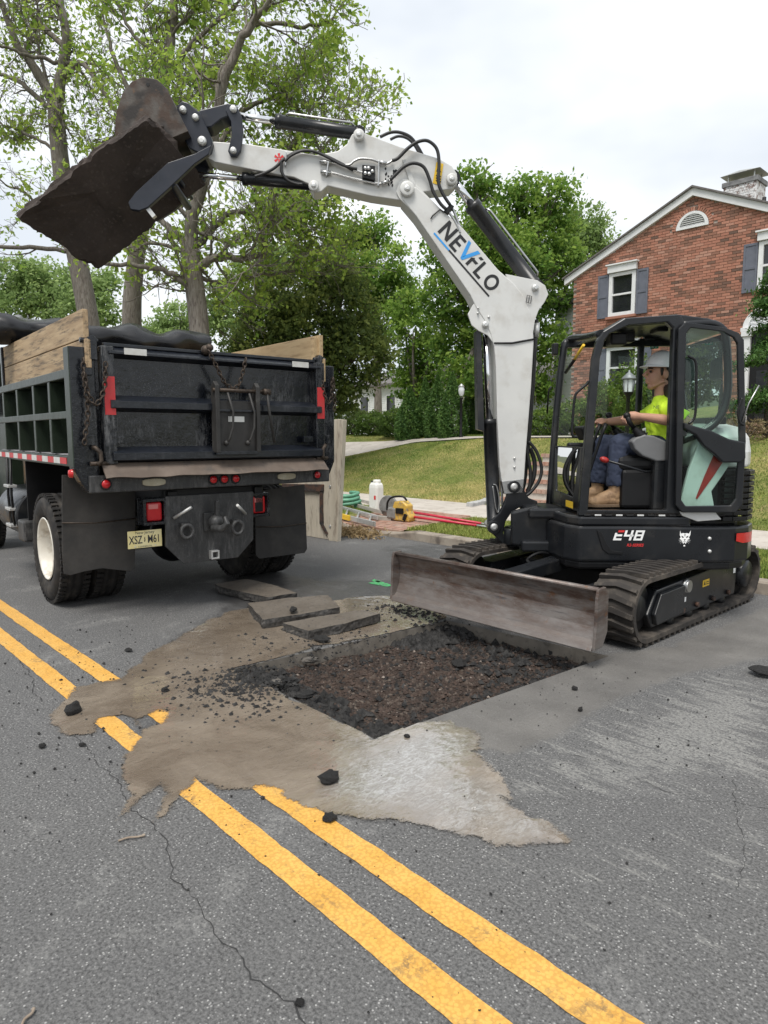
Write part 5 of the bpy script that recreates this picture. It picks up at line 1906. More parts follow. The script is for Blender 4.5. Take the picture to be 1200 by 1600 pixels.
# ---- seat, consoles, levers
SX0 = -0.33
mb = MB()
mb.box((SX0, -0.18, 1.36), (0.48, 0.50, 0.14))
bb(mb, 'seat', M['black'], None, 0.05, None, 3)
mb = MB()
mb.box((SX0, -0.47, 1.72), (0.46, 0.14, 0.66), (R(-10), 0, 0))
mb.box((SX0, -0.56, 2.16), (0.28, 0.10, 0.20), (R(-10), 0, 0))
bb(mb, 'seat_back', M['black'], None, 0.04, None, 3)
mb = MB()
mb.box((SX0, -0.2, 1.14), (0.5, 0.45, 0.34))
bb(mb, 'seat_base', M['black'], None, 0.03)
mb = MB()
mb.box((-0.58, -0.34, 1.20), (0.14, 0.24, 0.50))
bb(mb, 'side_console', M['dark_paint'], None, 0.03)
M['grey_plastic'] = mat('grey_plastic', (0.13, 0.132, 0.135), 0.55, 0, (0.15, 0.152, 0.155), 6)
for x0 in (-0.66, -0.10):
    q = [(987, 690), (994, 684), (1008, 679), (1022, 681), (1042, 690), (1041, 721), (1026, 721), (1005, 713), (993, 703)]
    o = bb(epoly(q, -0.66, -0.54).__class__().prism([ep(u, v, -0.66) + Vector((x0 + 0.66, 0, 0)) for u, v in q], (0.12, 0, 0)), 'arm_console', M['grey_plastic'], None, 0.015, None, 3)
    mb = MB()
    a, b_ = ep(1003, 683, -0.60), ep(990, 668, -0.60)
    a, b_ = a + Vector((x0 + 0.66, 0, 0)), b_ + Vector((x0 + 0.66, 0, 0))
    d = (b_ - a)
    pr = []
    for k in range(9): pr.append((0.062 - 0.004 * k - (0.012 if k % 2 else 0), d.length * k / 8))
    mb.lathe(pr, a, d, 14)
    bb(mb, 'lever_boot', M['black'], o)
    mb = MB()
    tip = b_ + Vector((0, 0.06 if x0 < -.3 else 0.05, 0.10 if x0 < -.3 else 0.12))
    mb.tube([b_, b_.lerp(tip, 0.5) + Vector((0, 0.01, 0)), tip], [0.017, 0.022, 0.026], 10)
    mb.ball(tip, (0.028, 0.032, 0.028))
    bb(mb, 'joystick', M['black'], o)
mb = MB()
a, b_ = ep(1008, 737, -0.62), ep(943, 718, -0.66)
mb.tube([a + Vector((0.05, -0.1, 0.0)), a, b_], 0.010, 8)
lv = bb(mb, 'safety_lever', M['dark_paint'], None)
mb = MB()
d = (b_ - a).normalized()
mb.lathe([(0, -0.045), (0.018, -0.04), (0.026, -0.015), (0.024, 0.012), (0.012, 0.03), (0, 0.032)], b_, d, 12)
bb(mb, 'lever_knob', M['red_paint'], lv)
for x in (-0.42, -0.24):
    mb = MB()
    mb.tube([(x, 0.30, 0.96), (x, 0.27, 1.25), (x, 0.16, 1.62), (x, 0.13, 1.70)], [0.014, 0.014, 0.014, 0.022], 8)
    bb(mb, 'travel_lever', M['black'], None)
    mb = MB()
    mb.box((x, 0.30, 1.02), (0.12, 0.2, 0.02), (R(20), 0, 0))
    bb(mb, 'foot_pedal', M['black'], None, 0.004)
mb = MB()
mb.box((-0.02, 0.24, 1.62), (0.16, 0.05, 0.14), (R(-25), 0, R(15)))
mb.box((0.06, 0.1, 1.42), (0.10, 0.5, 0.22))
bb(mb, 'dash_console', M['black'], None, 0.02)
mb = MB()
mb.add([ep(u, v, -0.545) for u, v in ((1002, 746), (1006, 746), (1006, 755), (1002, 755))], [(0, 1, 2, 3)])
bb(mb, 'warning_sticker', M['yellow_sticker'], None)

# ---- undercarriage
def ub(mb, name, m, parent=None, bevel=0.0): return bb(mb, name, m, parent, bevel, UC)


def track_path(r=0.275, yf=1.02, yr=-1.02, n=14):
    pts = []
    for k in range(n + 1):
        a = math.pi / 2 - math.pi * k / n
        pts.append((yf + r * math.cos(a), 0.285 + r * math.sin(a)))
    for k in range(n + 1):
        a = -math.pi / 2 - math.pi * k / n
        pts.append((yr + r * math.cos(a), 0.285 + r * math.sin(a)))
    return pts


def path_at(pts, s_):
    n = len(pts)
    seg = [math.dist(pts[i], pts[(i + 1) % n]) for i in range(n)]
    tot = sum(seg)
    s_ %= tot
    for i in range(n):
        if s_ <= seg[i]:
            t_ = s_ / seg[i]
            a, b_ = pts[i], pts[(i + 1) % n]
            return (a[0] + (b_[0] - a[0]) * t_, a[1] + (b_[1] - a[1]) * t_), ((b_[0] - a[0]) / seg[i], (b_[1] - a[1]) / seg[i])
        s_ -= seg[i]


TP = track_path(0.250)
TPI = track_path(0.215)
TLEN = sum(math.dist(TP[i], TP[(i + 1) % len(TP)]) for i in range(len(TP)))
M['track_rubber'] = mat('track_rubber', (0.030, 0.027, 0.025), 0.8, 0, (0.055, 0.048, 0.042), 5, dirt=(0.13, 0.11, 0.09), ds=7, dlo=0.48, dhi=0.75, bump=0.3, bs=60, spec=0.3)
lugm = MB()                                       # one lug, swept back towards its ends
for sx_ in (-1, 1):
    lugm.prism([(0.0, -0.030, 0), (sx_ * 0.172, 0.012, 0), (sx_ * 0.172, 0.044, 0), (sx_ * 0.09, 0.028, 0), (0.0, 0.012, 0)], (0, 0, 0.03))
lug_me = lugm.mesh('track_lug')
lug_me.materials.append(M['track_rubber'])
NL = 60
RU = Matrix.Rotation(-(UC.h - EX.h), 4, 'Z')
UO = EX.loc(UC.o)
for sgn in (-1, 1):
    xc = sgn * 0.80
    mb = MB()
    mb.ring([(xc - 0.178, y, z) for y, z in TP], [(xc - 0.178, y, z) for y, z in TPI], (0.356, 0, 0))
    belt = ub(mb, 'track_belt', M['track_rubber'])
    for k in range(NL):
        (y, z), (dy, dz) = path_at(TP, TLEN * k / NL)
        ty_ = Vector((0, dy, dz))
        nz = Vector((0, -dz, dy)) 
        if nz.dot(Vector((0, y, z - 0.285))) < 0 and abs(y) > 1.0: nz = -nz
        nz = Vector((0, y - max(-1.02, min(1.02, y)), z - 0.285)).normalized()
        tx_ = ty_.cross(nz)
        m4 = Matrix((tx_, ty_, nz)).transposed().to_4x4()
        m4.translation = Vector((xc, y, z)) - nz * 0.001
        lo_ = link_mesh('track_lug', lug_me, None, belt)
        lo_.matrix_local = Matrix.Translation(UO) @ RU @ m4
    for yy, rr_, nm in ((1.02, 0.212, 'idler_wheel'), (-1.02, 0.212, 'drive_sprocket')):
        mb = MB()
        mb.lathe([(0, -0.10), (0.09, -0.10), (0.11, -0.075), (rr_ * 0.85, -0.07), (rr_, -0.06), (rr_, 0.06), (rr_ * .85, .07), (0.11, .075), (.09, .1), (0, .1)], (xc, yy, 0.285), (1, 0, 0), 28)
        ub(mb, nm, M['black'])
    mb = MB()
    mb.prism([(xc - 0.12, -0.80, 0.115), (xc - 0.12, 0.86, 0.105), (xc - 0.12, 0.94, 0.22), (xc - 0.12, 0.80, 0.40), (xc - 0.12, -0.6, 0.44), (xc - 0.12, -0.84, 0.36)], (0.24, 0, 0))
    fr_ = ub(mb, 'track_frame', DP, None, 0.012)
    xo = xc + sgn * 0.12
    mb = MB()
    mb.prism([(xo, 0.36, 0.15), (xo, 0.84, 0.13), (xo, 0.88, 0.22), (xo, 0.78, 0.37), (xo, 0.36, 0.38)], (sgn * 0.035, 0, 0))
    ub(mb, 'track_frame_plate', DP, fr_, 0.008)
    for yy in (-0.55, -0.2, 0.15, 0.5):
        mb = MB()
        mb.lathe([(0, -0.12), (0.035, -0.12), (0.05, -0.1), (0.05, 0.1), (0.035, 0.12), (0, 0.12)], (xc, yy, 0.095), (1, 0, 0), 18)
        ub(mb, 'track_roller', M['black'], fr_)
    for yy in (-0.62, -0.28, 0.05, 0.34):
        mb = MB()
        mb.cyl((xo, yy, 0.16), (xo + sgn * 0.025, yy, 0.16), 0.022, None, 10)
        ub(mb, 'bolt', M['rust'], fr_)
    if sgn < 0:
        mb = MB()
        mb.cyl((xo - 0.02, 0.30, 0.36), (xo - 0.045, 0.30, 0.36), 0.05)
        mb.lathe([(0.055, 0), (0.055, -0.03), (0.04, -0.03), (0.04, 0)], (xo, 0.30, 0.36), (1, 0, 0), 20)
        ub(mb, 'tension_port', M['steel'], fr_)
        mb = MB()
        mb.add([(xo - 0.002, -0.06, 0.29), (xo - 0.002, -0.20, 0.29), (xo - 0.002, -0.20, 0.35), (xo - 0.002, -0.06, 0.35)], [(0, 1, 2, 3)])
        ub(mb, 'warning_sticker', M['yellow_sticker'], fr_)
        mb = MB()
        mb.add([(xo - 0.0035, -0.08, 0.305), (xo - 0.0035, -0.12, 0.305), (xo - 0.0035, -0.10, 0.34)], [(0, 1, 2)])
        for q_ in range(2): mb.add([(xo - 0.0035, -0.13, 0.305 + q_ * 0.018), (xo - 0.0035, -0.19, 0.305 + q_ * 0.018), (xo - 0.0035, -0.19, 0.312 + q_ * 0.018), (xo - 0.0035, -0.13, 0.312 + q_ * 0.018)], [(0, 1, 2, 3)])
        ub(mb, 'sticker_print', K, fr_)
        for (y0, y1, z0, z1) in ((-0.74, -0.79, 0.32, 0.40), (0.26, 0.30, 0.22, 0.26)):
            mb = MB()
            mb.add([(xo - 0.002, y0, z0), (xo - 0.002, y1, z0), (xo - 0.002, y1, z1), (xo - 0.002, y0, z1)], [(0, 1, 2, 3)])
            ub(mb, 'warning_sticker', SW, fr_)
        mb = MB()
        mb.lathe([(0, -0.06), (0.12, -0.058), (0.135, -0.04), (0.14, 0.0)], (xc - 0.10, -1.0, 0.285), (1, 0, 0), 30)
        ub(mb, 'drive_motor_cover', DP, fr_)
mb = MB()
mb.box((0, 0, 0.31), (1.28, 0.9, 0.20))
mb.box((0, 0.3, 0.26), (1.3, 0.22, 0.14))
mb.box((0, -0.35, 0.26), (1.3, 0.22, 0.14))
ub(mb, 'carbody', M['black'], None, 0.02)
mb = MB()
mb.cyl((0, 0, 0.38), (0, 0, 0.50), 0.42, None, 36)
ub(mb, 'slew_ring', M['black'])
# dozer blade
YB = 1.70
prof = [(YB + 0.10, 0.150), (YB + 0.045, 0.20), (YB + 0.01, 0.28), (YB - 0.005, 0.37), (YB + 0.005, 0.46), (YB + 0.04, 0.535), (YB + 0.06, 0.55)]
t = NT('blade_steel')
c = t.mix(t.ramp(t.noise(3.5, 7, 0.7, sc3=(1, 1, 3.5)), 0.38, 0.62), (0.095, 0.060, 0.046), (0.20, 0.18, 0.168))
c = t.mix(t.ramp(t.noise(5, 6, 0.7, sc3=(0.5, 0.5, 5)), 0.55, 0.68), c, (0.075, 0.068, 0.07))
c = t.mix(t.ramp(t.noise(30, 6, 0.7), 0.62, 0.7), c, (0.21, 0.18, 0.16))
c = t.mix(t.ramp(t.noise(9, 5, 0.65), 0.62, 0.72), c, (0.16, 0.075, 0.035))
sz = t.n('SeparateXYZ')
t.l(t.tc.outputs['Object'], sz.inputs[0])
wz = t.ramp(t.math('ADD', sz.outputs['Z'], t.math('MULTIPLY', t.math('SUBTRACT', t.noise(6, 5, 0.65, sc3=(1, 1, 3)), 0.5), 0.25)), 0.20, 0.36, (1, 1, 1), (0, 0, 0))
c = t.mix(t.math('MULTIPLY', wz, 0.5), c, (0.22, 0.20, 0.185))
t.bump(t.noise(40, 5), 0.15, 0.008)
M['blade_steel'] = t.set(c, 0.45, 0.45, 0.5)
XBL0, XBL1 = -0.955, 1.03
mb = MB()
n = len(prof)
vs = []
for x in (XBL0, XBL1):
    vs += [(x, y, z) for y, z in prof] + [(x, y - 0.022, z) for y, z in reversed(prof)]
fs = [(k, (k + 1) % (2 * n), 2 * n + (k + 1) % (2 * n), 2 * n + k) for k in range(2 * n)] + [tuple(range(2 * n))[::-1], tuple(range(2 * n, 4 * n))]
mb.add(vs, fs)
blade = ub(mb, 'dozer_blade', M['blade_steel'])
mb = MB()
mb.bar((XBL0, YB + 0.095, 0.155), (XBL1, YB + 0.095, 0.155), 0.02, 0.05, (0, 0.5, -0.85))
ub(mb, 'cutting_edge', M['blade_steel'], blade, 0.003)
mb = MB()
mb.tube([(XBL0, YB + 0.03, 0.548), (XBL1, YB + 0.03, 0.548)], 0.022, 8)
ub(mb, 'blade_rail', M['blade_steel'], blade)
for x in (XBL0 - 0.012, XBL1 + 0.012):
    mb = MB()
    mb.prism([(x - 0.011, y, z) for y, z in ((YB + 0.105, 0.14), (YB + 0.09, 0.30), (YB + 0.085, 0.50), (YB + 0.07, 0.565), (YB - 0.02, 0.57), (YB - 0.06, 0.50), (YB - 0.06, 0.25), (YB + 0.0, 0.15))], (0.022, 0, 0))
    ub(mb, 'blade_end', M['blade_steel'], blade, 0.004)
for x in (-0.42, 0.42):
    mb = MB()
    mb.bar((x, YB - 0.03, 0.30), (x * 0.9, 0.45, 0.30), 0.09, 0.12)
    ub(mb, 'blade_arm', DP, blade, 0.008)
mb = MB()
mb.bar((0.05, YB - 0.05, 0.42), (0.05, 0.62, 0.47), 0.15, 0.11)
ub(mb, 'blade_cylinder', DP, blade, 0.01)
mb = MB()
mb.tube(smooth_line([(0.12, 0.55, 0.48), (0.18, 0.75, 0.55), (0.22, 0.9, 0.5), (0.1, 0.98, 0.47)], 5), 0.014, 8)
mb.cyl((-0.06, 0.64, 0.48), (0.2, 0.64, 0.48), 0.05)
ub(mb, 'blade_hose', M['black'], blade)

# ---- asphalt slab gripped between bucket and thumb
def slab_mesh(face, vec, seed=0, res=0.035, rag=0.012, side=M['cut_asphalt'], name='asphalt_slab'):
    """ragged slab: face outline (3d, planar) pushed along vec"""
    r_ = random.Random(seed)
    face = [Vector(p) for p in face]
    vec = Vector(vec)
    cen = sum(face, Vector()) / len(face)
    pts = []
    for a, b_ in zip(face, face[1:] + face[:1]):
        n = max(2, int((b_ - a).length / res))
        for k in range(n): pts.append(a.lerp(b_, k / n))
    n = len(pts)
    rows = 5
    vs = []
    for i in range(rows):
        t_ = i / (rows - 1)
        for p in pts:
            d = (p - cen).normalized()
            j = mnoise.noise(p * 7 + vec * t_ * 30 + Vector((seed, 0, 0))) * rag * 2.2 + r_.uniform(-rag, rag) * 0.5
            vs.append(p + vec * t_ + d * j + vec * (0.05 * mnoise.noise(p * 4)))
    fs = [(i * n + k, i * n + (k + 1) % n, (i + 1) * n + (k + 1) % n, (i + 1) * n + k) for i in range(rows - 1) for k in range(n)]
    mb = MB()
    mb.add(vs, fs)
    # faces as fans of rings so they can be bumpy
    for lev, flip in ((0, True), (rows - 1, False)):
        prev = [Vector(v) for v in vs[lev * n:(lev + 1) * n]]
        for s_ in (0.85, 0.6, 0.3):
            cur = []
            for q in prev_base(vs, lev, n):
                p = cen + vec * (lev / (rows - 1)) + (q - cen - vec * (lev / (rows - 1))) * s_
                cur.append(p + vec.normalized() * (mnoise.noise(p * 9) * 0.006 + mnoise.noise(p * 2.5) * 0.010))
            fsx = [(k, (k + 1) % n, n + (k + 1) % n, n + k) for k in range(n)]
            if flip: fsx = [f[::-1] for f in fsx]
            mb.add(prev + cur, fsx, False)
            prev = cur
        mb.add(prev, [tuple(range(n))[::-1] if flip else tuple(range(n))])
    return mb


def prev_base(vs, lev, n): return [Vector(v) for v in vs[lev * n:(lev + 1) * n]]


t = NT('slab_asphalt')
c = t.mix(t.ramp(t.noise(2.5, 6, 0.65), 0.35, 0.65), (0.036, 0.028, 0.024), (0.066, 0.051, 0.044))
v_ = t.n('TexVoronoi', Scale=55.0)
t.l(t.tc.outputs['Object'], v_.inputs['Vector'])
c = t.mix(t.ramp(v_.outputs['Color'], 0.75, 0.98), c, (0.085, 0.068, 0.058))
t.bump(t.math('ADD', t.noise(35, 6, 0.75), t.noise(4, 4)), 0.45, 0.015)
M['slab_asphalt'] = t.set(c, 0.8, 0, 0.3)
face = [bp(26, 342, -0.50), bp(66, 312, -0.54), bp(124, 264, -0.54), bp(180, 222, -0.54), bp(232, 186, -0.54), bp(258, 208, -0.36), bp(290, 250, -0.2), bp(318, 290, 0.02), bp(240, 350, 0.04), bp(155, 420, 0.06), bp(92, 380, -0.2)]
fw = [BM.w(p) for p in face]
nrm = (fw[4] - fw[0]).cross(fw[9] - fw[0]).normalized()
if nrm.z < 0: nrm = -nrm
mb = slab_mesh(fw, nrm * 0.10 + Vector((0.0, 0.0, 0.0)), 3, 0.035, 0.022)
o = mb.build('asphalt_slab', M['slab_asphalt'])
tag(o, 'big dark broken asphalt slab held in the raised bucket', 'asphalt slab')
# ------------------------------------------------------------------ the operator in the cab
M['skin'] = mat('skin', (0.43, 0.235, 0.16), 0.5, 0, (0.48, 0.27, 0.19), 14, spec=0.35)
M['hivis'] = mat('hi_vis_cloth', (0.58, 0.86, 0.03), 0.8, 0, (0.66, 0.92, 0.05), 8, bump=1.0, bs=9)
M['navy_cloth'] = mat('navy_cloth', (0.022, 0.030, 0.058), 0.85, 0, (0.034, 0.045, 0.08), 9, bump=1.0, bs=9)
M['boot'] = mat('boot_leather', (0.30, 0.18, 0.095), 0.65, 0, (0.38, 0.24, 0.13), 16, dirt=(0.17, 0.10, 0.055), ds=14, dlo=0.5, dhi=0.7)
M['sole'] = mat('boot_sole', (0.13, 0.085, 0.05), 0.8)
M['hat'] = mat('hard_hat', (0.72, 0.73, 0.73), 0.28, 0, (0.78, 0.78, 0.78), 6)
M['hair'] = mat('hair', (0.022, 0.014, 0.010), 0.6)
M['eye'] = mat('eye', (0.02, 0.014, 0.01), 0.2)

XM, XL, XR = -0.36, -0.53, -0.19


def blend(mb, name, m, parent, voxel=0.009, it=3, fac=0.5):
    o = mb.build(name, m, parent)
    r_ = o.modifiers.new('remesh', 'REMESH')
    r_.mode = 'VOXEL'
    r_.voxel_size = voxel
    r_.use_smooth_shade = True
    s_ = o.modifiers.new('smooth', 'SMOOTH')
    s_.iterations = it
    s_.factor = fac
    return o


def folds(o, strength, size):
    tx = bpy.data.textures.new('cloth_folds', 'MARBLE')
    tx.noise_scale = size
    tx.turbulence = 6
    d = o.modifiers.new('folds', 'DISPLACE')
    d.texture = tx
    d.strength = strength
    d.mid_level = 0.6
    d.texture_coords = 'LOCAL'
    return o


def limb(mb, pts, rs, n=14):
    mb.tube(pts, rs, n)
    for p, r_ in zip(pts, rs): mb.ball(p, r_ * 0.995, 14, 10)
    return mb


hip = ep(1046, 696, XM)
che = ep(1036, 651, XM)
nb = ep(1033, 622, XM)
hd = ep(1031, 584, XM)
shL, shR = ep(1046, 640, XL - 0.03), ep(1030, 640, XR + 0.04)
elL, wrL = ep(1074, 661, -0.60), ep(1003, 651, -0.585)
elR, wrR = ep(996, 656, -0.07), ep(950, 659, -0.10)
hL, hR = ep(1043, 702, XL + 0.06), ep(1043, 702, XR - 0.06)
knL, knR = ep(968, 690, -0.47), ep(943, 690, -0.25)
anL, anR = ep(961, 762, -0.48), ep(934, 756, -0.24)
person = bpy.data.objects.new('person', None)
mb = MB()
# head
F_ = Vector((0, 1, 0))
fu = Vector((0, 0.06, 1)).normalized()
mb.ball(hd + Vector((0, -0.015, 0.03)), (0.076, 0.098, 0.105), 20, 14)
mb.ball(hd + Vector((0, 0.030, -0.035)), (0.060, 0.066, 0.082), 16, 12)
mb.ball(hd + Vector((0, 0.062, -0.098)), (0.030, 0.030, 0.026), 12, 8)
mb.ball(hd + Vector((0, 0.093, -0.052)), (0.027, 0.018, 0.014), 12, 8)
mb.ball(hd + Vector((0, 0.092, -0.068)), (0.023, 0.015, 0.010), 12, 8)
mb.tube([hd + Vector((0, 0.088, 0.028)), hd + Vector((0, 0.122, -0.012)), hd + Vector((0, 0.098, -0.026))], [0.011, 0.017, 0.014], 8)
mb.tube([hd + Vector((-0.05, 0.068, 0.035)), hd + Vector((0, 0.086, 0.04)), hd + Vector((0.05, 0.068, 0.035))], 0.014, 8)
for s_ in (-1, 1):
    mb.ball(hd + Vector((s_ * 0.076, -0.02, -0.012)), (0.010, 0.022, 0.034), 10, 8)
    mb.tube([hd + Vector((s_ * 0.058, -0.02, -0.06)), hd + Vector((s_ * 0.03, 0.058, -0.098))], [0.012, 0.012], 8)
mb.v = [tuple(hd + (Vector(v) - hd) * 1.12) for v in mb.v]
limb(mb, [nb + Vector((0, -0.005, -0.03)), nb + Vector((0, 0.0, 0.03)), hd + Vector((0, -0.02, -0.05))], [0.066, 0.058, 0.062])
# trunk and limbs beneath the clothes
limb(mb, [hip, hip.lerp(che, 0.5), che, nb + Vector((0, 0, -0.05))], [0.115, 0.11, 0.115, 0.075])
for a, b_, c_ in ((shL, elL, wrL), (shR, elR, wrR)):
    limb(mb, [nb + Vector((0, 0, -0.06)), a], [0.06, 0.058])
    limb(mb, [a, a.lerp(b_, 0.5), b_], [0.056, 0.051, 0.043])
    limb(mb, [b_, b_.lerp(c_, 0.35), b_.lerp(c_, 0.75), c_], [0.047, 0.050, 0.040, 0.032])
for a, b_, c_ in ((hL, knL, anL), (hR, knR, anR)):
    limb(mb, [a, b_], [0.085, 0.058])
    limb(mb, [b_, b_.lerp(c_, 0.35), c_], [0.056, 0.056, 0.042])


def hand(mb, wr, el, s_):
    """s_ = +1 when the thumb points inward (+x)"""
    d = (wr - el).normalized() * 1.22
    side = Vector((s_, 0, 0))
    palm = wr + d * 0.052
    mb.tube([wr, wr + d * 0.03, palm, wr + d * 0.088], [0.028, 0.034, 0.040, 0.034], 12)
    mb.ball(palm, (0.034, 0.046, 0.026), 12, 8)
    for i, (o_, ln) in enumerate(((-0.030, 0.082), (-0.011, 0.092), (0.010, 0.086), (0.029, 0.066))):
        base = wr + d * 0.082 + side * (-o_ * 0.75) + Vector((0, 0, 0.012 - abs(o_) * 0.2))
        k1 = base + d * ln * 0.40 + Vector((0, 0, -0.010))
        k2 = k1 + d * ln * 0.20 + Vector((0, 0, -0.036))
        k3 = k2 + d * (-0.012) + Vector((0, 0, -0.028))
        mb.tube([wr + d * 0.05 + side * (-o_ * 0.6), base, k1, k2, k3], [0.012, 0.0115, 0.0105, 0.0095, 0.007], 8)
        for q, r_ in ((k1, 0.0105), (k2, 0.0095), (k3, 0.0075)): mb.ball(q, r_, 8, 6)
    t0 = wr + d * 0.03 + side * 0.026
    t1 = t0 + d * 0.040 + side * 0.026 + Vector((0, 0, -0.018))
    t2 = t1 + d * 0.030 + side * (-0.004) + Vector((0, 0, -0.022))
    mb.tube([t0, t1, t2], [0.015, 0.0125, 0.009], 8)
    mb.ball(t1, 0.0125, 8, 6)
    mb.ball(t2, 0.009, 8, 6)


hand(mb, wrL, elL + Vector((0, 0, 0.02)), 1)
hand(mb, wrR, elR, -1)
person = blend(mb, 'person', M['skin'], None, 0.0052, 3, 0.4)
person.location = EX.o
person.rotation_euler = (0, 0, -EX.h)
tag(person, 'man in a neon yellow shirt and hard hat seated at the levers inside the cab', 'person')
for s_ in (-1, 1):
    mb = MB()
    mb.ball(hd + Vector((s_ * 0.034, 0.084, 0.014)), (0.013, 0.010, 0.009))
    mb.v = [tuple(hd + (Vector(v) - hd) * 1.12) for v in mb.v]
    mb.build('eye', M['eye'], person)
    mb = MB()
    mb.tube([hd + Vector((s_ * 0.018, 0.098, 0.036)), hd + Vector((s_ * 0.038, 0.090, 0.041)), hd + Vector((s_ * 0.055, 0.074, 0.034))], 0.005, 6)
    mb.v = [tuple(hd + (Vector(v) - hd) * 1.12) for v in mb.v]
    mb.build('eyebrow', M['hair'], person)
mb = MB()
mb.ball(hd + Vector((0, -0.045, 0.02)), (0.081, 0.080, 0.095), 18, 12)
mb.ball(hd + Vector((0, -0.075, -0.035)), (0.06, 0.045, 0.06), 14, 10)
for s_ in (-1, 1): mb.tube([hd + Vector((s_ * 0.072, 0.012, 0.04)), hd + Vector((s_ * 0.070, 0.010, -0.022))], [0.014, 0.008], 8)
mb.v = [tuple(hd + (Vector(v) - hd) * 1.12) for v in mb.v]
blend(mb, 'hair', M['hair'], person, 0.008, 2)
mb = MB()                                         # short beard shadow along the jaw
# shirt
mb = MB()
limb(mb, [hip + Vector((0, 0.0, -0.02)), hip.lerp(che, 0.45) + Vector((0, 0.01, 0)), che, nb + Vector((0, -0.01, -0.055))], [0.152, 0.150, 0.158, 0.095])
for xx in (-0.10, 0.10):
    limb(mb, [hip + Vector((xx * 0.8, 0, -0.03)), che + Vector((xx, 0, 0.02)), nb + Vector((xx * 0.8, -0.01, -0.065))], [0.115, 0.12, 0.07])
for a, b_ in ((shL, elL), (shR, elR)):
    e_ = a.lerp(b_, 0.78)
    limb(mb, [nb + Vector((0, -0.01, -0.075)), a], [0.078, 0.078])
    mb.tube([a, a.lerp(e_, 0.5), e_], [0.080, 0.077, 0.074], 16)
mb.tube([nb + Vector((0, -0.005, -0.045)), nb + Vector((0, 0.0, -0.012))], [0.078, 0.072], 16)
folds(blend(mb, 'shirt', M['hivis'], person, 0.0075, 3), 0.016, 0.09)
pr_ = ep(1004, 631, XM)
letters('shirt_print', 'NE V', 0.04, M['navy_cloth'], person, che + Vector((-0.17, 0.105, 0.075)), (-0.5, -1, 0), (0, 0.15, 1), shear=0.1)
# trousers
mb = MB()
for a, b_, c_ in ((hL, knL, anL), (hR, knR, anR)):
    limb(mb, [a, a.lerp(b_, 0.5), b_ + Vector((0, 0, -0.008))], [0.105, 0.094, 0.080])
    ank = b_.lerp(c_, 0.97)
    limb(mb, [b_ + Vector((0, 0, -0.008)), b_.lerp(c_, 0.45)], [0.079, 0.080])
    mb.tube([b_.lerp(c_, 0.4), ank], [0.080, 0.074], 16)
limb(mb, [hL, hR], [0.115, 0.115])
folds(blend(mb, 'trousers', M['navy_cloth'], person, 0.008, 3), 0.016, 0.08)
# boots
zf = 0.975
for a, lab in ((anL, 'near'), (anR, 'far')):
    mb = MB()
    heel = Vector((a.x, a.y - 0.035, zf + 0.05))
    toe = Vector((a.x - 0.02, a.y + 0.20, zf + 0.045))
    limb(mb, [a + Vector((0, 0, 0.05)), Vector((a.x, a.y, zf + 0.10))], [0.056, 0.060])
    limb(mb, [heel, Vector((a.x, a.y + 0.06, zf + 0.065)), toe], [0.052, 0.058, 0.047])
    limb(mb, [Vector((a.x, a.y + 0.02, zf + 0.11)), Vector((a.x - .01, a.y + 0.12, zf + 0.075))], [0.055, 0.048])
    bt = blend(mb, 'boot', M['boot'], person, 0.007, 2)
    mb = MB()
    out = [(-0.048, -0.085), (0.048, -0.085), (0.055, 0.04), (0.056, 0.16), (0.03, 0.245), (-0.045, 0.25), (-0.075, 0.16), (-0.055, 0.04)]
    mb.prism([(a.x + x, a.y + y, zf) for x, y in out], (0, 0, 0.028))
    mb.build('boot_sole', M['sole'], bt, 0.006)
    mb = MB()
    for k in range(4):
        y = a.y + 0.055 + k * 0.024
        mb.tube([(a.x - 0.035, y, zf + 0.135 - k * 0.014), (a.x, y + 0.008, zf + 0.152 - k * 0.015), (a.x + 0.03, y, zf + 0.135 - k * 0.014)], 0.004, 5)
    tag(mb.build('boot_lace', M['sole'], bt), kind='stuff')
# hard hat
hc = hd + Vector((0, -0.026, 0.060))
mb = MB()
n, rows = 28, 9
vs = []
tilt = Matrix.Rotation(R(7), 3, 'X')
for i in range(rows + 1):
    t_ = (math.pi / 2) * i / rows
    for k in range(n):
        a = 2 * math.pi * k / n
        ridge = 0.006 * max(0, math.cos(4 * a)) * math.sin(t_)
        vs.append(hc + tilt @ Vector((math.cos(a) * 0.122 * math.cos(t_), math.sin(a) * 0.150 * math.cos(t_), 0.135 * math.sin(t_) + ridge)))
fs = [(i * n + k, i * n + (k + 1) % n, (i + 1) * n + (k + 1) % n, (i + 1) * n + k) for i in range(rows) for k in range(n)]
mb.add(vs, fs, True)
vs = []
for k in range(n):
    a = 2 * math.pi * k / n
    f_ = max(0, math.sin(a))
    for s_, z in ((1.0, 0.0), (1.10 + 0.22 * f_ ** 2, -0.010 - 0.012 * f_), (1.10 + 0.21 * f_ ** 2, -0.016 - 0.012 * f_), (0.98, -0.008)):
        vs.append(hc + tilt @ Vector((math.cos(a) * 0.122 * s_, math.sin(a) * 0.150 * s_, z)))
fs = [(k * 4 + j, ((k + 1) % n) * 4 + j, ((k + 1) % n) * 4 + j + 1, k * 4 + j + 1) for k in range(n) for j in range(3)]
mb.add(vs, fs, True)
mb.v = [tuple(v) for v in mb.v]
mb.build('hard_hat', M['hat'], person)
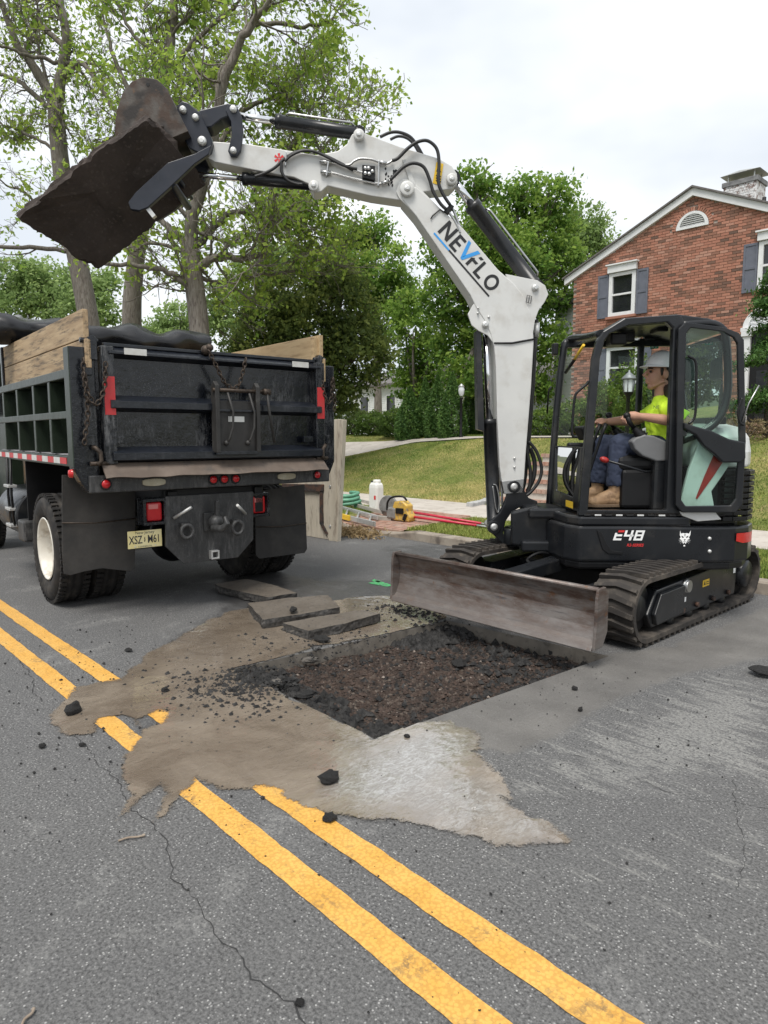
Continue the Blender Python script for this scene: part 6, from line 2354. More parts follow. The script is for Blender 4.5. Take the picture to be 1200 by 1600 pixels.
# ------------------------------------------------------------------ foliage helpers
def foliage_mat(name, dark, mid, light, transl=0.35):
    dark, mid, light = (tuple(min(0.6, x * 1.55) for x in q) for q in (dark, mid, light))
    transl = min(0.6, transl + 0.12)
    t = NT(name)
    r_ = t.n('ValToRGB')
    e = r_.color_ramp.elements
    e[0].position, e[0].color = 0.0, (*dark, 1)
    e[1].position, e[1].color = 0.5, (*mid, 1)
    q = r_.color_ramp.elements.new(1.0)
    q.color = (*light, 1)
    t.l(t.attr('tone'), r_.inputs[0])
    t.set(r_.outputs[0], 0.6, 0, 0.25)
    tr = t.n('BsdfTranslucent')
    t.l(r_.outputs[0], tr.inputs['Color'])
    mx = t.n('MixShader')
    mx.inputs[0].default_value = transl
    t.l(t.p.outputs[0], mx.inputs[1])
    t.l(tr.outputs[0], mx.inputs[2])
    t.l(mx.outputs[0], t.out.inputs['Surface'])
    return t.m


M['leaf_spring'] = foliage_mat('leaf_spring', (0.065, 0.12, 0.02), (0.14, 0.225, 0.04), (0.245, 0.315, 0.06), 0.48)
M['leaf_maple'] = foliage_mat('leaf_maple', (0.048, 0.10, 0.02), (0.10, 0.18, 0.036), (0.20, 0.28, 0.055), 0.48)
M['leaf_olive'] = foliage_mat('leaf_olive', (0.034, 0.054, 0.018), (0.085, 0.118, 0.033), (0.19, 0.22, 0.055), 0.38)
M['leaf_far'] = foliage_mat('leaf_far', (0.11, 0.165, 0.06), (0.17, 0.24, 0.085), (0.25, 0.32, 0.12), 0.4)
M['leaf_conifer'] = foliage_mat('leaf_conifer', (0.018, 0.045, 0.013), (0.046, 0.098, 0.024), (0.10, 0.17, 0.04), 0.2)
M['leaf_shrub'] = foliage_mat('leaf_shrub', (0.030, 0.055, 0.014), (0.075, 0.125, 0.024), (0.17, 0.215, 0.04), 0.35)
M['bark'] = mat('bark', (0.135, 0.115, 0.095), 0.9, 0, (0.21, 0.19, 0.165), 7, dirt=(0.075, 0.06, 0.05), ds=9, dlo=0.5, dhi=0.68, bump=0.7, bs=26, sc3=(3, 3, 0.6))
M['bark_dark'] = mat('bark_dark', (0.06, 0.048, 0.04), 0.9, 0, (0.10, 0.085, 0.07), 7, bump=0.6, bs=24, sc3=(3, 3, 0.6))


def leaves(name, C, size, m, parent=None, tone=None, up=0.4, k=1.6):
    """one small folded-diamond face per leaf"""
    n = len(C)
    if n == 0: return None
    d = rng.normal(0, 1, (n, 3))
    d /= np.linalg.norm(d, axis=1, keepdims=True)
    nn = rng.normal(0, 1, (n, 3)) + np.array([0, 0, up * 2])
    s_ = np.cross(nn, d)
    s_ /= np.linalg.norm(s_, axis=1, keepdims=True) + 1e-9
    L_ = (size * rng.uniform(0.45, 1.55, n))[:, None]
    W_ = L_ / k * rng.uniform(0.7, 1.2, n)[:, None]
    v = np.empty((n, 4, 3))
    v[:, 0] = C - d * L_ * 0.5
    v[:, 1] = C + s_ * W_ * 0.5 + d * L_ * 0.08
    v[:, 2] = C + d * L_ * 0.5
    v[:, 3] = C - s_ * W_ * 0.5 + d * L_ * 0.08
    tn = np.clip((0.45 if tone is None else tone) + rng.normal(0, 0.17, n), 0, 1)
    o = npmesh(name, v.reshape(-1, 3), np.arange(4 * n).reshape(-1, 4), 4, m, parent, {'tone': ('POINT', np.repeat(tn, 4))})
    return tag(o, kind='stuff')


def wp(u, v, Y): return WD.at(u, v, 'y', Y)


def gz_at(p):
    """terrain height under a world point"""
    l_ = RD.loc(p)
    return float(ter_z(l_.x, l_.y))


def rvec(s_): return Vector((random.gauss(0, s_), random.gauss(0, s_), random.gauss(0, s_)))


def street_tree(label, Y, trunk, limbs, leaf_n, leaf_size, m, dens=1.0, spread=1.0, seed=1, tone0=0.5):
    random.seed(seed)
    base = wp(*trunk[0][:2], Y)
    o = empty('street_tree', None, label, 'tree', 'old street trees on the far verge', loc=(base.x, base.y, 0.1))
    org = Vector(o.location)
    tr = MB()
    pts = [wp(u, v, Y) - org for u, v, r_ in trunk]
    rs = [r_ for _, _, r_ in trunk]
    tr.tube(smooth_line(pts, 4), list(np.interp(np.linspace(0, len(rs) - 1, 4 * (len(rs) - 1) + 1), range(len(rs)), rs)), 12)
    tr.build('trunk', M['bark'], o)
    br = MB()
    C, T = [], []

    def clump(p, n, rad, tone):
        for _ in range(n):
            q = rvec(rad)
            C.append(tuple(p + q))
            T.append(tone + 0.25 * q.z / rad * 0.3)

    def grow(a, d, ln, r_, lev):
        n = 5
        pts = [a]
        dd = d.normalized()
        for i in range(n):
            dd = (dd + rvec(0.20) + Vector((0, 0, 0.06))).normalized()
            pts.append(pts[-1] + dd * ln / n)
        br.tube(pts, [max(0.006, r_ * (1 - 0.8 * i / n)) for i in range(n + 1)], 5 if lev else 6, cap=False)
        if lev < 2:
            for i in range(1, n + 1):
                for _ in range(2 if lev == 0 else 1 + (random.random() < 0.5)):
                    if random.random() < 0.85:
                        nd = (dd + rvec(0.75)).normalized()
                        grow(pts[i], nd, ln * random.uniform(0.35, 0.6), r_ * 0.45, lev + 1)
        if lev >= 1:
            tone = tone0 + random.gauss(0, 0.16)
            for i in range(2 if lev == 1 else 1, n + 1):
                if random.random() < 0.8 * dens:
                    clump(pts[i] + rvec(0.06), int(leaf_n * random.uniform(0.4, 1.6)), 0.14 * spread, tone)

    for lb in limbs:
        px_list, r0, r1 = lb[0], lb[1], lb[2]
        dz = lb[3] if len(lb) > 3 else 0.0
        sp = lb[4] if len(lb) > 4 else 1.0
        k = len(px_list)
        pts = [wp(u, v, Y + dz * i / (k - 1)) - org for i, (u, v) in enumerate(px_list)]
        pts = smooth_line(pts, 5)
        m_ = len(pts)
        pts = [p + rvec(0.02) for p in pts]
        rs = [r0 + (r1 - r0) * i / (m_ - 1) for i in range(m_)]
        br.tube(pts, rs, 8, cap=False)
        for i in range(2, m_):
            if random.random() < 0.5 * sp:
                d = (pts[i] - pts[i - 1]).normalized()
                nd = (d * 0.6 + rvec(0.7)).normalized()
                grow(pts[i], nd, random.uniform(0.7, 1.9) * spread, max(0.014, rs[i] * 0.4), 0 if random.random() < 0.6 else 1)
        grow(pts[-1], pts[-1] - pts[-2], 0.9 * spread, rs[-1] * 0.8, 0)
    br.build('limbs', M['bark'], o)
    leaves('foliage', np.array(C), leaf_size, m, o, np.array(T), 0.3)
    return o


T1 = street_tree('forked grey-barked tree with sparse spring leaves behind the tailgate', 17.0,
            [(322, 775, .36), (317, 690, .29), (314, 600, .26), (311, 510, .245), (303, 440, .235), (297, 395, .22), (296, 370, .16)],
            [([(297, 400), (300, 345), (318, 285), (335, 215), (350, 130), (372, 75), (398, 35), (430, -12)], .17, .06, -1.0, .8),
             ([(398, 38), (440, 38), (480, 41), (521, 30)], .06, .03, 0, .5),
             ([(342, 150), (348, 108), (380, 55), (405, 15), (420, -20)], .09, .05, 1.0, .8),
             ([(294, 385), (262, 355), (240, 330), (222, 290)], .10, .04, 1.5, .9),
             ([(302, 425), (330, 405), (365, 402), (408, 400), (413, 375), (418, 340), (432, 300)], .11, .04, -1.0, .9),
             ([(299, 395), (330, 360), (370, 330), (420, 345), (462, 365), (478, 338)], .09, .035, 1.0, .8),
             ([(307, 470), (285, 440), (262, 425), (225, 418), (165, 412), (110, 396)], .09, .03, -1.0, .9),
             ([(310, 300), (280, 250), (262, 200), (240, 165)], .08, .03, 1.0, 1),
             ([(332, 240), (380, 175), (430, 150), (470, 118)], .07, .025, 1.0, 1.1),
             ([(395, 300), (440, 250), (470, 210), (485, 175), (505, 145), (520, 125)], .06, .02, 1.0, 1.2),
             ([(418, 340), (450, 300), (490, 292), (515, 300)], .05, .02, 0.5, 1.2),
             ([(440, 250), (490, 240), (515, 220), (530, 200)], .04, .02, 0.5, 1.2),
             ([(300, 430), (350, 440), (410, 430), (470, 420), (520, 390)], .06, .02, 1.5, 1.2),
             ([(297, 395), (240, 380), (205, 390), (160, 370)], .05, .02, 0.5, 1)],
            8, 0.12, M['leaf_spring'], 0.13, 1.0, 3, 0.85)
T2 = street_tree('tall bare-limbed tree with a forked crown at the far left', 22.8,
            [(156, 730, .48), (148, 620, .38), (141, 520, .33), (128, 440, .31), (106, 330, .29), (93, 240, .26), (87, 165, .24)],
            [([(87, 170), (72, 135), (45, 95), (22, 60), (5, 10)], .20, .08, 0, .6),
             ([(87, 168), (98, 110), (104, 60), (98, 20), (90, -20)], .19, .10, 0, .6),
             ([(102, 75), (70, 45), (45, 15), (30, -12)], .10, .06, 1, .6),
             ([(94, 125), (125, 98), (150, 125), (182, 175), (215, 230)], .10, .05, -1, .5),
             ([(96, 100), (130, 98), (175, 104), (225, 122)], .06, .03, -1, .8),
             ([(98, 98), (60, 90), (25, 80), (-10, 68)], .07, .04, -1, .5),
             ([(76, 168), (45, 140), (20, 122), (-8, 112)], .09, .05, 1, .5),
             ([(92, 235), (55, 215), (20, 200), (-8, 190)], .06, .03, 1, .8),
             ([(104, 320), (70, 335), (40, 300), (10, 290)], .05, .03, -1, .8),
             ([(122, 395), (60, 388), (0, 386), (-40, 384)], .08, .05, -1, .5),
             ([(110, 350), (150, 330), (190, 330), (220, 310)], .06, .03, -1, 1.1),
             ([(100, 300), (135, 270), (150, 230), (175, 215)], .05, .03, 1, 1.1)],
            7, 0.15, M['leaf_spring'], 0.085, 1.25, 5, 0.85)
T3 = street_tree('straight grey trunk with airy leaves rising behind the raised slab', 20.0,
            [(208, 745, .38), (207, 640, .31), (206, 500, .27), (209, 440, .25), (222, 330, .22), (240, 220, .19), (256, 130, .16)],
            [([(256, 132), (266, 60), (272, 10), (274, -20)], .15, .10, 0, .8),
             ([(240, 222), (205, 150), (178, 90), (165, 40)], .09, .04, 1, 1),
             ([(256, 135), (290, 80), (330, 40), (370, 8)], .08, .04, -1, 1),
             ([(250, 180), (300, 150), (350, 135)], .06, .03, 1, 1.1),
             ([(262, 90), (215, 60), (190, 20), (180, -20)], .06, .03, 0, 1.2),
             ([(268, 50), (300, 20), (320, -15)], .06, .03, 1, 1.2),
             ([(225, 310), (270, 290), (300, 320)], .05, .03, -1, 1)],
            8, 0.135, M['leaf_spring'], 0.12, 1.1, 8, 0.85)


def crown_tree(name, label, Y, lobes, trunk_px, leaf_size, m, group=None, dens=1.0, cat='tree', bark='bark', tone0=0.45, clump=0.34, depth_k=0.9, trunk_r=0.2, seed=0):
    """leafy crown from overlapping uneven lobes (u, v, radius in px) at distance Y, on a limbed trunk"""
    random.seed(seed + 50)
    g = np.random.default_rng(seed + 500)
    base = wp(*trunk_px, Y)
    base.z = gz_at(base) - 0.05
    o = empty(name, None, label, cat, group, loc=base)
    org = np.array(base)
    C, T = [], []
    b = MB()
    cs = []
    for u, v, rp in lobes:
        c = wp(u, v, Y)
        r_ = rp / FPX * Y
        c = c + Vector((0, random.uniform(-0.6, 0.6) * r_, 0))
        cs.append((c, r_))
        nc = max(6, int(dens * 42 * (r_ / (clump * 2.4)) ** 2))
        d = g.normal(0, 1, (nc, 3))
        d /= np.linalg.norm(d, axis=1, keepdims=True)
        rad = r_ * (g.uniform(0.35, 1.06, nc) ** 0.6)
        cc = np.array(c) - org + d * rad[:, None] * np.array([1, depth_k, 0.92])
        for q, dd in zip(cc, d):
            k = int(g.uniform(24, 60))
            pts = q + g.normal(0, 1, (k, 3)) * clump * g.uniform(0.55, 1.0) * np.array([0.75, 0.75, 0.45])
            C.append(pts)
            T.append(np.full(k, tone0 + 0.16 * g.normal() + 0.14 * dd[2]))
    top = max(cs, key=lambda q: q[0].z)[0]
    mid = Vector((base.x + (top.x - base.x) * 0.4, base.y, base.z + (top.z - base.z) * 0.45)) - base
    b.tube(smooth_line([Vector((0, 0, -0.1)), mid * 0.5 + Vector((0.05, 0, 0)), mid], 4), [trunk_r * (1.25 - 0.6 * i / 8) for i in range(9)], 10)
    b.build('trunk', M[bark], o)
    b = MB()
    for c, r_ in cs:
        e_ = c - base
        s0 = mid * random.uniform(0.55, 1.0)
        md = s0.lerp(e_, 0.5) + rvec(0.12) + Vector((0, 0, 0.15))
        b.tube(smooth_line([s0, md, e_], 3), [trunk_r * 0.45 * (1 - 0.75 * i / 6) for i in range(7)], 6, cap=False)
        for _ in range(4):
            t_ = e_ + rvec(r_ * 0.55)
            b.tube([md.lerp(e_, random.uniform(0.2, 0.9)), e_.lerp(t_, 0.6) + rvec(0.05), t_], [trunk_r * 0.16, trunk_r * 0.10, 0.008], 5, cap=False)
    b.build('limbs', M[bark], o)
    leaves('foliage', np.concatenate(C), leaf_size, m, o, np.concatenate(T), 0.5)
    return o


GB = 'leafy trees behind the front lawn'
crown_tree('leafy_tree', 'dark olive bushy tree right behind the dump truck, left of the boom', 20.5,
           [(480, 520, 62), (415, 555, 58), (560, 560, 55), (450, 455, 46), (535, 480, 50), (500, 600, 62), (385, 620, 48), (430, 500, 50), (360, 560, 36), (520, 430, 34), (555, 520, 40), (470, 640, 40)],
           (500, 700), 0.11, M['leaf_olive'], GB, 1.15, bark='bark_dark', tone0=0.52, clump=0.27, seed=1)
crown_tree('leafy_tree', 'tall full green maple standing directly behind the excavator boom', 25.0,
           [(780, 325, 50), (745, 395, 56), (845, 375, 55), (700, 465, 44), (862, 455, 42), (790, 480, 62), (715, 530, 44), (862, 315, 32), (770, 560, 55), (855, 540, 38), (800, 420, 55), (690, 400, 26), (820, 300, 30), (740, 290, 26), (840, 600, 30), (720, 590, 32), (880, 400, 24)],
           (775, 690), 0.15, M['leaf_maple'], GB, 1.1, tone0=0.66, clump=0.36, trunk_r=0.3, seed=2)
crown_tree('leafy_tree', 'pale hazy tree left of the brick gable, above the cab', 46.0,
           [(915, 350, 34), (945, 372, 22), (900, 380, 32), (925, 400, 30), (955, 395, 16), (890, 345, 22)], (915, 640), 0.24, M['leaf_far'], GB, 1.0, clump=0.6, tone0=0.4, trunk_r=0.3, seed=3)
crown_tree('leafy_tree', 'rounded mid green tree just left of the boom, behind the olive tree', 34.0,
           [(560, 385, 36), (600, 420, 40), (530, 410, 36), (585, 360, 24), (625, 460, 36), (560, 450, 40), (600, 500, 40), (545, 370, 22)], (590, 660), 0.19, M['leaf_maple'], GB, 1.0, clump=0.45, tone0=0.66, seed=4)
crown_tree('leafy_tree', 'drooping yellow-green tree in the gap between olive tree and boom', 29.0,
           [(645, 520, 34), (650, 570, 34), (630, 480, 26), (668, 545, 30), (640, 600, 30), (675, 590, 24), (655, 620, 20)], (655, 670), 0.15, M['leaf_spring'], GB, 0.8, clump=0.36, tone0=0.3, seed=5)
GF = 'distant trees along the street behind the truck'
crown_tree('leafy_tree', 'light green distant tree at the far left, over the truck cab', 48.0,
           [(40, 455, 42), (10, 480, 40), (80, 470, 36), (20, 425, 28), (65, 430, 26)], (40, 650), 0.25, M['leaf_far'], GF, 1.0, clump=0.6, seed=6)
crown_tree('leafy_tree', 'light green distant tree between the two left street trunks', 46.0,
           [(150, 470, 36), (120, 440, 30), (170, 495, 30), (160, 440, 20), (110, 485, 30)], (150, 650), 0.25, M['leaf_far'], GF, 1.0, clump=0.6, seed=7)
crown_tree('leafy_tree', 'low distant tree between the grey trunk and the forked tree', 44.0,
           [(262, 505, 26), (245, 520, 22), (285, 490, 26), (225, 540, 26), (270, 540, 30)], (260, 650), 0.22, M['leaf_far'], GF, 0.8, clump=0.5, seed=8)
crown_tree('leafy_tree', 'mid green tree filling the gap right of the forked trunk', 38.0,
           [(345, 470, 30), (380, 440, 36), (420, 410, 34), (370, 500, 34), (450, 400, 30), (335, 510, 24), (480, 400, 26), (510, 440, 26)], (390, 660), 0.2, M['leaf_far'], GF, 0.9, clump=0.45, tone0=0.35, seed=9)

# ------------------------------------------------------------------ shrubs and clipped conifers
def shrub(label, fr_pt, rx, rz, m, n, size, name='shrub', cat='shrub', group=None, cone=False, seed=0, tone0=0.45, ry=None):
    g = np.random.default_rng(900 + seed)
    p = Vector(fr_pt)
    p.z = gz_at(p) - 0.02
    o = empty(name, None, label, cat, group, loc=p)
    ry = rx if ry is None else ry
    d = g.normal(0, 1, (n, 3))
    d /= np.linalg.norm(d, axis=1, keepdims=True)
    if cone:
        h = g.uniform(0, 1, n) ** 1.25
        a = g.uniform(0, 2 * np.pi, n)
        prof = np.sqrt(np.clip(1 - h, 0, 1)) * (0.75 + 0.25 * np.clip(h * 6, 0, 1)) * np.clip((1 - h) * 1.6, 0, 1) ** 0.35
        rr = prof * g.uniform(0.72, 1.02, n) * (1 + 0.10 * np.sin(a * 5 + h * 9) + 0.06 * np.sin(a * 11 + h * 23))
        P = np.stack([np.cos(a) * rr * rx, np.sin(a) * rr * ry, h * rz], -1)
        tone = tone0 + 0.12 * np.sin(a * 5 + h * 9)
    else:
        bump_ = 1 + 0.28 * np.sin(d[:, 0] * 5 + seed) * np.sin(d[:, 1] * 5 + 2 * seed) + 0.15 * np.sin(d[:, 2] * 9 + d[:, 0] * 7)
        rr = g.uniform(0.55, 1.0, n) ** 0.5 * bump_
        P = np.stack([d[:, 0] * rr * rx, d[:, 1] * rr * ry, rz * 0.5 + d[:, 2] * rr * rz * 0.5], -1)
        P = P[P[:, 2] > 0.0]
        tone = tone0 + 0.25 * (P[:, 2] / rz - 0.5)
    b = MB()
    random.seed(seed)
    if cone:
        b.tube([(0, 0, -0.05), (0, 0, rz * 0.9)], [0.06, 0.01], 7)
    else:
        for _ in range(9):
            q = Vector((random.gauss(0, rx * .35), random.gauss(0, ry * .35), rz * random.uniform(.5, .9)))
            b.tube([(random.gauss(0, .05), random.gauss(0, .05), -0.05), q * 0.5 + rvec(.04), q], [0.02, 0.014, 0.006], 5, cap=False)
    b.build('stem', M['bark_dark'], o)
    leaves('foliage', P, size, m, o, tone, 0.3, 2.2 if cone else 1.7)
    return o


def rp(u, y, v=690):
    """world point on the terrain at depth y across the road, under pixel column u"""
    l_ = RD.at(u, v, 'y', y)
    w_ = RD.w(l_.x, y, 0)
    return Vector((w_.x, w_.y, 0))


GC = 'row of clipped conifers beside the path'
for i, (u, y, rx, h, lab) in enumerate(((640, 17.4, 0.62, 1.85, 'shortest and bushiest conifer, leftmost of the row by the path'), (664, 18.0, 0.46, 2.1, 'slim conifer second from the left in the row by the path'),
                                        (683, 17.6, 0.52, 2.15, 'conifer third in the row, just left of the tallest one'), (706, 17.2, 0.54, 2.15, 'broad conifer nearest the lamp post'),
                                        (735, 20.5, 0.5, 2.2, 'conifer standing behind the lamp post, by the white wall'), (752, 21.5, 0.5, 2.2, 'conifer half hidden behind the boom cylinder'))):
    shrub(lab, rp(u, y), rx, h, M['leaf_conifer'], 9000, 0.085, 'conifer', 'conifer', GC, True, i, 0.62)
GS = 'shrubs along the path'
for i, (u, y, rx, h, lab) in enumerate(((552, 19.0, 0.9, 1.25, 'loose dark shrub beside the truck tailgate, above the path'), (588, 18.6, 0.85, 0.95, 'airy shrub in the middle of the path hedge'),
                                        (622, 17.9, 0.75, 1.05, 'low spreading shrub in front of the first conifer'), (530, 21, 1.0, 1.9, 'tall shrub behind the hedge, hidden by the tailgate edge'))):
    shrub(lab, rp(u, y), rx, h, M['leaf_olive' if i in (0, 3) else 'leaf_shrub'], 5500, 0.08, 'shrub', 'shrub', GS, False, 20 + i, 0.30)
GH = 'shrubs planted in front of the brick house'
for i, (u, y, rx, h, lab) in enumerate(((852, 17.6, 0.95, 0.85, 'low dark shrub left of the cab, before the garage'), (905, 17.8, 0.9, 1.05, 'green shrub behind the front glass of the cab'),
                                        (950, 17.4, 0.85, 1.5, 'bright green shrub under the ground floor window'), (1000, 17.0, 0.9, 2.0, 'tall shrub seen past the operator'),
                                        (1022, 16.4, 0.7, 1.4, 'shrub behind the operator seat'))):
    shrub(lab, rp(u, y), rx, h, M['leaf_shrub'], 6000, 0.075, 'shrub', 'shrub', GH, False, 40 + i, 0.42)

# layered evergreen at the right edge
def evergreen(label, base, h, r0, seed):
    random.seed(seed)
    g = np.random.default_rng(seed)
    p = Vector(base)
    p.z = gz_at(p)
    o = empty('evergreen_tree', None, label, 'evergreen', None, loc=p)
    b = MB()
    b.tube([(0, 0, -0.05), (0.03, 0, h * .5), (0, 0, h)], [0.07, 0.05, 0.01], 8)
    b.build('trunk', M['bark_dark'], o)
    br = MB()
    C = []
    for k in range(46):
        z = h * random.uniform(0.10, 0.98)
        a = random.uniform(0, 6.28)
        ln = r0 * (1 - (z / h) ** 1.3) * random.uniform(0.6, 1.1) + 0.12
        pts = [Vector((0, 0, z)), Vector((math.cos(a) * ln * .5, math.sin(a) * ln * .5, z + 0.06)), Vector((math.cos(a) * ln, math.sin(a) * ln, z - 0.04 + random.uniform(-.1, .1)))]
        br.tube(pts, [0.015, 0.01, 0.004], 5, cap=False)
        for q in smooth_line(pts, 6)[3:]:
            C.append(np.array(q) + g.normal(0, 1, (34, 3)) * np.array([0.10, 0.10, 0.045]))
    br.build('branches', M['bark_dark'], o)
    leaves('foliage', np.concatenate(C), 0.085, M['leaf_conifer'], o, np.full(sum(len(c) for c in C), 0.5), 0.6, 3.0)
    return o


evergreen('layered evergreen beside the arched front door at the right edge', rp(1196, 15.6), 3.5, 0.85, 77)
shrub('dry brown twiggy shrub under the evergreen at the right edge', rp(1160, 14.9), 0.5, 0.5, foliage_mat('leaf_dry', (0.07, 0.05, 0.03), (0.13, 0.10, 0.055), (0.18, 0.15, 0.08), 0.2), 900, 0.06, 'shrub', 'shrub', None, False, 61)

# ------------------------------------------------------------------ brick house
HY = 19.0
BASE_Z = 1.42
hx0, hx1, apx, apz, evz = -11.62, -4.55, -8.085, 8.02, 6.42
house_o = empty('brick_house', RD, 'red brick gabled house with white trim and blue-grey shutters up on the lawn', 'house')


def hb(mb, name, m, parent=None, bevel=0.0): return mb.build(name, m, parent or house_o, bevel)


def gable_z(x): return evz + (apz - evz) * (1 - abs(x - apx) / (apx - hx0))


t = NT('mortar')
c = t.mix(t.ramp(t.noise(5, 5), 0.3, 0.7), (0.34, 0.28, 0.235), (0.44, 0.38, 0.33))
M['mortar'] = t.set(c, 0.95, 0, 0.2)


def brick_mat(name, src):
    t = NT(name)
    r_ = t.n('ValToRGB')
    e = r_.color_ramp.elements
    e[0].position, e[0].color = 0.0, (0.13, 0.085, 0.066, 1)
    e[1].position, e[1].color = 0.2, (0.26, 0.135, 0.095, 1)
    for p_, c_ in ((0.5, (0.36, 0.165, 0.115)), (0.8, (0.41, 0.195, 0.135)), (1.0, (0.42, 0.24, 0.18))):
        q = r_.color_ramp.elements.new(p_)
        q.color = (*c_, 1)
    fac = t.attr('tone') if src == 'attr' else t.n('ObjectInfo').outputs['Random']
    t.l(fac, r_.inputs[0])
    c = t.mix(t.math('MULTIPLY', t.ramp(t.noise(0.9, 5, 0.6, coord='Object'), 0.5, 0.75), 0.45), r_.outputs[0], (0.12, 0.085, 0.07)) if src == 'attr' else r_.outputs[0]
    t.bump(t.noise(45, 4), 0.3, 0.006)
    return t.set(c, 0.88, 0, 0.25)


M['brick'] = brick_mat('brick', 'attr')
M['brick_single'] = brick_mat('brick_single', 'obj')
mb = MB()
mb.prism([(hx0, HY + 0.012, BASE_Z - 0.6), (hx1, HY + 0.012, BASE_Z - 0.6), (hx1, HY + 0.012, evz), (apx, HY + 0.012, apz), (hx0, HY + 0.012, evz)], (0, 0.25, 0))
wall_o = hb(mb, 'gable_wall', M['mortar'])
mb = MB()
mb.box((hx0 + 0.12, HY + 5.2, (BASE_Z + evz) / 2 - .2), (0.22, 9.8, evz - BASE_Z + .6))
mb.box((hx1 - 0.12, HY + 5.2, (BASE_Z + evz) / 2 - .2), (0.22, 9.8, evz - BASE_Z + .6))
hb(mb, 'side_wall', M['mortar'])
WINS = [(-10.42, -9.60, 5.06, 6.28, True), (-6.38, -5.55, 5.22, 6.40, True), (-10.42, -9.42, 2.98, 4.16, True)]
VC, VR = (-8.085, 7.10), 0.43
DOOR = (-6.62, -5.25, 1.7, 4.22)


def opening(x, z, mg=0.0):
    for x0, x1, z0, z1, _ in WINS:
        if x0 - mg < x < x1 + mg and z0 - mg < z < z1 + mg: return True
    if DOOR[0] < x < DOOR[1] and z < DOOR[3] - 0.03: return True
    if math.hypot(x - (DOOR[0] + DOOR[1]) / 2, (z - DOOR[3])) < 0.62 and z > DOOR[3] - 0.05: return True
    if z > VC[1] - 0.02 and math.hypot(x - VC[0], z - VC[1]) < VR + 0.12: return True
    return False


bl, bh, mj = 0.198, 0.062, 0.011
bx = MB().box((0, 0, 0), (bl, 0.05, bh)).mesh('brick')
bx.materials.append(M['brick_single'])
big_b = []
V, Fc, Tn = [], [], []
row = 0
z = BASE_Z - 0.3
cube_f = np.array([(0, 1, 3, 2), (4, 6, 7, 5), (0, 4, 5, 1), (2, 3, 7, 6), (0, 2, 6, 4), (1, 5, 7, 3)])
g = np.random.default_rng(77)
while z < apz - 0.1:
    x = hx0 + (bl / 2 if row % 2 else 0) + 0.005
    while x + bl < hx1:
        xc, zc = x + bl / 2, z + bh / 2
        if zc < gable_z(xc) - 0.09 and not opening(xc, zc, 0.06):
            big_b.append((xc, zc))
        x += bl + mj
    z += bh + mj
    row += 1
cand = sorted([q for q in big_b if q[0] > -8.2 and q[1] > 4.9], key=lambda q: (-q[0] + abs(q[1] - 6.0) * 0.6))
cand = [q for q in cand if q[0] < -6.2][:300]
single = set(cand)
for q in cand:
    o = link_mesh('brick', bx, None, wall_o)
    o.location = (q[0], HY + 0.012 + g.uniform(-0.003, 0.003), q[1])
for q in big_b:
    if q in single: continue
    b0 = len(V) * 8
    dy = g.uniform(-0.003, 0.003)
    v = [(q[0] + sx_ * bl / 2, HY + 0.012 + dy + sy_ * 0.025, q[1] + sz_ * bh / 2) for sx_ in (-1, 1) for sy_ in (-1, 1) for sz_ in (-1, 1)]
    V.append(v)
    Fc.append(cube_f + b0)
    Tn += [g.uniform(0, 1)] * 8
o = npmesh('brickwork', np.array(V).reshape(-1, 3), np.concatenate(Fc), 4, M['brick'], wall_o, {'tone': ('POINT', np.array(Tn))})
tag(o, kind='stuff')

M['trim_white'] = mat('trim_white', (0.66, 0.67, 0.68), 0.55, 0, (0.72, 0.73, 0.73), 4, dirt=(0.5, 0.5, 0.49), ds=5, dlo=0.6, dhi=0.85)
M['shutter'] = mat('shutter_paint', (0.105, 0.115, 0.145), 0.6, 0, (0.13, 0.14, 0.175), 6)
M['shingle'] = mat('roof_shingle', (0.11, 0.10, 0.095), 0.9, 0, (0.16, 0.15, 0.145), 14, bump=0.4, bs=30)
M['siding'] = mat('siding_white', (0.62, 0.64, 0.65), 0.6, 0, (0.68, 0.69, 0.69), 3)
M['siding_grey'] = mat('siding_grey', (0.42, 0.45, 0.47), 0.6, 0, (0.48, 0.5, 0.52), 3)
for sgn in (-1, 1):
    ex = apx + sgn * (apx - hx0 + 0.28)
    ez = evz - 0.28 * (apz - evz) / (apx - hx0)
    mb = MB()
    mb.prism([(apx, HY - 0.10, apz - 0.10), (ex, HY - 0.10, ez - 0.10), (ex, HY - 0.10, ez + 0.09), (apx, HY - 0.10, apz + 0.10)], (0, 0.12, 0))
    hb(mb, 'rake_board', M['trim_white'], None, 0.004)
    mb = MB()
    mb.prism([(apx, HY - 0.16, apz + 0.102), (ex + sgn * 0.05, HY - 0.16, ez + 0.07), (ex + sgn * 0.05, HY - 0.16, ez + 0.11), (apx, HY - 0.16, apz + 0.15)], (0, 10.6, 0))
    hb(mb, 'roof', M['shingle'])


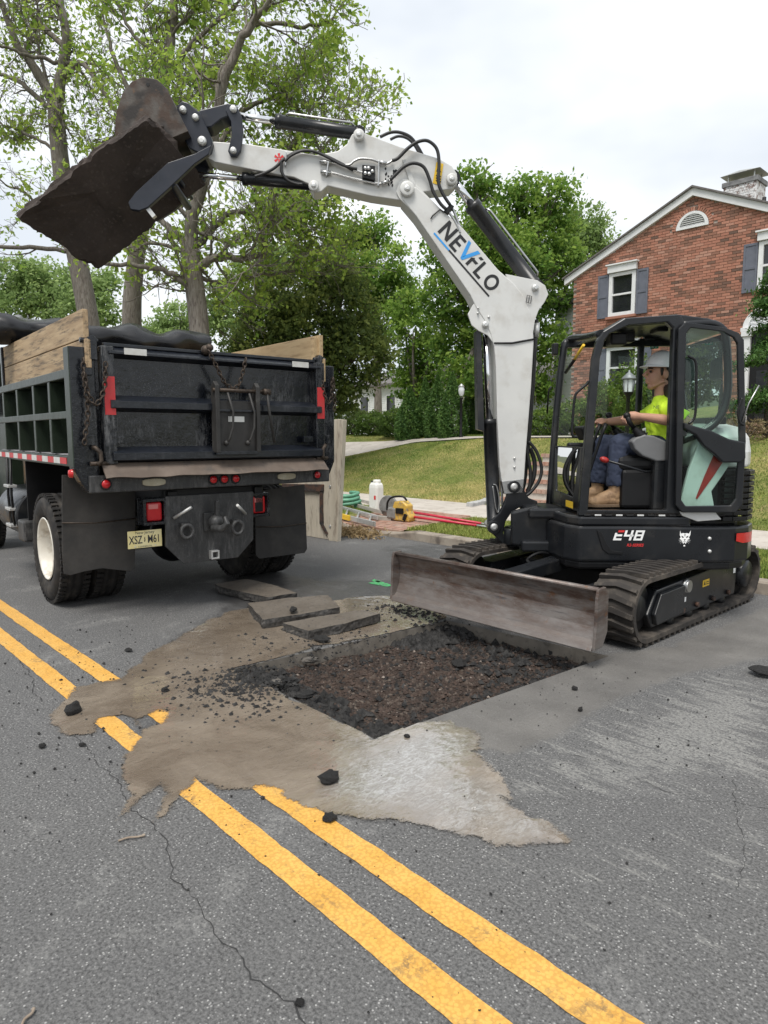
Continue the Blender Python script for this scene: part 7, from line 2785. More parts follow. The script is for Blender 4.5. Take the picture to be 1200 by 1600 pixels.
def window(x0, x1, z0, z1, parent, hdr=True, shut=0.34, y=HY, shutters=True, hm=None):
    w_ = x1 - x0
    mb = MB()
    mb.ring([(x0, y - 0.07, z0), (x1, y - 0.07, z0), (x1, y - 0.07, z1), (x0, y - 0.07, z1)],
            [(x0 + .11, y - 0.07, z0 + .10), (x1 - .11, y - 0.07, z0 + .10), (x1 - .11, y - 0.07, z1 - .09), (x0 + .11, y - 0.07, z1 - .09)], (0, 0.13, 0))
    mb.bar((x0 + .10, y - 0.02, (z0 + z1) / 2), (x1 - .10, y - 0.02, (z0 + z1) / 2), 0.05, 0.055)
    f_ = hb(mb, 'window_frame', M['trim_white'], parent, 0.004)
    for a, b_ in ((z0 + 0.09, (z0 + z1) / 2 - 0.02), ((z0 + z1) / 2 + 0.02, z1 - 0.08)):
        mb = MB()
        mb.box(((x0 + x1) / 2, y + 0.0, (a + b_) / 2), (w_ - 0.2, 0.01, b_ - a))
        hb(mb, 'window_pane', M['window_glass'], f_)
    if hdr:
        mb = MB()
        mb.box(((x0 + x1) / 2, y - 0.08, z1 + 0.115), (w_ + 0.06, 0.10, 0.20))
        mb.box(((x0 + x1) / 2, y - 0.10, z1 + 0.235), (w_ + 0.14, 0.16, 0.04))
        hb(mb, 'window_header', M['trim_white'], f_, 0.005)
    mb = MB()
    mb.box(((x0 + x1) / 2, y - 0.06, z0 - 0.045), (w_ + 0.1, 0.14, 0.07))
    hb(mb, 'brick_sill', M['brick_single'], f_, 0.004)
    if shutters:
        for sgn in (-1, 1):
            cx_ = (x0 - shut / 2 - 0.02) if sgn < 0 else (x1 + shut / 2 + 0.02)
            mb = MB()
            zz0, zz1 = z0 - 0.02, z1 + 0.0
            mb.ring([(cx_ + a * shut / 2, y - 0.055, c_) for a, c_ in ((-1, zz0), (1, zz0), (1, zz1), (-1, zz1))], [(cx_ + a * (shut / 2 - 0.05), y - 0.055, c_) for a, c_ in ((-1, zz0 + .06), (1, zz0 + .06), (1, zz1 - .06), (-1, zz1 - .06))], (0, 0.04, 0))
            mb.box((cx_, y - 0.03, (zz0 + zz1) / 2), (shut - 0.09, 0.02, zz1 - zz0 - 0.1))
            mb.box((cx_, y - 0.036, (zz0 + zz1) / 2), (shut - 0.08, 0.036, 0.07))
            hb(mb, 'shutter', M['shutter'], f_, 0.003)
    return f_


for x0, x1, z0, z1, _ in WINS: window(x0, x1, z0, z1, house_o)
# arched vent
mb = MB()
arc_o = [(VC[0] + (VR) * math.cos(a), HY - 0.05, VC[1] + (VR) * math.sin(a)) for a in np.linspace(0, math.pi, 20)]
arc_i = [(VC[0] + (VR - 0.10) * math.cos(a), HY - 0.05, VC[1] + 0.06 + (VR - 0.13) * math.sin(a)) for a in np.linspace(0, math.pi, 20)]
mb.ring(arc_o, arc_i, (0, 0.1, 0))
vent = hb(mb, 'gable_vent', M['trim_white'], None, 0.004)
mb = MB()
mb.prism([(p[0], HY + 0.008, p[2]) for p in arc_i], (0, 0.003, 0))
hb(mb, 'vent_back', M['black'], vent)
for k in range(6):
    z = VC[1] + 0.085 + k * 0.052
    hw = math.sqrt(max(0.0, (VR - 0.11) ** 2 - (z - VC[1] - 0.06) ** 2))
    mb = MB()
    mb.box((VC[0], HY - 0.018, z), (2 * hw, 0.045, 0.022), (R(28), 0, 0))
    hb(mb, 'louver', M['trim_white'], vent)
for k in range(24):
    a = math.pi * (k + 0.5) / 24
    mb = MB()
    mb.box((VC[0] + (VR + 0.06) * math.cos(a), HY + 0.0, VC[1] + (VR + 0.06) * math.sin(a)), (0.10, 0.07, 0.050), Matrix.Rotation(-a, 3, 'Y'))
    hb(mb, 'brick', M['brick_single'], vent)
# door with fan pediment
dx0, dx1, dz0, dz1 = DOOR
dc = (dx0 + dx1) / 2
mb = MB()
mb.box((dc, HY + 0.0, (dz0 + dz1) / 2), (dx1 - dx0 - 0.3, 0.06, dz1 - dz0))
dr = hb(mb, 'front_door', M['black'])
for sgn in (-1, 1):
    mb = MB()
    mb.box((dc + sgn * ((dx1 - dx0) / 2 - 0.09), HY - 0.06, (dz0 + dz1) / 2), (0.18, 0.14, dz1 - dz0))
    mb.box((dc + sgn * ((dx1 - dx0) / 2 - 0.09), HY - 0.07, dz1 - 0.06), (0.24, 0.2, 0.12))
    hb(mb, 'door_pilaster', M['trim_white'], dr, 0.005)
    for k in range(3):
        mb = MB()
        mb.box((dc + sgn * 0.2, HY - 0.036, dz0 + 0.5 + k * 0.75), (0.28, 0.02, 0.55))
        hb(mb, 'door_panel', M['dark_paint'], dr, 0.006)
mb = MB()
mb.box((dc, HY - 0.07, dz1 + 0.05), (dx1 - dx0 + 0.1, 0.2, 0.10))
hb(mb, 'door_lintel', M['trim_white'], dr, 0.005)
ao = [(dc + 0.72 * math.cos(a), HY - 0.08, dz1 + 0.10 + 0.55 * math.sin(a)) for a in np.linspace(0, math.pi, 22)]
ai = [(dc + 0.58 * math.cos(a), HY - 0.08, dz1 + 0.12 + 0.42 * math.sin(a)) for a in np.linspace(0, math.pi, 22)]
mb = MB()
mb.ring(ao, ai, (0, 0.12, 0))
hb(mb, 'fan_pediment', M['trim_white'], dr, 0.004)
mb = MB()
mb.prism([(p[0], HY - 0.02, p[2]) for p in ai], (0, 0.02, 0))
hb(mb, 'fan_back', M['trim_white'], dr)
for k in range(1, 12):
    a = math.pi * k / 12
    mb = MB()
    mb.bar((dc + 0.10 * math.cos(a), HY - 0.035, dz1 + 0.13 + 0.07 * math.sin(a)), (dc + 0.57 * math.cos(a), HY - 0.035, dz1 + 0.12 + 0.41 * math.sin(a)), 0.03, 0.03, (0, 1, 0))
    hb(mb, 'fan_rib', M['trim_white'], dr)
# brick stoop
M['stoop_brick'] = mat('stoop_brick', (0.30, 0.19, 0.13), 0.9, 0, (0.38, 0.27, 0.19), 18, dirt=(0.17, 0.10, 0.07), ds=14, dlo=0.5, dhi=0.65)
for k in range(4):
    for i in range(18):
        mb = MB()
        mb.box((dc - 0.95 + i * 0.11, HY - 0.45 - 0.14 * (3 - k) * 2 * 0.5 - 0.3, 1.40 + k * 0.155), (0.10, 0.30, 0.075), (0, 0, random.uniform(-.01, .01)))
        hb(mb, 'brick', M['stoop_brick'])
    mb = MB()
    mb.box((dc, HY - 0.25 - 0.07 * (3 - k), 1.32 + k * 0.155), (1.98, 0.9 + 0.28 * (3 - k) - 0.3, 0.15))
    hb(mb, 'stoop_step', M['stoop_brick'])
# chimney: flaking white paint over brick
t = NT('chimney_paint')
c = t.mix(t.ramp(t.noise(7, 7, 0.8), 0.50, 0.57), (0.66, 0.66, 0.66), (0.23, 0.16, 0.14))
c = t.mix(t.ramp(t.noise(3, 5), 0.6, 0.8), c, (0.34, 0.33, 0.33))
t.bump(t.noise(12, 5), 0.5, 0.03)
M['chimney_paint'] = t.set(c, 0.9, 0, 0.3)
cl, cr_ = RD.at(1127, 310, 'y', 22.0), RD.at(1183, 310, 'y', 22.0)
zc0 = RD.at(1155, 283, 'y', 22.0).z
cw = abs(cr_.x - cl.x)
ccx = (cl.x + cr_.x) / 2
mb = MB()
mb.box((ccx, 22.4, zc0 - 1.2), (cw * 0.92, 0.75, 2.3))
chim = hb(mb, 'chimney', M['chimney_paint'], None, 0.01)
rows_ = 0
for k in range(14):
    zz = zc0 - 0.10 - k * 0.075
    for i in range(6):
        mb = MB()
        mb.box((ccx - cw * 0.46 + (i + 0.5 + (0.25 if k % 2 else 0)) * cw * 0.92 / 6.5, 22.02, zz), (cw * 0.92 / 6.5 - 0.012, 0.03, 0.064))
        o = hb(mb, 'brick', M['chimney_paint'], chim)
mb = MB()
mb.box((ccx, 22.4, zc0 - 0.02), (cw * 1.0, 0.85, 0.14))
hb(mb, 'chimney_crown', mat('chimney_crown', (0.12, 0.12, 0.125), 0.9, 0, (0.25, 0.25, 0.25), 6), chim, 0.01)
for sx_ in (-1, 1):
    for sy_ in (-1, 1):
        mb = MB()
        mb.box((ccx + sx_ * cw * 0.36, 22.4 + sy_ * 0.3, zc0 + 0.13), (0.03, 0.03, 0.22))
        hb(mb, 'cap_leg', M['zinc'], chim)
mb = MB()
mb.prism([(ccx - cw * 0.55, 21.95, zc0 + 0.23), (ccx + cw * 0.55, 21.95, zc0 + 0.23), (ccx, 21.95, zc0 + 0.29)], (0, 0.9, 0))
hb(mb, 'chimney_cap', M['zinc'], chim, 0.004)
mb = MB()
p = RD.at(1194, 312, 'y', 20.5)
mb.cyl((p.x, 20.5, p.z - 0.5), (p.x, 20.5, p.z + 0.06), 0.05)
hb(mb, 'vent_pipe', M['black'])


def sided(mb, x0, x1, y, z0, z1, step=0.115):
    """lapped boards on a wall facing the road"""
    k = 0
    z = z0
    while z < z1 - 0.01:
        t_ = min(step, z1 - z)
        mb.add([(x0, y - 0.022, z), (x1, y - 0.022, z), (x1, y - 0.004, z + t_), (x0, y - 0.004, z + t_), (x0, y, z), (x1, y, z)], [(0, 1, 2, 3), (4, 5, 1, 0)])
        z += t_
    return mb


# white wing of the house, set back to the left of the brick gable
wing = empty('white_wing', RD, 'white sided two-storey wing set back left of the brick gable', 'house wing')
w0 = RD.at(866, 560, 'y', 22.5).x
w1 = hx0 + 0.1
mb = sided(MB(), w0, w1, 22.5, BASE_Z - 0.5, 6.35)
tag(mb.build('siding', M['siding'], wing), kind='stuff')
mb = MB()
mb.box(((w0 + w1) / 2, 25.6, 3.8), (w1 - w0, 6.1, 5.2))
mb.build('wall', M['siding'], wing)
mb = MB()
mb.prism([(w0 - .3, 22.2, 6.35), (w0 - .3, 22.2, 6.5), (w0 - .3, 25.5, 7.9), (w0 - .3, 28.8, 6.5), (w0 - .3, 28.8, 6.35)], (w1 - w0 + .3, 0, 0))
mb.build('roof', M['shingle'], wing)

# garage behind the boom
gar = empty('garage', RD, 'low white garage with a panelled door, half hidden by the boom', 'garage')
GY = 24.0
g0, g1 = RD.at(764, 640, 'y', GY).x, RD.at(905, 640, 'y', GY).x
dgl, dgr = RD.at(828, 640, 'y', GY).x, RD.at(893, 640, 'y', GY).x
mb = sided(MB(), g0, dgl - 0.12, GY, 1.1, 3.7)
tag(mb.build('siding', M['siding'], gar), kind='stuff')
mb = sided(MB(), dgr + 0.12, g1, GY, 1.1, 3.7)
tag(mb.build('siding', M['siding'], gar), kind='stuff')
mb = sided(MB(), dgl - 0.12, dgr + 0.12, GY, 3.30, 3.7)
tag(mb.build('siding', M['siding'], gar), kind='stuff')
mb = MB()
mb.box(((g0 + g1) / 2, GY + 2.6, 2.4), (g1 - g0, 5.1, 2.6))
mb.build('wall', M['siding'], gar)
mb = MB()
mb.box(((dgl + dgr) / 2, GY - 0.02, 2.25), (dgr - dgl, 0.05, 2.1))
gd = mb.build('garage_door', M['trim_white'], gar)
for i in range(4):
    for j in range(4):
        mb = MB()
        wd = (dgr - dgl) / 4
        mb.box((dgl + wd * (i + .5), GY - 0.05, 1.45 + j * 0.52), (wd * 0.72, 0.02, 0.34))
        mb.build('door_panel', M['trim_white'], gd, 0.008)
for x in (dgl - 0.06, dgr + 0.06):
    mb = MB()
    mb.box((x, GY - 0.03, 2.25), (0.11, 0.06, 2.1))
    mb.build('door_trim', M['trim_white'], gar, 0.004)
mb = MB()
mb.prism([(g0 - .3, GY - .35, 3.62), (g0 - .3, GY - .35, 3.78), (g0 - .3, GY + 2.6, 5.1), (g0 - .3, GY + 5.6, 3.78), (g0 - .3, GY + 5.6, 3.62)], (g1 - g0 + .6, 0, 0))
mb.build('roof', M['shingle'], gar)

# neighbour house far behind the path
nbh = empty('neighbour_house', RD, 'pale house with a grey gable roof far behind the conifers', 'house')
NY = 36.0
n0, n1 = RD.at(648, 620, 'y', NY).x, RD.at(735, 620, 'y', NY).x
zt = RD.at(690, 584, 'y', NY).z
zw = RD.at(690, 616, 'y', NY).z
mb = MB()
mb.box(((n0 + n1) / 2, NY + 4, zw / 2 + 0.3), (n1 - n0, 8, zw))
mb.build('wall', M['siding_grey'], nbh)
gx = n0 + 1.6
gz_ = zw + 0.3
mb = MB()
mb.prism([(n0 - 0.1, NY - 1.0, 0.5), (n0 + 2.6, NY - 1.0, 0.5), (n0 + 2.6, NY - 1.0, zw), (n0 + 1.0, NY - 1.0, zt), (n0 - 0.1, NY - 1.0, zt - 0.9)], (0, 3, 0))
mb.build('gable', M['siding_grey'], nbh)
mb = MB()
mb.prism([(n0 + 0.95, NY - 1.2, zt + 0.02), (n0 + 2.9, NY - 1.2, zw - 0.1), (n0 + 2.9, NY - 1.2, zw + 0.12), (n0 + 0.95, NY - 1.2, zt + 0.24)], (0, 0.2, 0))
mb.build('rake_board', M['trim_white'], nbh)
mb = MB()
mb.box((n0 + 0.75, NY - 1.03, zw + 0.1), (0.7, 0.06, 0.9))
wf = mb.build('window_frame', M['trim_white'], nbh)
mb = MB()
mb.box((n0 + 0.75, NY - 1.07, zw + 0.1), (0.55, 0.04, 0.75))
mb.build('window_pane', M['window_glass'], wf)
mb = MB()
mb.prism([(n0 + 0.9, NY - 1.1, zw), (n0 + 0.9, NY - 1.1, zw + .1), (n0 + 0.9, NY + 3.2, zt + 0.3), (n0 + 0.9, NY + 8, zw)], (n1 - n0 + 0.5, 0, 0))
mb.build('roof', M['shingle'], nbh)
nb2 = empty('neighbour_house', RD, 'white sided house glimpsed through the shrubs beside the olive tree', 'house')
a0, a1 = RD.at(545, 640, 'y', 30.0).x, RD.at(636, 640, 'y', 30.0).x
zz = RD.at(600, 604, 'y', 30.0).z
mb = sided(MB(), a0, a1, 30.0, 0.4, zz)
tag(mb.build('siding', M['siding'], nb2), kind='stuff')
mb = MB()
mb.box(((a0 + a1) / 2, 34.0, zz / 2 + .2), (a1 - a0, 7.9, zz))
mb.build('wall', M['siding'], nb2)
mb = MB()
mb.prism([(a0 - .3, 29.6, zz), (a0 - .3, 29.6, zz + .15), (a0 - .3, 34, zz + 1.5), (a0 - .3, 38.4, zz)], (a1 - a0 + .6, 0, 0))
mb.build('roof', M['shingle'], nb2)
for k in range(2):
    mb = MB()
    mb.box((a0 + (a1 - a0) * (0.3 + 0.45 * k), 29.97, zz - 1.1), (0.9, 0.06, 1.2))
    wf = mb.build('window_frame', M['trim_white'], nb2)
    mb = MB()
    mb.box((a0 + (a1 - a0) * (0.3 + 0.45 * k), 29.93, zz - 1.1), (0.7, 0.04, 1.0))
    mb.build('window_pane', M['window_glass'], wf)

# lamp post on the lawn and lantern before the house
M['lamp_glass'] = mat('lamp_glass', (0.62, 0.66, 0.68), 0.15, 0, (0.7, 0.72, 0.74), 10)
p0 = rp(720, 16.95)
lz = gz_at(p0)
lp = empty('lamp_post', None, 'slim black lamp post with a white globe beside the conifers', 'lamp post', None, loc=(p0.x, p0.y, lz))
hh = wp(718, 602, p0.y).z - lz
mb = MB()
mb.lathe([(0.07, 0), (0.07, 0.06), (0.045, 0.1), (0.04, hh - 0.45), (0.06, hh - 0.42), (0.05, hh - 0.38)], (0, 0, 0), (0, 0, 1), 12)
mb.build('post', M['black'], lp)
mb = MB()
mb.lathe([(0.05, hh - 0.34), (0.09, hh - 0.26), (0.10, hh - 0.14), (0.08, hh - 0.05), (0.0, hh)], (0, 0, 0), (0, 0, 1), 14)
mb.build('globe', M['lamp_glass'], lp)
mb = MB()
mb.lathe([(0.08, hh - 0.06), (0.11, hh - 0.04), (0.03, hh + 0.03), (0.0, hh + 0.06)], (0, 0, 0), (0, 0, 1), 12)
mb.build('cap', M['zinc'], lp)
p0 = rp(979, 14.9)
lz = gz_at(p0)
q1, q0 = wp(979, 578, p0.y).z - lz, wp(979, 613, p0.y).z - lz
ln = empty('lantern_post', None, 'grey carriage lantern on a post in front of the ground floor window', 'lamp post', None, loc=(p0.x, p0.y, lz))
mb = MB()
mb.lathe([(0.05, 0), (0.045, q0 - 0.1), (0.09, q0 - 0.05), (0.11, q0)], (0, 0, 0), (0, 0, 1), 12)
mb.build('post', M['black'], ln)
M['lantern_grey'] = mat('lantern_grey', (0.20, 0.21, 0.22), 0.5, 0.3, (0.26, 0.27, 0.28), 9)
hl = q1 - q0
for k in range(6):
    a = math.pi * k / 3
    mb = MB()
    mb.tube([(0.115 * math.cos(a), 0.115 * math.sin(a), q0), (0.13 * math.cos(a), 0.13 * math.sin(a), q0 + hl * 0.6)], 0.011, 6)
    mb.build('lantern_bar', M['lantern_grey'], ln)
mb = MB()
mb.lathe([(0.0, q1), (0.02, q1 - 0.01), (0.025, q1 - 0.05), (0.07, q1 - 0.09), (0.17, q0 + hl * 0.62), (0.165, q0 + hl * 0.58), (0.0, q0 + hl * 0.58)], (0, 0, 0), (0, 0, 1), 18)
mb.build('lantern_roof', M['lantern_grey'], ln)
mb = MB()
mb.lathe([(0.10, q0 + 0.01), (0.115, q0 + hl * 0.57)], (0, 0, 0), (0, 0, 1), 12)
mb.build('lantern_glass', M['lamp_glass'], ln)
# short board fence behind the lamp post
fe = empty('board_fence', RD, 'short weathered board fence beyond the lamp post', 'fence')
f0, f1 = RD.at(738, 660, 'y', 23.0).x, RD.at(764, 660, 'y', 23.0).x
k = 0
x = f0
M['fence_wood'] = mat('fence_wood', (0.17, 0.12, 0.085), 0.9, 0, (0.23, 0.17, 0.12), 8)
while x < f1 + 0.6:
    mb = MB()
    mb.box((x, 23.0, 1.5 + 0.62), (0.13, 0.025, 1.25 + random.uniform(-.03, .03)))
    mb.build('fence_board', M['fence_wood'], fe, 0.004)
    x += 0.145
for z in (1.75, 2.45):
    mb = MB()
    mb.bar((f0 - .1, 23.04, z), (f1 + .6, 23.04, z), 0.05, 0.09)
    mb.build('fence_rail', M['fence_wood'], fe)
# ------------------------------------------------------------------ broken slabs and lumps on the road
t = NT('road_slab')
c = t.mix(t.ramp(t.noise(2.8, 6, 0.65), 0.35, 0.65), (0.105, 0.088, 0.070), (0.15, 0.13, 0.108))
v_ = t.n('TexVoronoi', Scale=70.0)
t.l(t.tc.outputs['Object'], v_.inputs['Vector'])
c = t.mix(t.ramp(v_.outputs['Color'], 0.75, 0.95), c, (0.045, 0.042, 0.04))
t.bump(t.noise(55, 5, 0.7), 0.5, 0.01)
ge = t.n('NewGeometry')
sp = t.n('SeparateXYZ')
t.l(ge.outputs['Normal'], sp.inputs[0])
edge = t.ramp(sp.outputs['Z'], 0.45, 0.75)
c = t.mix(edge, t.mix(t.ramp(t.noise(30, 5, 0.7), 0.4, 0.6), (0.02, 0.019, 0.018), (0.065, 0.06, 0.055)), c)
M['road_slab'] = t.set(c, 0.55, 0, 0.4)
GSL = 'broken slabs of old road surface beside the pit'
SLABS = [([(336, 911), (385, 904), (430, 915), (464, 928), (419, 934), (376, 924), (341, 915)], 0.07, 'grey slab lying furthest back, nearest the truck wheels'),
         ([(388, 941), (450, 934), (512, 930), (531, 950), (470, 960), (410, 968)], 0.075, 'wide muddy slab in the middle of the three broken pieces'),
         ([(442, 972), (500, 962), (567, 954), (594, 960), (540, 974), (482, 985)], 0.07, 'long narrow slab lying closest to the pit edge')]
for i, (pxs, th, lab) in enumerate(SLABS):
    pts = [WD.at(u, v, 'z', th + 0.012) for u, v in pxs]
    c_ = sum(pts, Vector()) / len(pts)
    pts = [p + Vector((0, 0, (p - c_).x * 0.02)) for p in pts]
    mb = slab_mesh(pts, (0, 0, -th), 11 + i, 0.03, 0.007)
    o = mb.build('asphalt_slab', M['road_slab'])
    tag(o, lab, 'asphalt slab', GSL)

t = NT('asphalt_lump')
c = t.mix(t.ramp(t.noise(18, 6, 0.7), 0.4, 0.65), (0.009, 0.0088, 0.0088), (0.050, 0.048, 0.046))
t.bump(t.noise(60, 5, 0.75), 0.9, 0.012)
M['lump'] = t.set(c, 0.75, 0, 0.35)
t = NT('pale_lump')
c = t.mix(t.ramp(t.noise(18, 6, 0.7), 0.4, 0.65), (0.12, 0.105, 0.09), (0.26, 0.245, 0.225))
t.bump(t.noise(60, 5, 0.75), 0.9, 0.012)
M['lump_pale'] = t.set(c, 0.8, 0, 0.3)


def rock_arrays(seed, sub=2):
    r_ = random.Random(seed)
    mb = MB().ball((0, 0, 0), 1.0, 10, 7)
    vs = []
    ax = [r_.uniform(.7, 1.25), r_.uniform(.7, 1.2), r_.uniform(.45, .85)]
    for v in mb.v:
        p = Vector(v)
        n_ = 1 + 0.42 * mnoise.noise(p * 1.5 + Vector((seed * 3.1, 0, 0))) + 0.2 * mnoise.noise(p * 4 + Vector((seed, 5, 0)))
        p = p * n_
        p = Vector((round(p.x * 3.2) / 3.2 * .35 + p.x * .65, round(p.y * 3.2) / 3.2 * .35 + p.y * .65, p.z))
        vs.append(Vector((p.x * ax[0], p.y * ax[1], p.z * ax[2])))
    return vs, mb.f


ROCKS = []
for s_ in range(9):
    vs, fs = rock_arrays(s_)
    mb = MB().add(vs, fs)
    ROCKS.append(mb.mesh('asphalt_lump'))
for me in ROCKS: me.materials.append(M['lump'])


def lump(u, v, r_, label, zg=0.004, k=0, sq=(1, 1, 1), pale=False, group='lumps of broken asphalt'):
    p = ground(u, v, zg + r_ * 0.45)
    me = ROCKS[k % len(ROCKS)]
    if pale:
        me = me.copy()
        me.materials.clear()
        me.materials.append(M['lump_pale'])
    o = bpy.data.objects.new('asphalt_lump', me)
    COL.objects.link(o)
    o.location = p
    o.scale = (r_ * sq[0], r_ * sq[1], r_ * sq[2])
    o.rotation_euler = (0, 0, random.uniform(0, 6))
    return tag(o, label, 'asphalt lump', group)


random.seed(4)
lump(115, 1108, 0.052, 'dark jagged lump by the left end of the mud, near the yellow lines', k=0, sq=(1, .7, 1.3))
lump(515, 1214, 0.060, 'flat black lump lying in the wet mud below the pit corner', k=1, sq=(1.15, .6, .5))
lump(514, 1277, 0.026, 'small black lump sitting on the right-hand yellow line', k=2)
lump(636, 1150, 0.020, 'grey pebble at the near corner of the pit', k=3)
lump(258, 1078, 0.030, 'dark lump in the muddy middle, left of the pit', k=4)
lump(201, 1015, 0.024, 'lone small lump on dry road between truck and yellow line', k=5, sq=(1.3, .9, .6))
lump(503, 998, 0.058, 'squared dark lump between long slab and pit', k=6, sq=(1.2, .8, .6))
lump(458, 952, 0.055, 'dark lump resting on top of the wide muddy slab', zg=0.09, k=7, sq=(1.3, .8, .4))
lump(1192, 1047, 0.075, 'big lump cut off by the right edge of the picture', k=8, sq=(1.2, 1, .5))
lump(718, 1036, 0.062, 'largest dark lump out in the middle of the pit', zg=-0.09, k=0, sq=(1.15, .8, .65))
lump(485, 1031, 0.06, 'pale flat chip leaning on the far wall of the pit', zg=-0.07, k=3, sq=(1.4, .5, .7), pale=True)
lump(432, 1066, 0.04, 'pale block at the left corner of the pit', zg=-0.02, k=5, pale=True, sq=(1.2, .9, .7))
lump(402, 1053, 0.045, 'dark block on the left lip of the pit', zg=-0.01, k=2, sq=(1, .8, .9))
lump(480, 1085, 0.07, 'long dark piece inside the near edge of the pit', zg=-0.04, k=4, sq=(1.4, .8, .4))
lump(898, 1075, 0.018, 'small stone on the damp strip right of the pit', k=6)
lump(907, 1108, 0.017, 'lower small stone on the damp strip right of the pit', k=1)
lump(860, 1020, 0.02, 'little stone at the right rim of the pit', k=7, zg=-0.02)
lump(66, 1165, 0.020, 'tiny lump on dry road at the left edge', k=3)
lump(128, 1163, 0.016, 'tiny lump just below the jagged one', k=8)
lump(468, 1565, 0.012, 'black speck of tar on the long crack at the bottom', k=2)

# loose crumbs too small and many to count
def crumbs(name, n, zones, m, label=None):
    V, Fc = [], []
    base = []
    for s_ in range(5):
        r_ = random.Random(100 + s_)
        q = [Vector((r_.gauss(0, 1), r_.gauss(0, 1), r_.gauss(0, .7))).normalized() * r_.uniform(.7, 1.2) for _ in range(6)]
        q = [Vector((1, 0, 0)), Vector((-.9, .2, .1)), Vector((0, .9, -.1)), Vector((.1, -1, 0)), Vector((.1, .1, .75)), Vector((0, 0, -.7))]
        q = [Vector((p.x * r_.uniform(.6, 1.3), p.y * r_.uniform(.6, 1.3), p.z * r_.uniform(.6, 1.2))) for p in q]
        base.append(np.array(q))
    tri = np.array([(0, 2, 4), (2, 1, 4), (1, 3, 4), (3, 0, 4), (2, 0, 5), (1, 2, 5), (3, 1, 5), (0, 3, 5)])
    g = np.random.default_rng(len(name) + n)
    for i in range(n):
        zx, zy, sx_, sy_, smin, smax, zf = zones[g.integers(len(zones))]
        x, y = zx + g.normal() * sx_, zy + g.normal() * sy_
        s_ = smin * (smax / smin) ** (g.random() ** 2.2)
        z = zf(x, y) + s_ * 0.3
        a = g.uniform(0, 6.28)
        b = base[i % 5] * s_
        rx = np.stack([b[:, 0] * math.cos(a) - b[:, 1] * math.sin(a) + x, b[:, 0] * math.sin(a) + b[:, 1] * math.cos(a) + y, b[:, 2] + z], -1)
        V.append(rx)
        Fc.append(tri + 6 * i)
    o = npmesh(name, np.concatenate(V), np.concatenate(Fc), 3, m)
    return tag(place(o, RD), kind='stuff')


flat = lambda x, y: 0.004


def zone(u, v, sx_, sy_, a, b, zf=flat):
    l_ = RD.loc(ground(u, v))
    return (l_.x, l_.y, sx_, sy_, a, b, zf)


_inv = np.array([[HOLE[(0, 0)][0], HOLE[(0, 0)][1]], [HOLE[(1, 0)][0], HOLE[(1, 0)][1]], [HOLE[(0, 1)][0], HOLE[(0, 1)][1]]])


def soilf(x, y):
    a = np.clip((x - HX0) / (HX1 - HX0), 0.02, 0.98)
    b = np.clip((y - HY0) / (HY1 - HY0), 0.02, 0.98)
    return float(soil_z(np.array([a]), np.array([b]), np.array([x]), np.array([y]))[0])


crumbs('road_crumbs', 1900, [zone(370, 1075, .25, .16, .006, .026), zone(370, 1075, .25, .16, .006, .026), zone(330, 1080, .4, .3, .004, .018), zone(470, 1010, .3, .2, .006, .022), zone(300, 1110, .7, .5, .003, .014), zone(640, 960, .25, .15, .008, .035), zone(520, 985, .35, .12, .005, .02)], M['lump'])
crumbs('road_crumbs', 1500, [zone(372, 1074, .17, .10, .004, .022), zone(340, 1090, .25, .14, .003, .014), zone(410, 1062, .10, .08, .006, .03)], M['lump'])
crumbs('road_crumbs', 1100, [zone(250, 1150, 1.2, .7, .003, .010), zone(600, 1220, .8, .5, .002, .008), zone(900, 1080, .8, .4, .003, .010), zone(200, 1050, .8, .6, .003, .012)], M['lump'])


def pitcrumbs(name, n, m, s0, s1, za=(0.03, 0.97), zb=(0.03, 0.97), seed=1):
    g = np.random.default_rng(seed)
    V, Fc = [], []
    tri = np.array([(0, 2, 4), (2, 1, 4), (1, 3, 4), (3, 0, 4), (2, 0, 5), (1, 2, 5), (3, 1, 5), (0, 3, 5)])
    A_, B_ = g.uniform(*za, n), g.uniform(*zb, n)
    P_ = np.array([hole_pt(a, b) for a, b in zip(A_, B_)])
    Z_ = soil_z(A_, B_, P_[:, 0], P_[:, 1])
    for i in range(n):
        s_ = s0 * (s1 / s0) ** (g.random() ** 2.4)
        q = np.array([(1, 0, 0), (-.9, .2, .1), (0, .9, -.1), (.1, -1, 0), (.1, .1, .75), (0, 0, -.7)]) * g.uniform(.6, 1.35, (6, 3)) * s_
        a = g.uniform(0, 6.28)
        rt = np.array([[math.cos(a), -math.sin(a), 0], [math.sin(a), math.cos(a), 0], [0, 0, 1]])
        V.append(q @ rt.T + np.array([P_[i, 0], P_[i, 1], Z_[i] + s_ * 0.2]))
        Fc.append(tri + 6 * i)
    o = npmesh(name, np.concatenate(V), np.concatenate(Fc), 3, m)
    return tag(place(o, RD), kind='stuff')


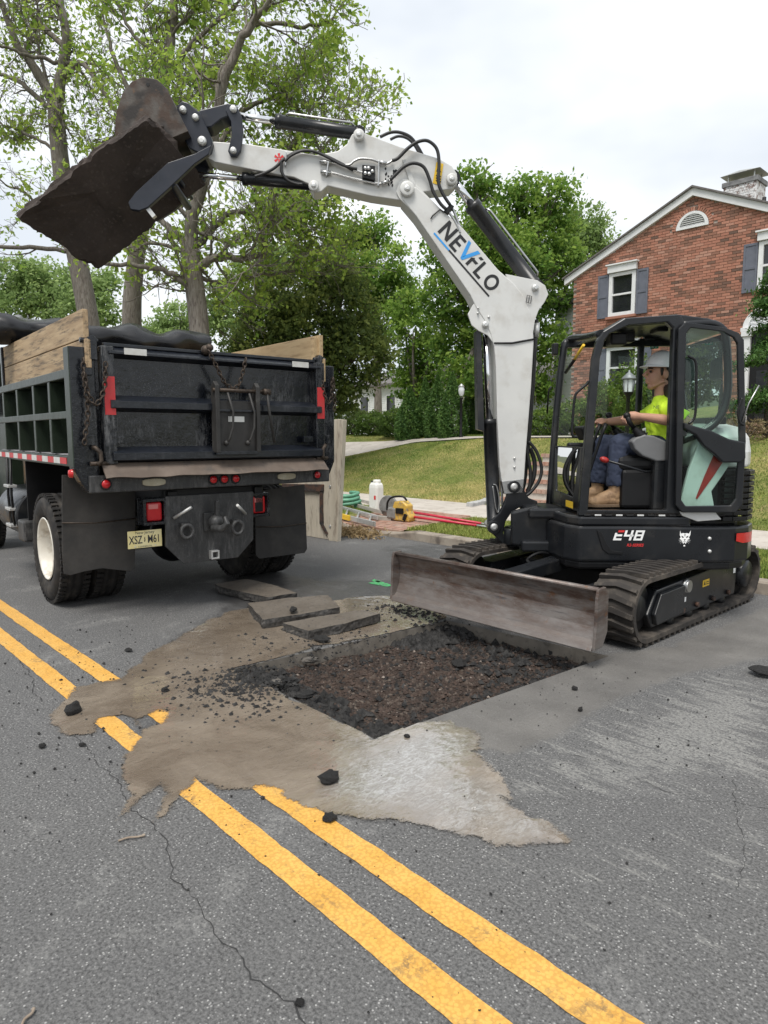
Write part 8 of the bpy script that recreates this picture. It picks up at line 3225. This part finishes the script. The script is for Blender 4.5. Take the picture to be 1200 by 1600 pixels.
M['soil_crumb'] = mat('soil_crumb', (0.024, 0.016, 0.012), 0.85, 0, (0.062, 0.040, 0.030), 9)
M['pebble'] = mat('pebble', (0.13, 0.10, 0.08), 0.8, 0, (0.24, 0.2, 0.17), 20)
pitcrumbs('pit_crumbs', 9000, M['soil_crumb'], 0.004, 0.022, seed=1)
pitcrumbs('pit_crumbs', 1800, M['lump'], 0.004, 0.032, seed=2)
pitcrumbs('pit_crumbs', 1500, M['lump'], 0.008, 0.055, (0.02, 1.0), (0.0, 0.16), seed=3)
pitcrumbs('pit_crumbs', 700, M['lump'], 0.008, 0.05, (0.0, 1.0), (0.65, 1.0), seed=9)
pitcrumbs('pit_crumbs', 500, M['lump'], 0.008, 0.05, (0.86, 1.0), (0.0, 1.0), seed=6)
pitcrumbs('pit_crumbs', 700, M['lump'], 0.010, 0.06, (0.0, 0.2), (0.7, 1.0), seed=5)
pitcrumbs('pit_pebbles', 420, M['pebble'], 0.005, 0.016, seed=4)

# twigs and a green utility mark on the road
M['twig'] = mat('twig', (0.20, 0.15, 0.11), 0.9, 0, (0.30, 0.25, 0.2), 30)
for (u, v, ln, a, lab) in ((206, 1309, 0.05, 0.35, 'short bare twig lying below the mud fingers'), (43, 1590, 0.03, 1.4, 'stub of twig at the bottom left corner')):
    p = ground(u, v, 0.008)
    mb = MB()
    mb.tube(smooth_line([Vector((-ln, -.004, 0)), Vector((-ln * .3, .003, .002)), Vector((ln * .5, -.003, .001)), Vector((ln, .004, 0))], 3), [0.004] * 8 + [0.006, 0.005], 6)
    o = mb.build('twig', M['twig'])
    o.location = p
    o.rotation_euler = (0, 0, a)
    tag(o, lab, 'twig')
M['green_mark'] = mat('green_mark', (0.05, 0.38, 0.12), 0.8, 0, (0.075, 0.075, 0.075), 40, lo=.45, hi=.6)
mb = MB()
for q in ([(575, 911), (590, 907), (613, 914), (606, 917)], [(585, 905), (596, 908), (592, 910), (580, 907)]):
    mb.add([WD.at(u, v, 'z', 0.004) for u, v in q], [(0, 1, 2, 3)])
tag(mb.build('spray_mark', M['green_mark']), kind='structure')

# ------------------------------------------------------------------ tools on the verge
def rpt(u, v, z): return RD.loc(WD.at(u, v, 'z', z))


# weathered timber panel standing behind the truck
PY = 6.47
M['ply'] = mat('weathered_ply', (0.43, 0.38, 0.30), 0.85, 0, (0.53, 0.48, 0.39), 4, dirt=(0.23, 0.19, 0.15), ds=8, dlo=0.5, dhi=0.7, bump=0.2, bs=40, sc3=(2, 2, 0.4))
bd = empty('timber_panel', RD, 'weathered timber panel with a cut-out, standing in the road behind the truck', 'panel')


def pp(u, v, dy=0.0): return RD.at(u, v, 'y', PY + dy)


mb = MB()
mb.prism([pp(u, v) for u, v in ((505, 700), (519, 656), (526, 655), (524, 846), (514, 845), (506, 822), (504, 768))], (0, 0.09, 0))
mb.build('panel_post', M['ply'], bd, 0.006)
mb = MB()
mb.prism([pp(u, v, 0.012) for u, v in ((526, 655), (536, 656), (527, 847), (524, 846))], (0, 0.075, 0))
mb.build('panel_edge', M['ply'], bd, 0.004)
mb = MB()
mb.prism([pp(u, v, 0.02) for u, v in ((440, 690), (505, 690), (504, 822), (513, 843), (478, 837), (440, 829))], (0, 0.04, 0))
mb.build('panel_sheet', M['ply'], bd, 0.003)
mb = MB()
mb.prism([pp(u, v, -0.02) for u, v in ((440, 756), (505, 757), (505, 768), (440, 767))], (0, 0.045, 0))
mb.build('panel_rail', M['rust'], bd, 0.003)
mb = MB()
mb.prism([pp(u, v, -0.015) for u, v in ((499, 768), (504, 768), (504, 818), (512, 834), (508, 834), (499, 818))], (0, 0.04, 0))
mb.build('panel_bracket', M['rust'], bd, 0.003)
for v in (700, 760, 822):
    mb = MB()
    p = pp(516, v)
    mb.cyl(p + Vector((0, 0.0, 0)), p + Vector((0, -0.012, 0)), 0.022, None, 10)
    mb.build('bolt', M['zinc'], bd)

# white spray tank
M['poly_white'] = mat('poly_white', (0.66, 0.66, 0.61), 0.45, 0, (0.72, 0.72, 0.68), 5, dirt=(0.52, 0.50, 0.42), ds=6, dlo=0.55, dhi=0.8)
jy = 8.85
jl, jr, jt = RD.at(579, 790, 'y', jy), RD.at(597, 790, 'y', jy), RD.at(588, 762, 'y', jy)
jz = float(ter_z(jl.x, jy))
jc = Vector(((jl.x + jr.x) / 2, jy, jz))
jug = empty('spray_tank', None, 'white plastic spray tank standing on the verge behind the saw', 'tank', None, loc=RD.w(jc), rz=-RD.h)
hw, hh = abs(jr.x - jl.x) / 2 * 0.74, (jt.z - jz) * 1.22
mb = MB()
prof = [(hw, 0.0), (hw, hh * 0.82), (hw * 0.94, hh * 0.92), (hw * 0.74, hh)]
lay = []
for r_, z in prof:
    lay.append([(sx_ * r_, sy_ * r_ * 0.85, z) for sx_, sy_ in ((-.75, -1), (.75, -1), (1, -.7), (1, .7), (.75, 1), (-.75, 1), (-1, .7), (-1, -.7))])
vs = [p for q in lay for p in q]
fs = [(i * 8 + k, i * 8 + (k + 1) % 8, (i + 1) * 8 + (k + 1) % 8, (i + 1) * 8 + k) for i in range(3) for k in range(8)] + [tuple(range(8))[::-1], tuple(24 + k for k in range(8))]
mb.add(vs, fs)
mb.build('tank_body', M['poly_white'], jug, 0.012)
mb = MB()
mb.lathe([(hw * 0.62, hh), (hw * 0.62, hh * 1.07), (hw * 0.55, hh * 1.1), (0, hh * 1.1)], (0.02, 0, 0), (0, 0, 1), 16)
mb.build('tank_cap', M['poly_white'], jug)
mb = MB()
mb.cyl((-hw * .85, 0, hh * 0.9), (-hw * .85, 0, hh * 1.05), 0.03, None, 10)
mb.build('pump_knob', M['black'], jug)
mb = MB()
mb.add([(hw * .4, -hw * .85 - .004, hh * .42), (hw * .8, -hw * .85 - .004, hh * .42), (hw * .8, -hw * .85 - .004, hh * .56), (hw * .4, -hw * .85 - .004, hh * .56)], [(0, 1, 2, 3)])
mb.build('tank_label', M['sticker_red'], jug)

# green suction hose in a coil
M['green_hose'] = mat('green_hose', (0.09, 0.26, 0.165), 0.45, 0, (0.13, 0.33, 0.22), 14)
hc_ = rpt(545, 790, 0.2)
coil = []
for k in range(3 * 22 + 8):
    a = k / 22 * 2 * math.pi
    r_ = 0.27 + 0.022 * math.sin(k * 0.35)
    coil.append(Vector((hc_.x - 0.12 + math.cos(a) * r_ * 1.15, hc_.y + math.sin(a) * r_, float(ter_z(hc_.x, hc_.y)) + 0.05 + 0.075 * k / 22 + 0.012 * math.sin(a * 2))))
mb = MB()
mb.tube(coil, 0.036, 10)
tag(place(mb.build('suction_hose', M['green_hose']), RD), 'coiled pale green suction hose on the verge beside the timber panel', 'hose')

# aluminium ladder sections lying by the kerb
M['alu'] = mat('aluminium', (0.50, 0.50, 0.49), 0.42, 0.6, (0.58, 0.58, 0.57), 8, dirt=(0.33, 0.31, 0.28), ds=7, dlo=0.5, dhi=0.75)
M['alu_tan'] = mat('weathered_alu', (0.36, 0.34, 0.30), 0.6, 0.3, (0.44, 0.42, 0.38), 8)


def bars(name, label, ends, w_, h_, m, group, rungs=0):
    o = empty(name, RD, label, 'ladder', group)
    pr = []
    for (u0, v0, u1, v1, z) in ends:
        a, b_ = rpt(u0, v0, z), rpt(u1, v1, z)
        mb = MB()
        mb.bar(a, b_, w_, h_)
        mb.build('ladder_rail', m, o, 0.006)
        pr.append((a, b_))
    if rungs and len(pr) > 1:
        for k in range(rungs):
            t_ = (k + 0.5) / rungs
            mb = MB()
            mb.tube([pr[0][0].lerp(pr[0][1], t_), pr[1][0].lerp(pr[1][1], t_)], 0.018, 8)
            mb.build('ladder_rung', m, o)
    return o


GL = 'aluminium ladder sections lying by the kerb'
bars('ladder', 'silver ladder section lying nearest the kerb, yellow tape on its rail', [(500, 798, 586, 819, 0.16), (505, 786, 590, 809, 0.17)], 0.035, 0.085, M['alu'], GL, 5)
bars('ladder', 'silver ladder section lying behind, under the white tank', [(505, 776, 618, 806, 0.21), (515, 770, 622, 797, 0.20)], 0.03, 0.07, M['alu_tan'], GL, 5)
a, b_ = rpt(528, 805, 0.165), rpt(546, 809.5, 0.165)
mb = MB()
mb.bar(a, b_, 0.037, 0.088)
tag(place(mb.build('tape_wrap', M['yellow_sticker']), RD), 'strip of yellow tape wrapped round the nearest ladder rail', 'tape')

# cut-off saw
M['saw_yellow'] = mat('saw_yellow', (0.55, 0.34, 0.05), 0.45, 0, (0.62, 0.41, 0.08), 12, dirt=(0.24, 0.2, 0.15), ds=16, dlo=0.5, dhi=0.66)
M['saw_grey'] = mat('saw_grey', (0.20, 0.20, 0.195), 0.55, 0.3, (0.28, 0.28, 0.27), 10, dirt=(0.13, 0.12, 0.10), ds=12)
sp_ = rpt(626, 816, 0.10)
saw = empty('cut_off_saw', None, 'yellow and grey cut-off saw standing on the brick apron', 'saw', None, loc=RD.w(Vector((sp_.x, sp_.y, float(ter_z(sp_.x, sp_.y)) - 0.03))), rz=-RD.h + 0.15)
mb = MB()
mb.prism([(-0.10, -0.09, 0.03), (0.24, -0.09, 0.02), (0.27, -0.09, 0.10), (0.20, -0.09, 0.20), (0.20, -0.09, 0.30), (0.10, -0.09, 0.37), (-0.08, -0.09, 0.36), (-0.12, -0.09, 0.24)], (0, 0.19, 0))
sb = mb.build('saw_body', M['saw_yellow'], saw, 0.025, 3)
mb = MB()
mb.box((0.05, -0.10, 0.20), (0.16, 0.03, 0.10))
mb.build('saw_vent', M['black'], sb, 0.01)
mb = MB()
mb.box((0.16, -0.10, 0.10), (0.06, 0.035, 0.12), (0, 0.4, 0))
mb.build('saw_vent', M['black'], sb, 0.01)
mb = MB()
mb.box((-0.14, -0.02, 0.15), (0.20, 0.17, 0.20))
mb.build('saw_engine', M['saw_grey'], saw, 0.03)
mb = MB()
mb.tube(smooth_line([(-0.22, -0.10, 0.20), (-0.20, -0.11, 0.34), (-0.10, -0.11, 0.43), (0.10, -0.08, 0.45), (0.16, -0.04, 0.38)], 5), 0.018, 8)
mb.build('saw_handle', M['black'], saw)
mb = MB()
gd_ = [(-0.30 + 0.20 * math.cos(a), 0.02, 0.24 + 0.20 * math.sin(a)) for a in np.linspace(-0.6, 3.5, 18)]
mb.prism(gd_, (0, 0.05, 0))
mb.build('blade_guard', M['saw_grey'], saw, 0.008)
mb = MB()
mb.lathe([(0, -0.003), (0.175, -0.003), (0.175, 0.003), (0, 0.003)], (-0.30, 0.045, 0.215), (0, 1, 0), 30)
mb.build('saw_blade', M['steel'], saw)
mb = MB()
mb.box((-0.40, -0.06, 0.04), (0.5, 0.06, 0.09))
mb.build('saw_skid', M['alu_tan'], saw, 0.01)

# red fibreglass poles
M['red_pole'] = mat('red_pole', (0.50, 0.022, 0.055), 0.35, 0, (0.58, 0.03, 0.07), 9)
for i, (u0, v0, u1, v1, lab) in enumerate(((636, 799, 752, 818, 'red pole lying on the far side of the pair'), (634, 806, 745, 821, 'red pole lying nearer the kerb'))):
    a, b_ = rpt(u0, v0, 0.24 - .03 * i), rpt(u1, v1, 0.19)
    mb = MB()
    mb.tube([a, b_], 0.022, 10)
    o = place(mb.build('pole', M['red_pole']), RD)
    tag(o, lab, 'pole', 'red poles on the grass')
    mb = MB()
    d = (b_ - a).normalized()
    mb.tube([b_, b_ + d * 0.34], 0.017, 8)
    mb.build('pole_tip', M['zinc'], o)

# straw and leaf litter against the kerb
g = np.random.default_rng(5)
n = 1400
c_ = rpt(552, 828, 0.08)
C = np.stack([c_.x + g.normal(0, .28, n), c_.y - 0.02 + g.normal(0, .13, n), np.abs(g.normal(0.02, .05, n)) + 0.01], -1)
M['litter'] = foliage_mat('litter', (0.10, 0.065, 0.035), (0.22, 0.16, 0.085), (0.34, 0.26, 0.15), 0.2)
o = leaves('leaf_litter', C, 0.07, M['litter'], None, np.full(n, 0.5), 0.5, 3.0)
place(o, RD)

# stone edging and brick steps at the walk up the lawn
M['edging'] = mat('edging_stone', (0.33, 0.33, 0.33), 0.9, 0, (0.42, 0.42, 0.41), 14, bump=0.4)
ed = empty('stone_edging', RD, 'short row of pale grey edging stones along the foot of the lawn', 'edging')
e0, e1 = rpt(731, 791, 0.2), rpt(775, 781, 0.24)
for k in range(9):
    p = e0.lerp(e1, (k + .5) / 9)
    mb = MB()
    mb.box((p.x, p.y + 0.04, float(ter_z(p.x, p.y)) + 0.03), (0.15, 0.12, 0.13), (random.uniform(-.1, .1), random.uniform(-.1, .1), random.uniform(-.2, .2)))
    mb.build('edging_stone', M['edging'], ed, 0.02)
st = empty('brick_steps', RD, 'brick garden steps climbing the lawn between boom and cab', 'steps')
xm = RD.at(842, 740, 'y', 11.6).x
for k in range(6):
    y = 11.05 + k * 0.36
    z = 0.20 + (k + 1) * 0.165
    mb = MB()
    mb.box((xm, y + 0.20, z - 0.12), (1.5, 0.42, 0.20))
    mb.build('step_tread', M['concrete'], st, 0.008)
    for i in range(14):
        mb = MB()
        mb.box((xm - 0.72 + i * 0.11, y + 0.02, z - 0.03), (0.10, 0.12, 0.075), (0, 0, random.uniform(-.015, .015)))
        mb.build('brick', M['paver'], st)

# green exit sticker on the far cab window
mb = MB()
q = [EX.at(u, v, 'x', CABX1 - 0.006) for u, v in ((1016, 537), (1029, 536), (1029, 544.5), (1016, 545.5))]
mb.add(q, [(0, 1, 2, 3)])
M['exit_green'] = mat('exit_green', (0.02, 0.33, 0.20), 0.4)
es = bb(mb, 'exit_sticker', M['exit_green'], cab)
mb = MB()
r0, u0 = (q[1] - q[0]), (q[0] - q[3])
for pts in ([(.12, .8), (.2, .85), (.42, .2), (.34, .15)], [(.34, .85), (.42, .8), (.2, .15), (.12, .2)], [(.55, .75), (.85, .75), (.85, .6), (.55, .6)], [(.62, .45), (.78, .45), (.78, .2), (.62, .2)]):
    mb.add([q[3] + r0 * a + u0 * b_ + Vector((-0.002, 0, 0)) for a, b_ in pts], [(0, 1, 2, 3)])
bb(mb, 'sticker_print', SW, cab)
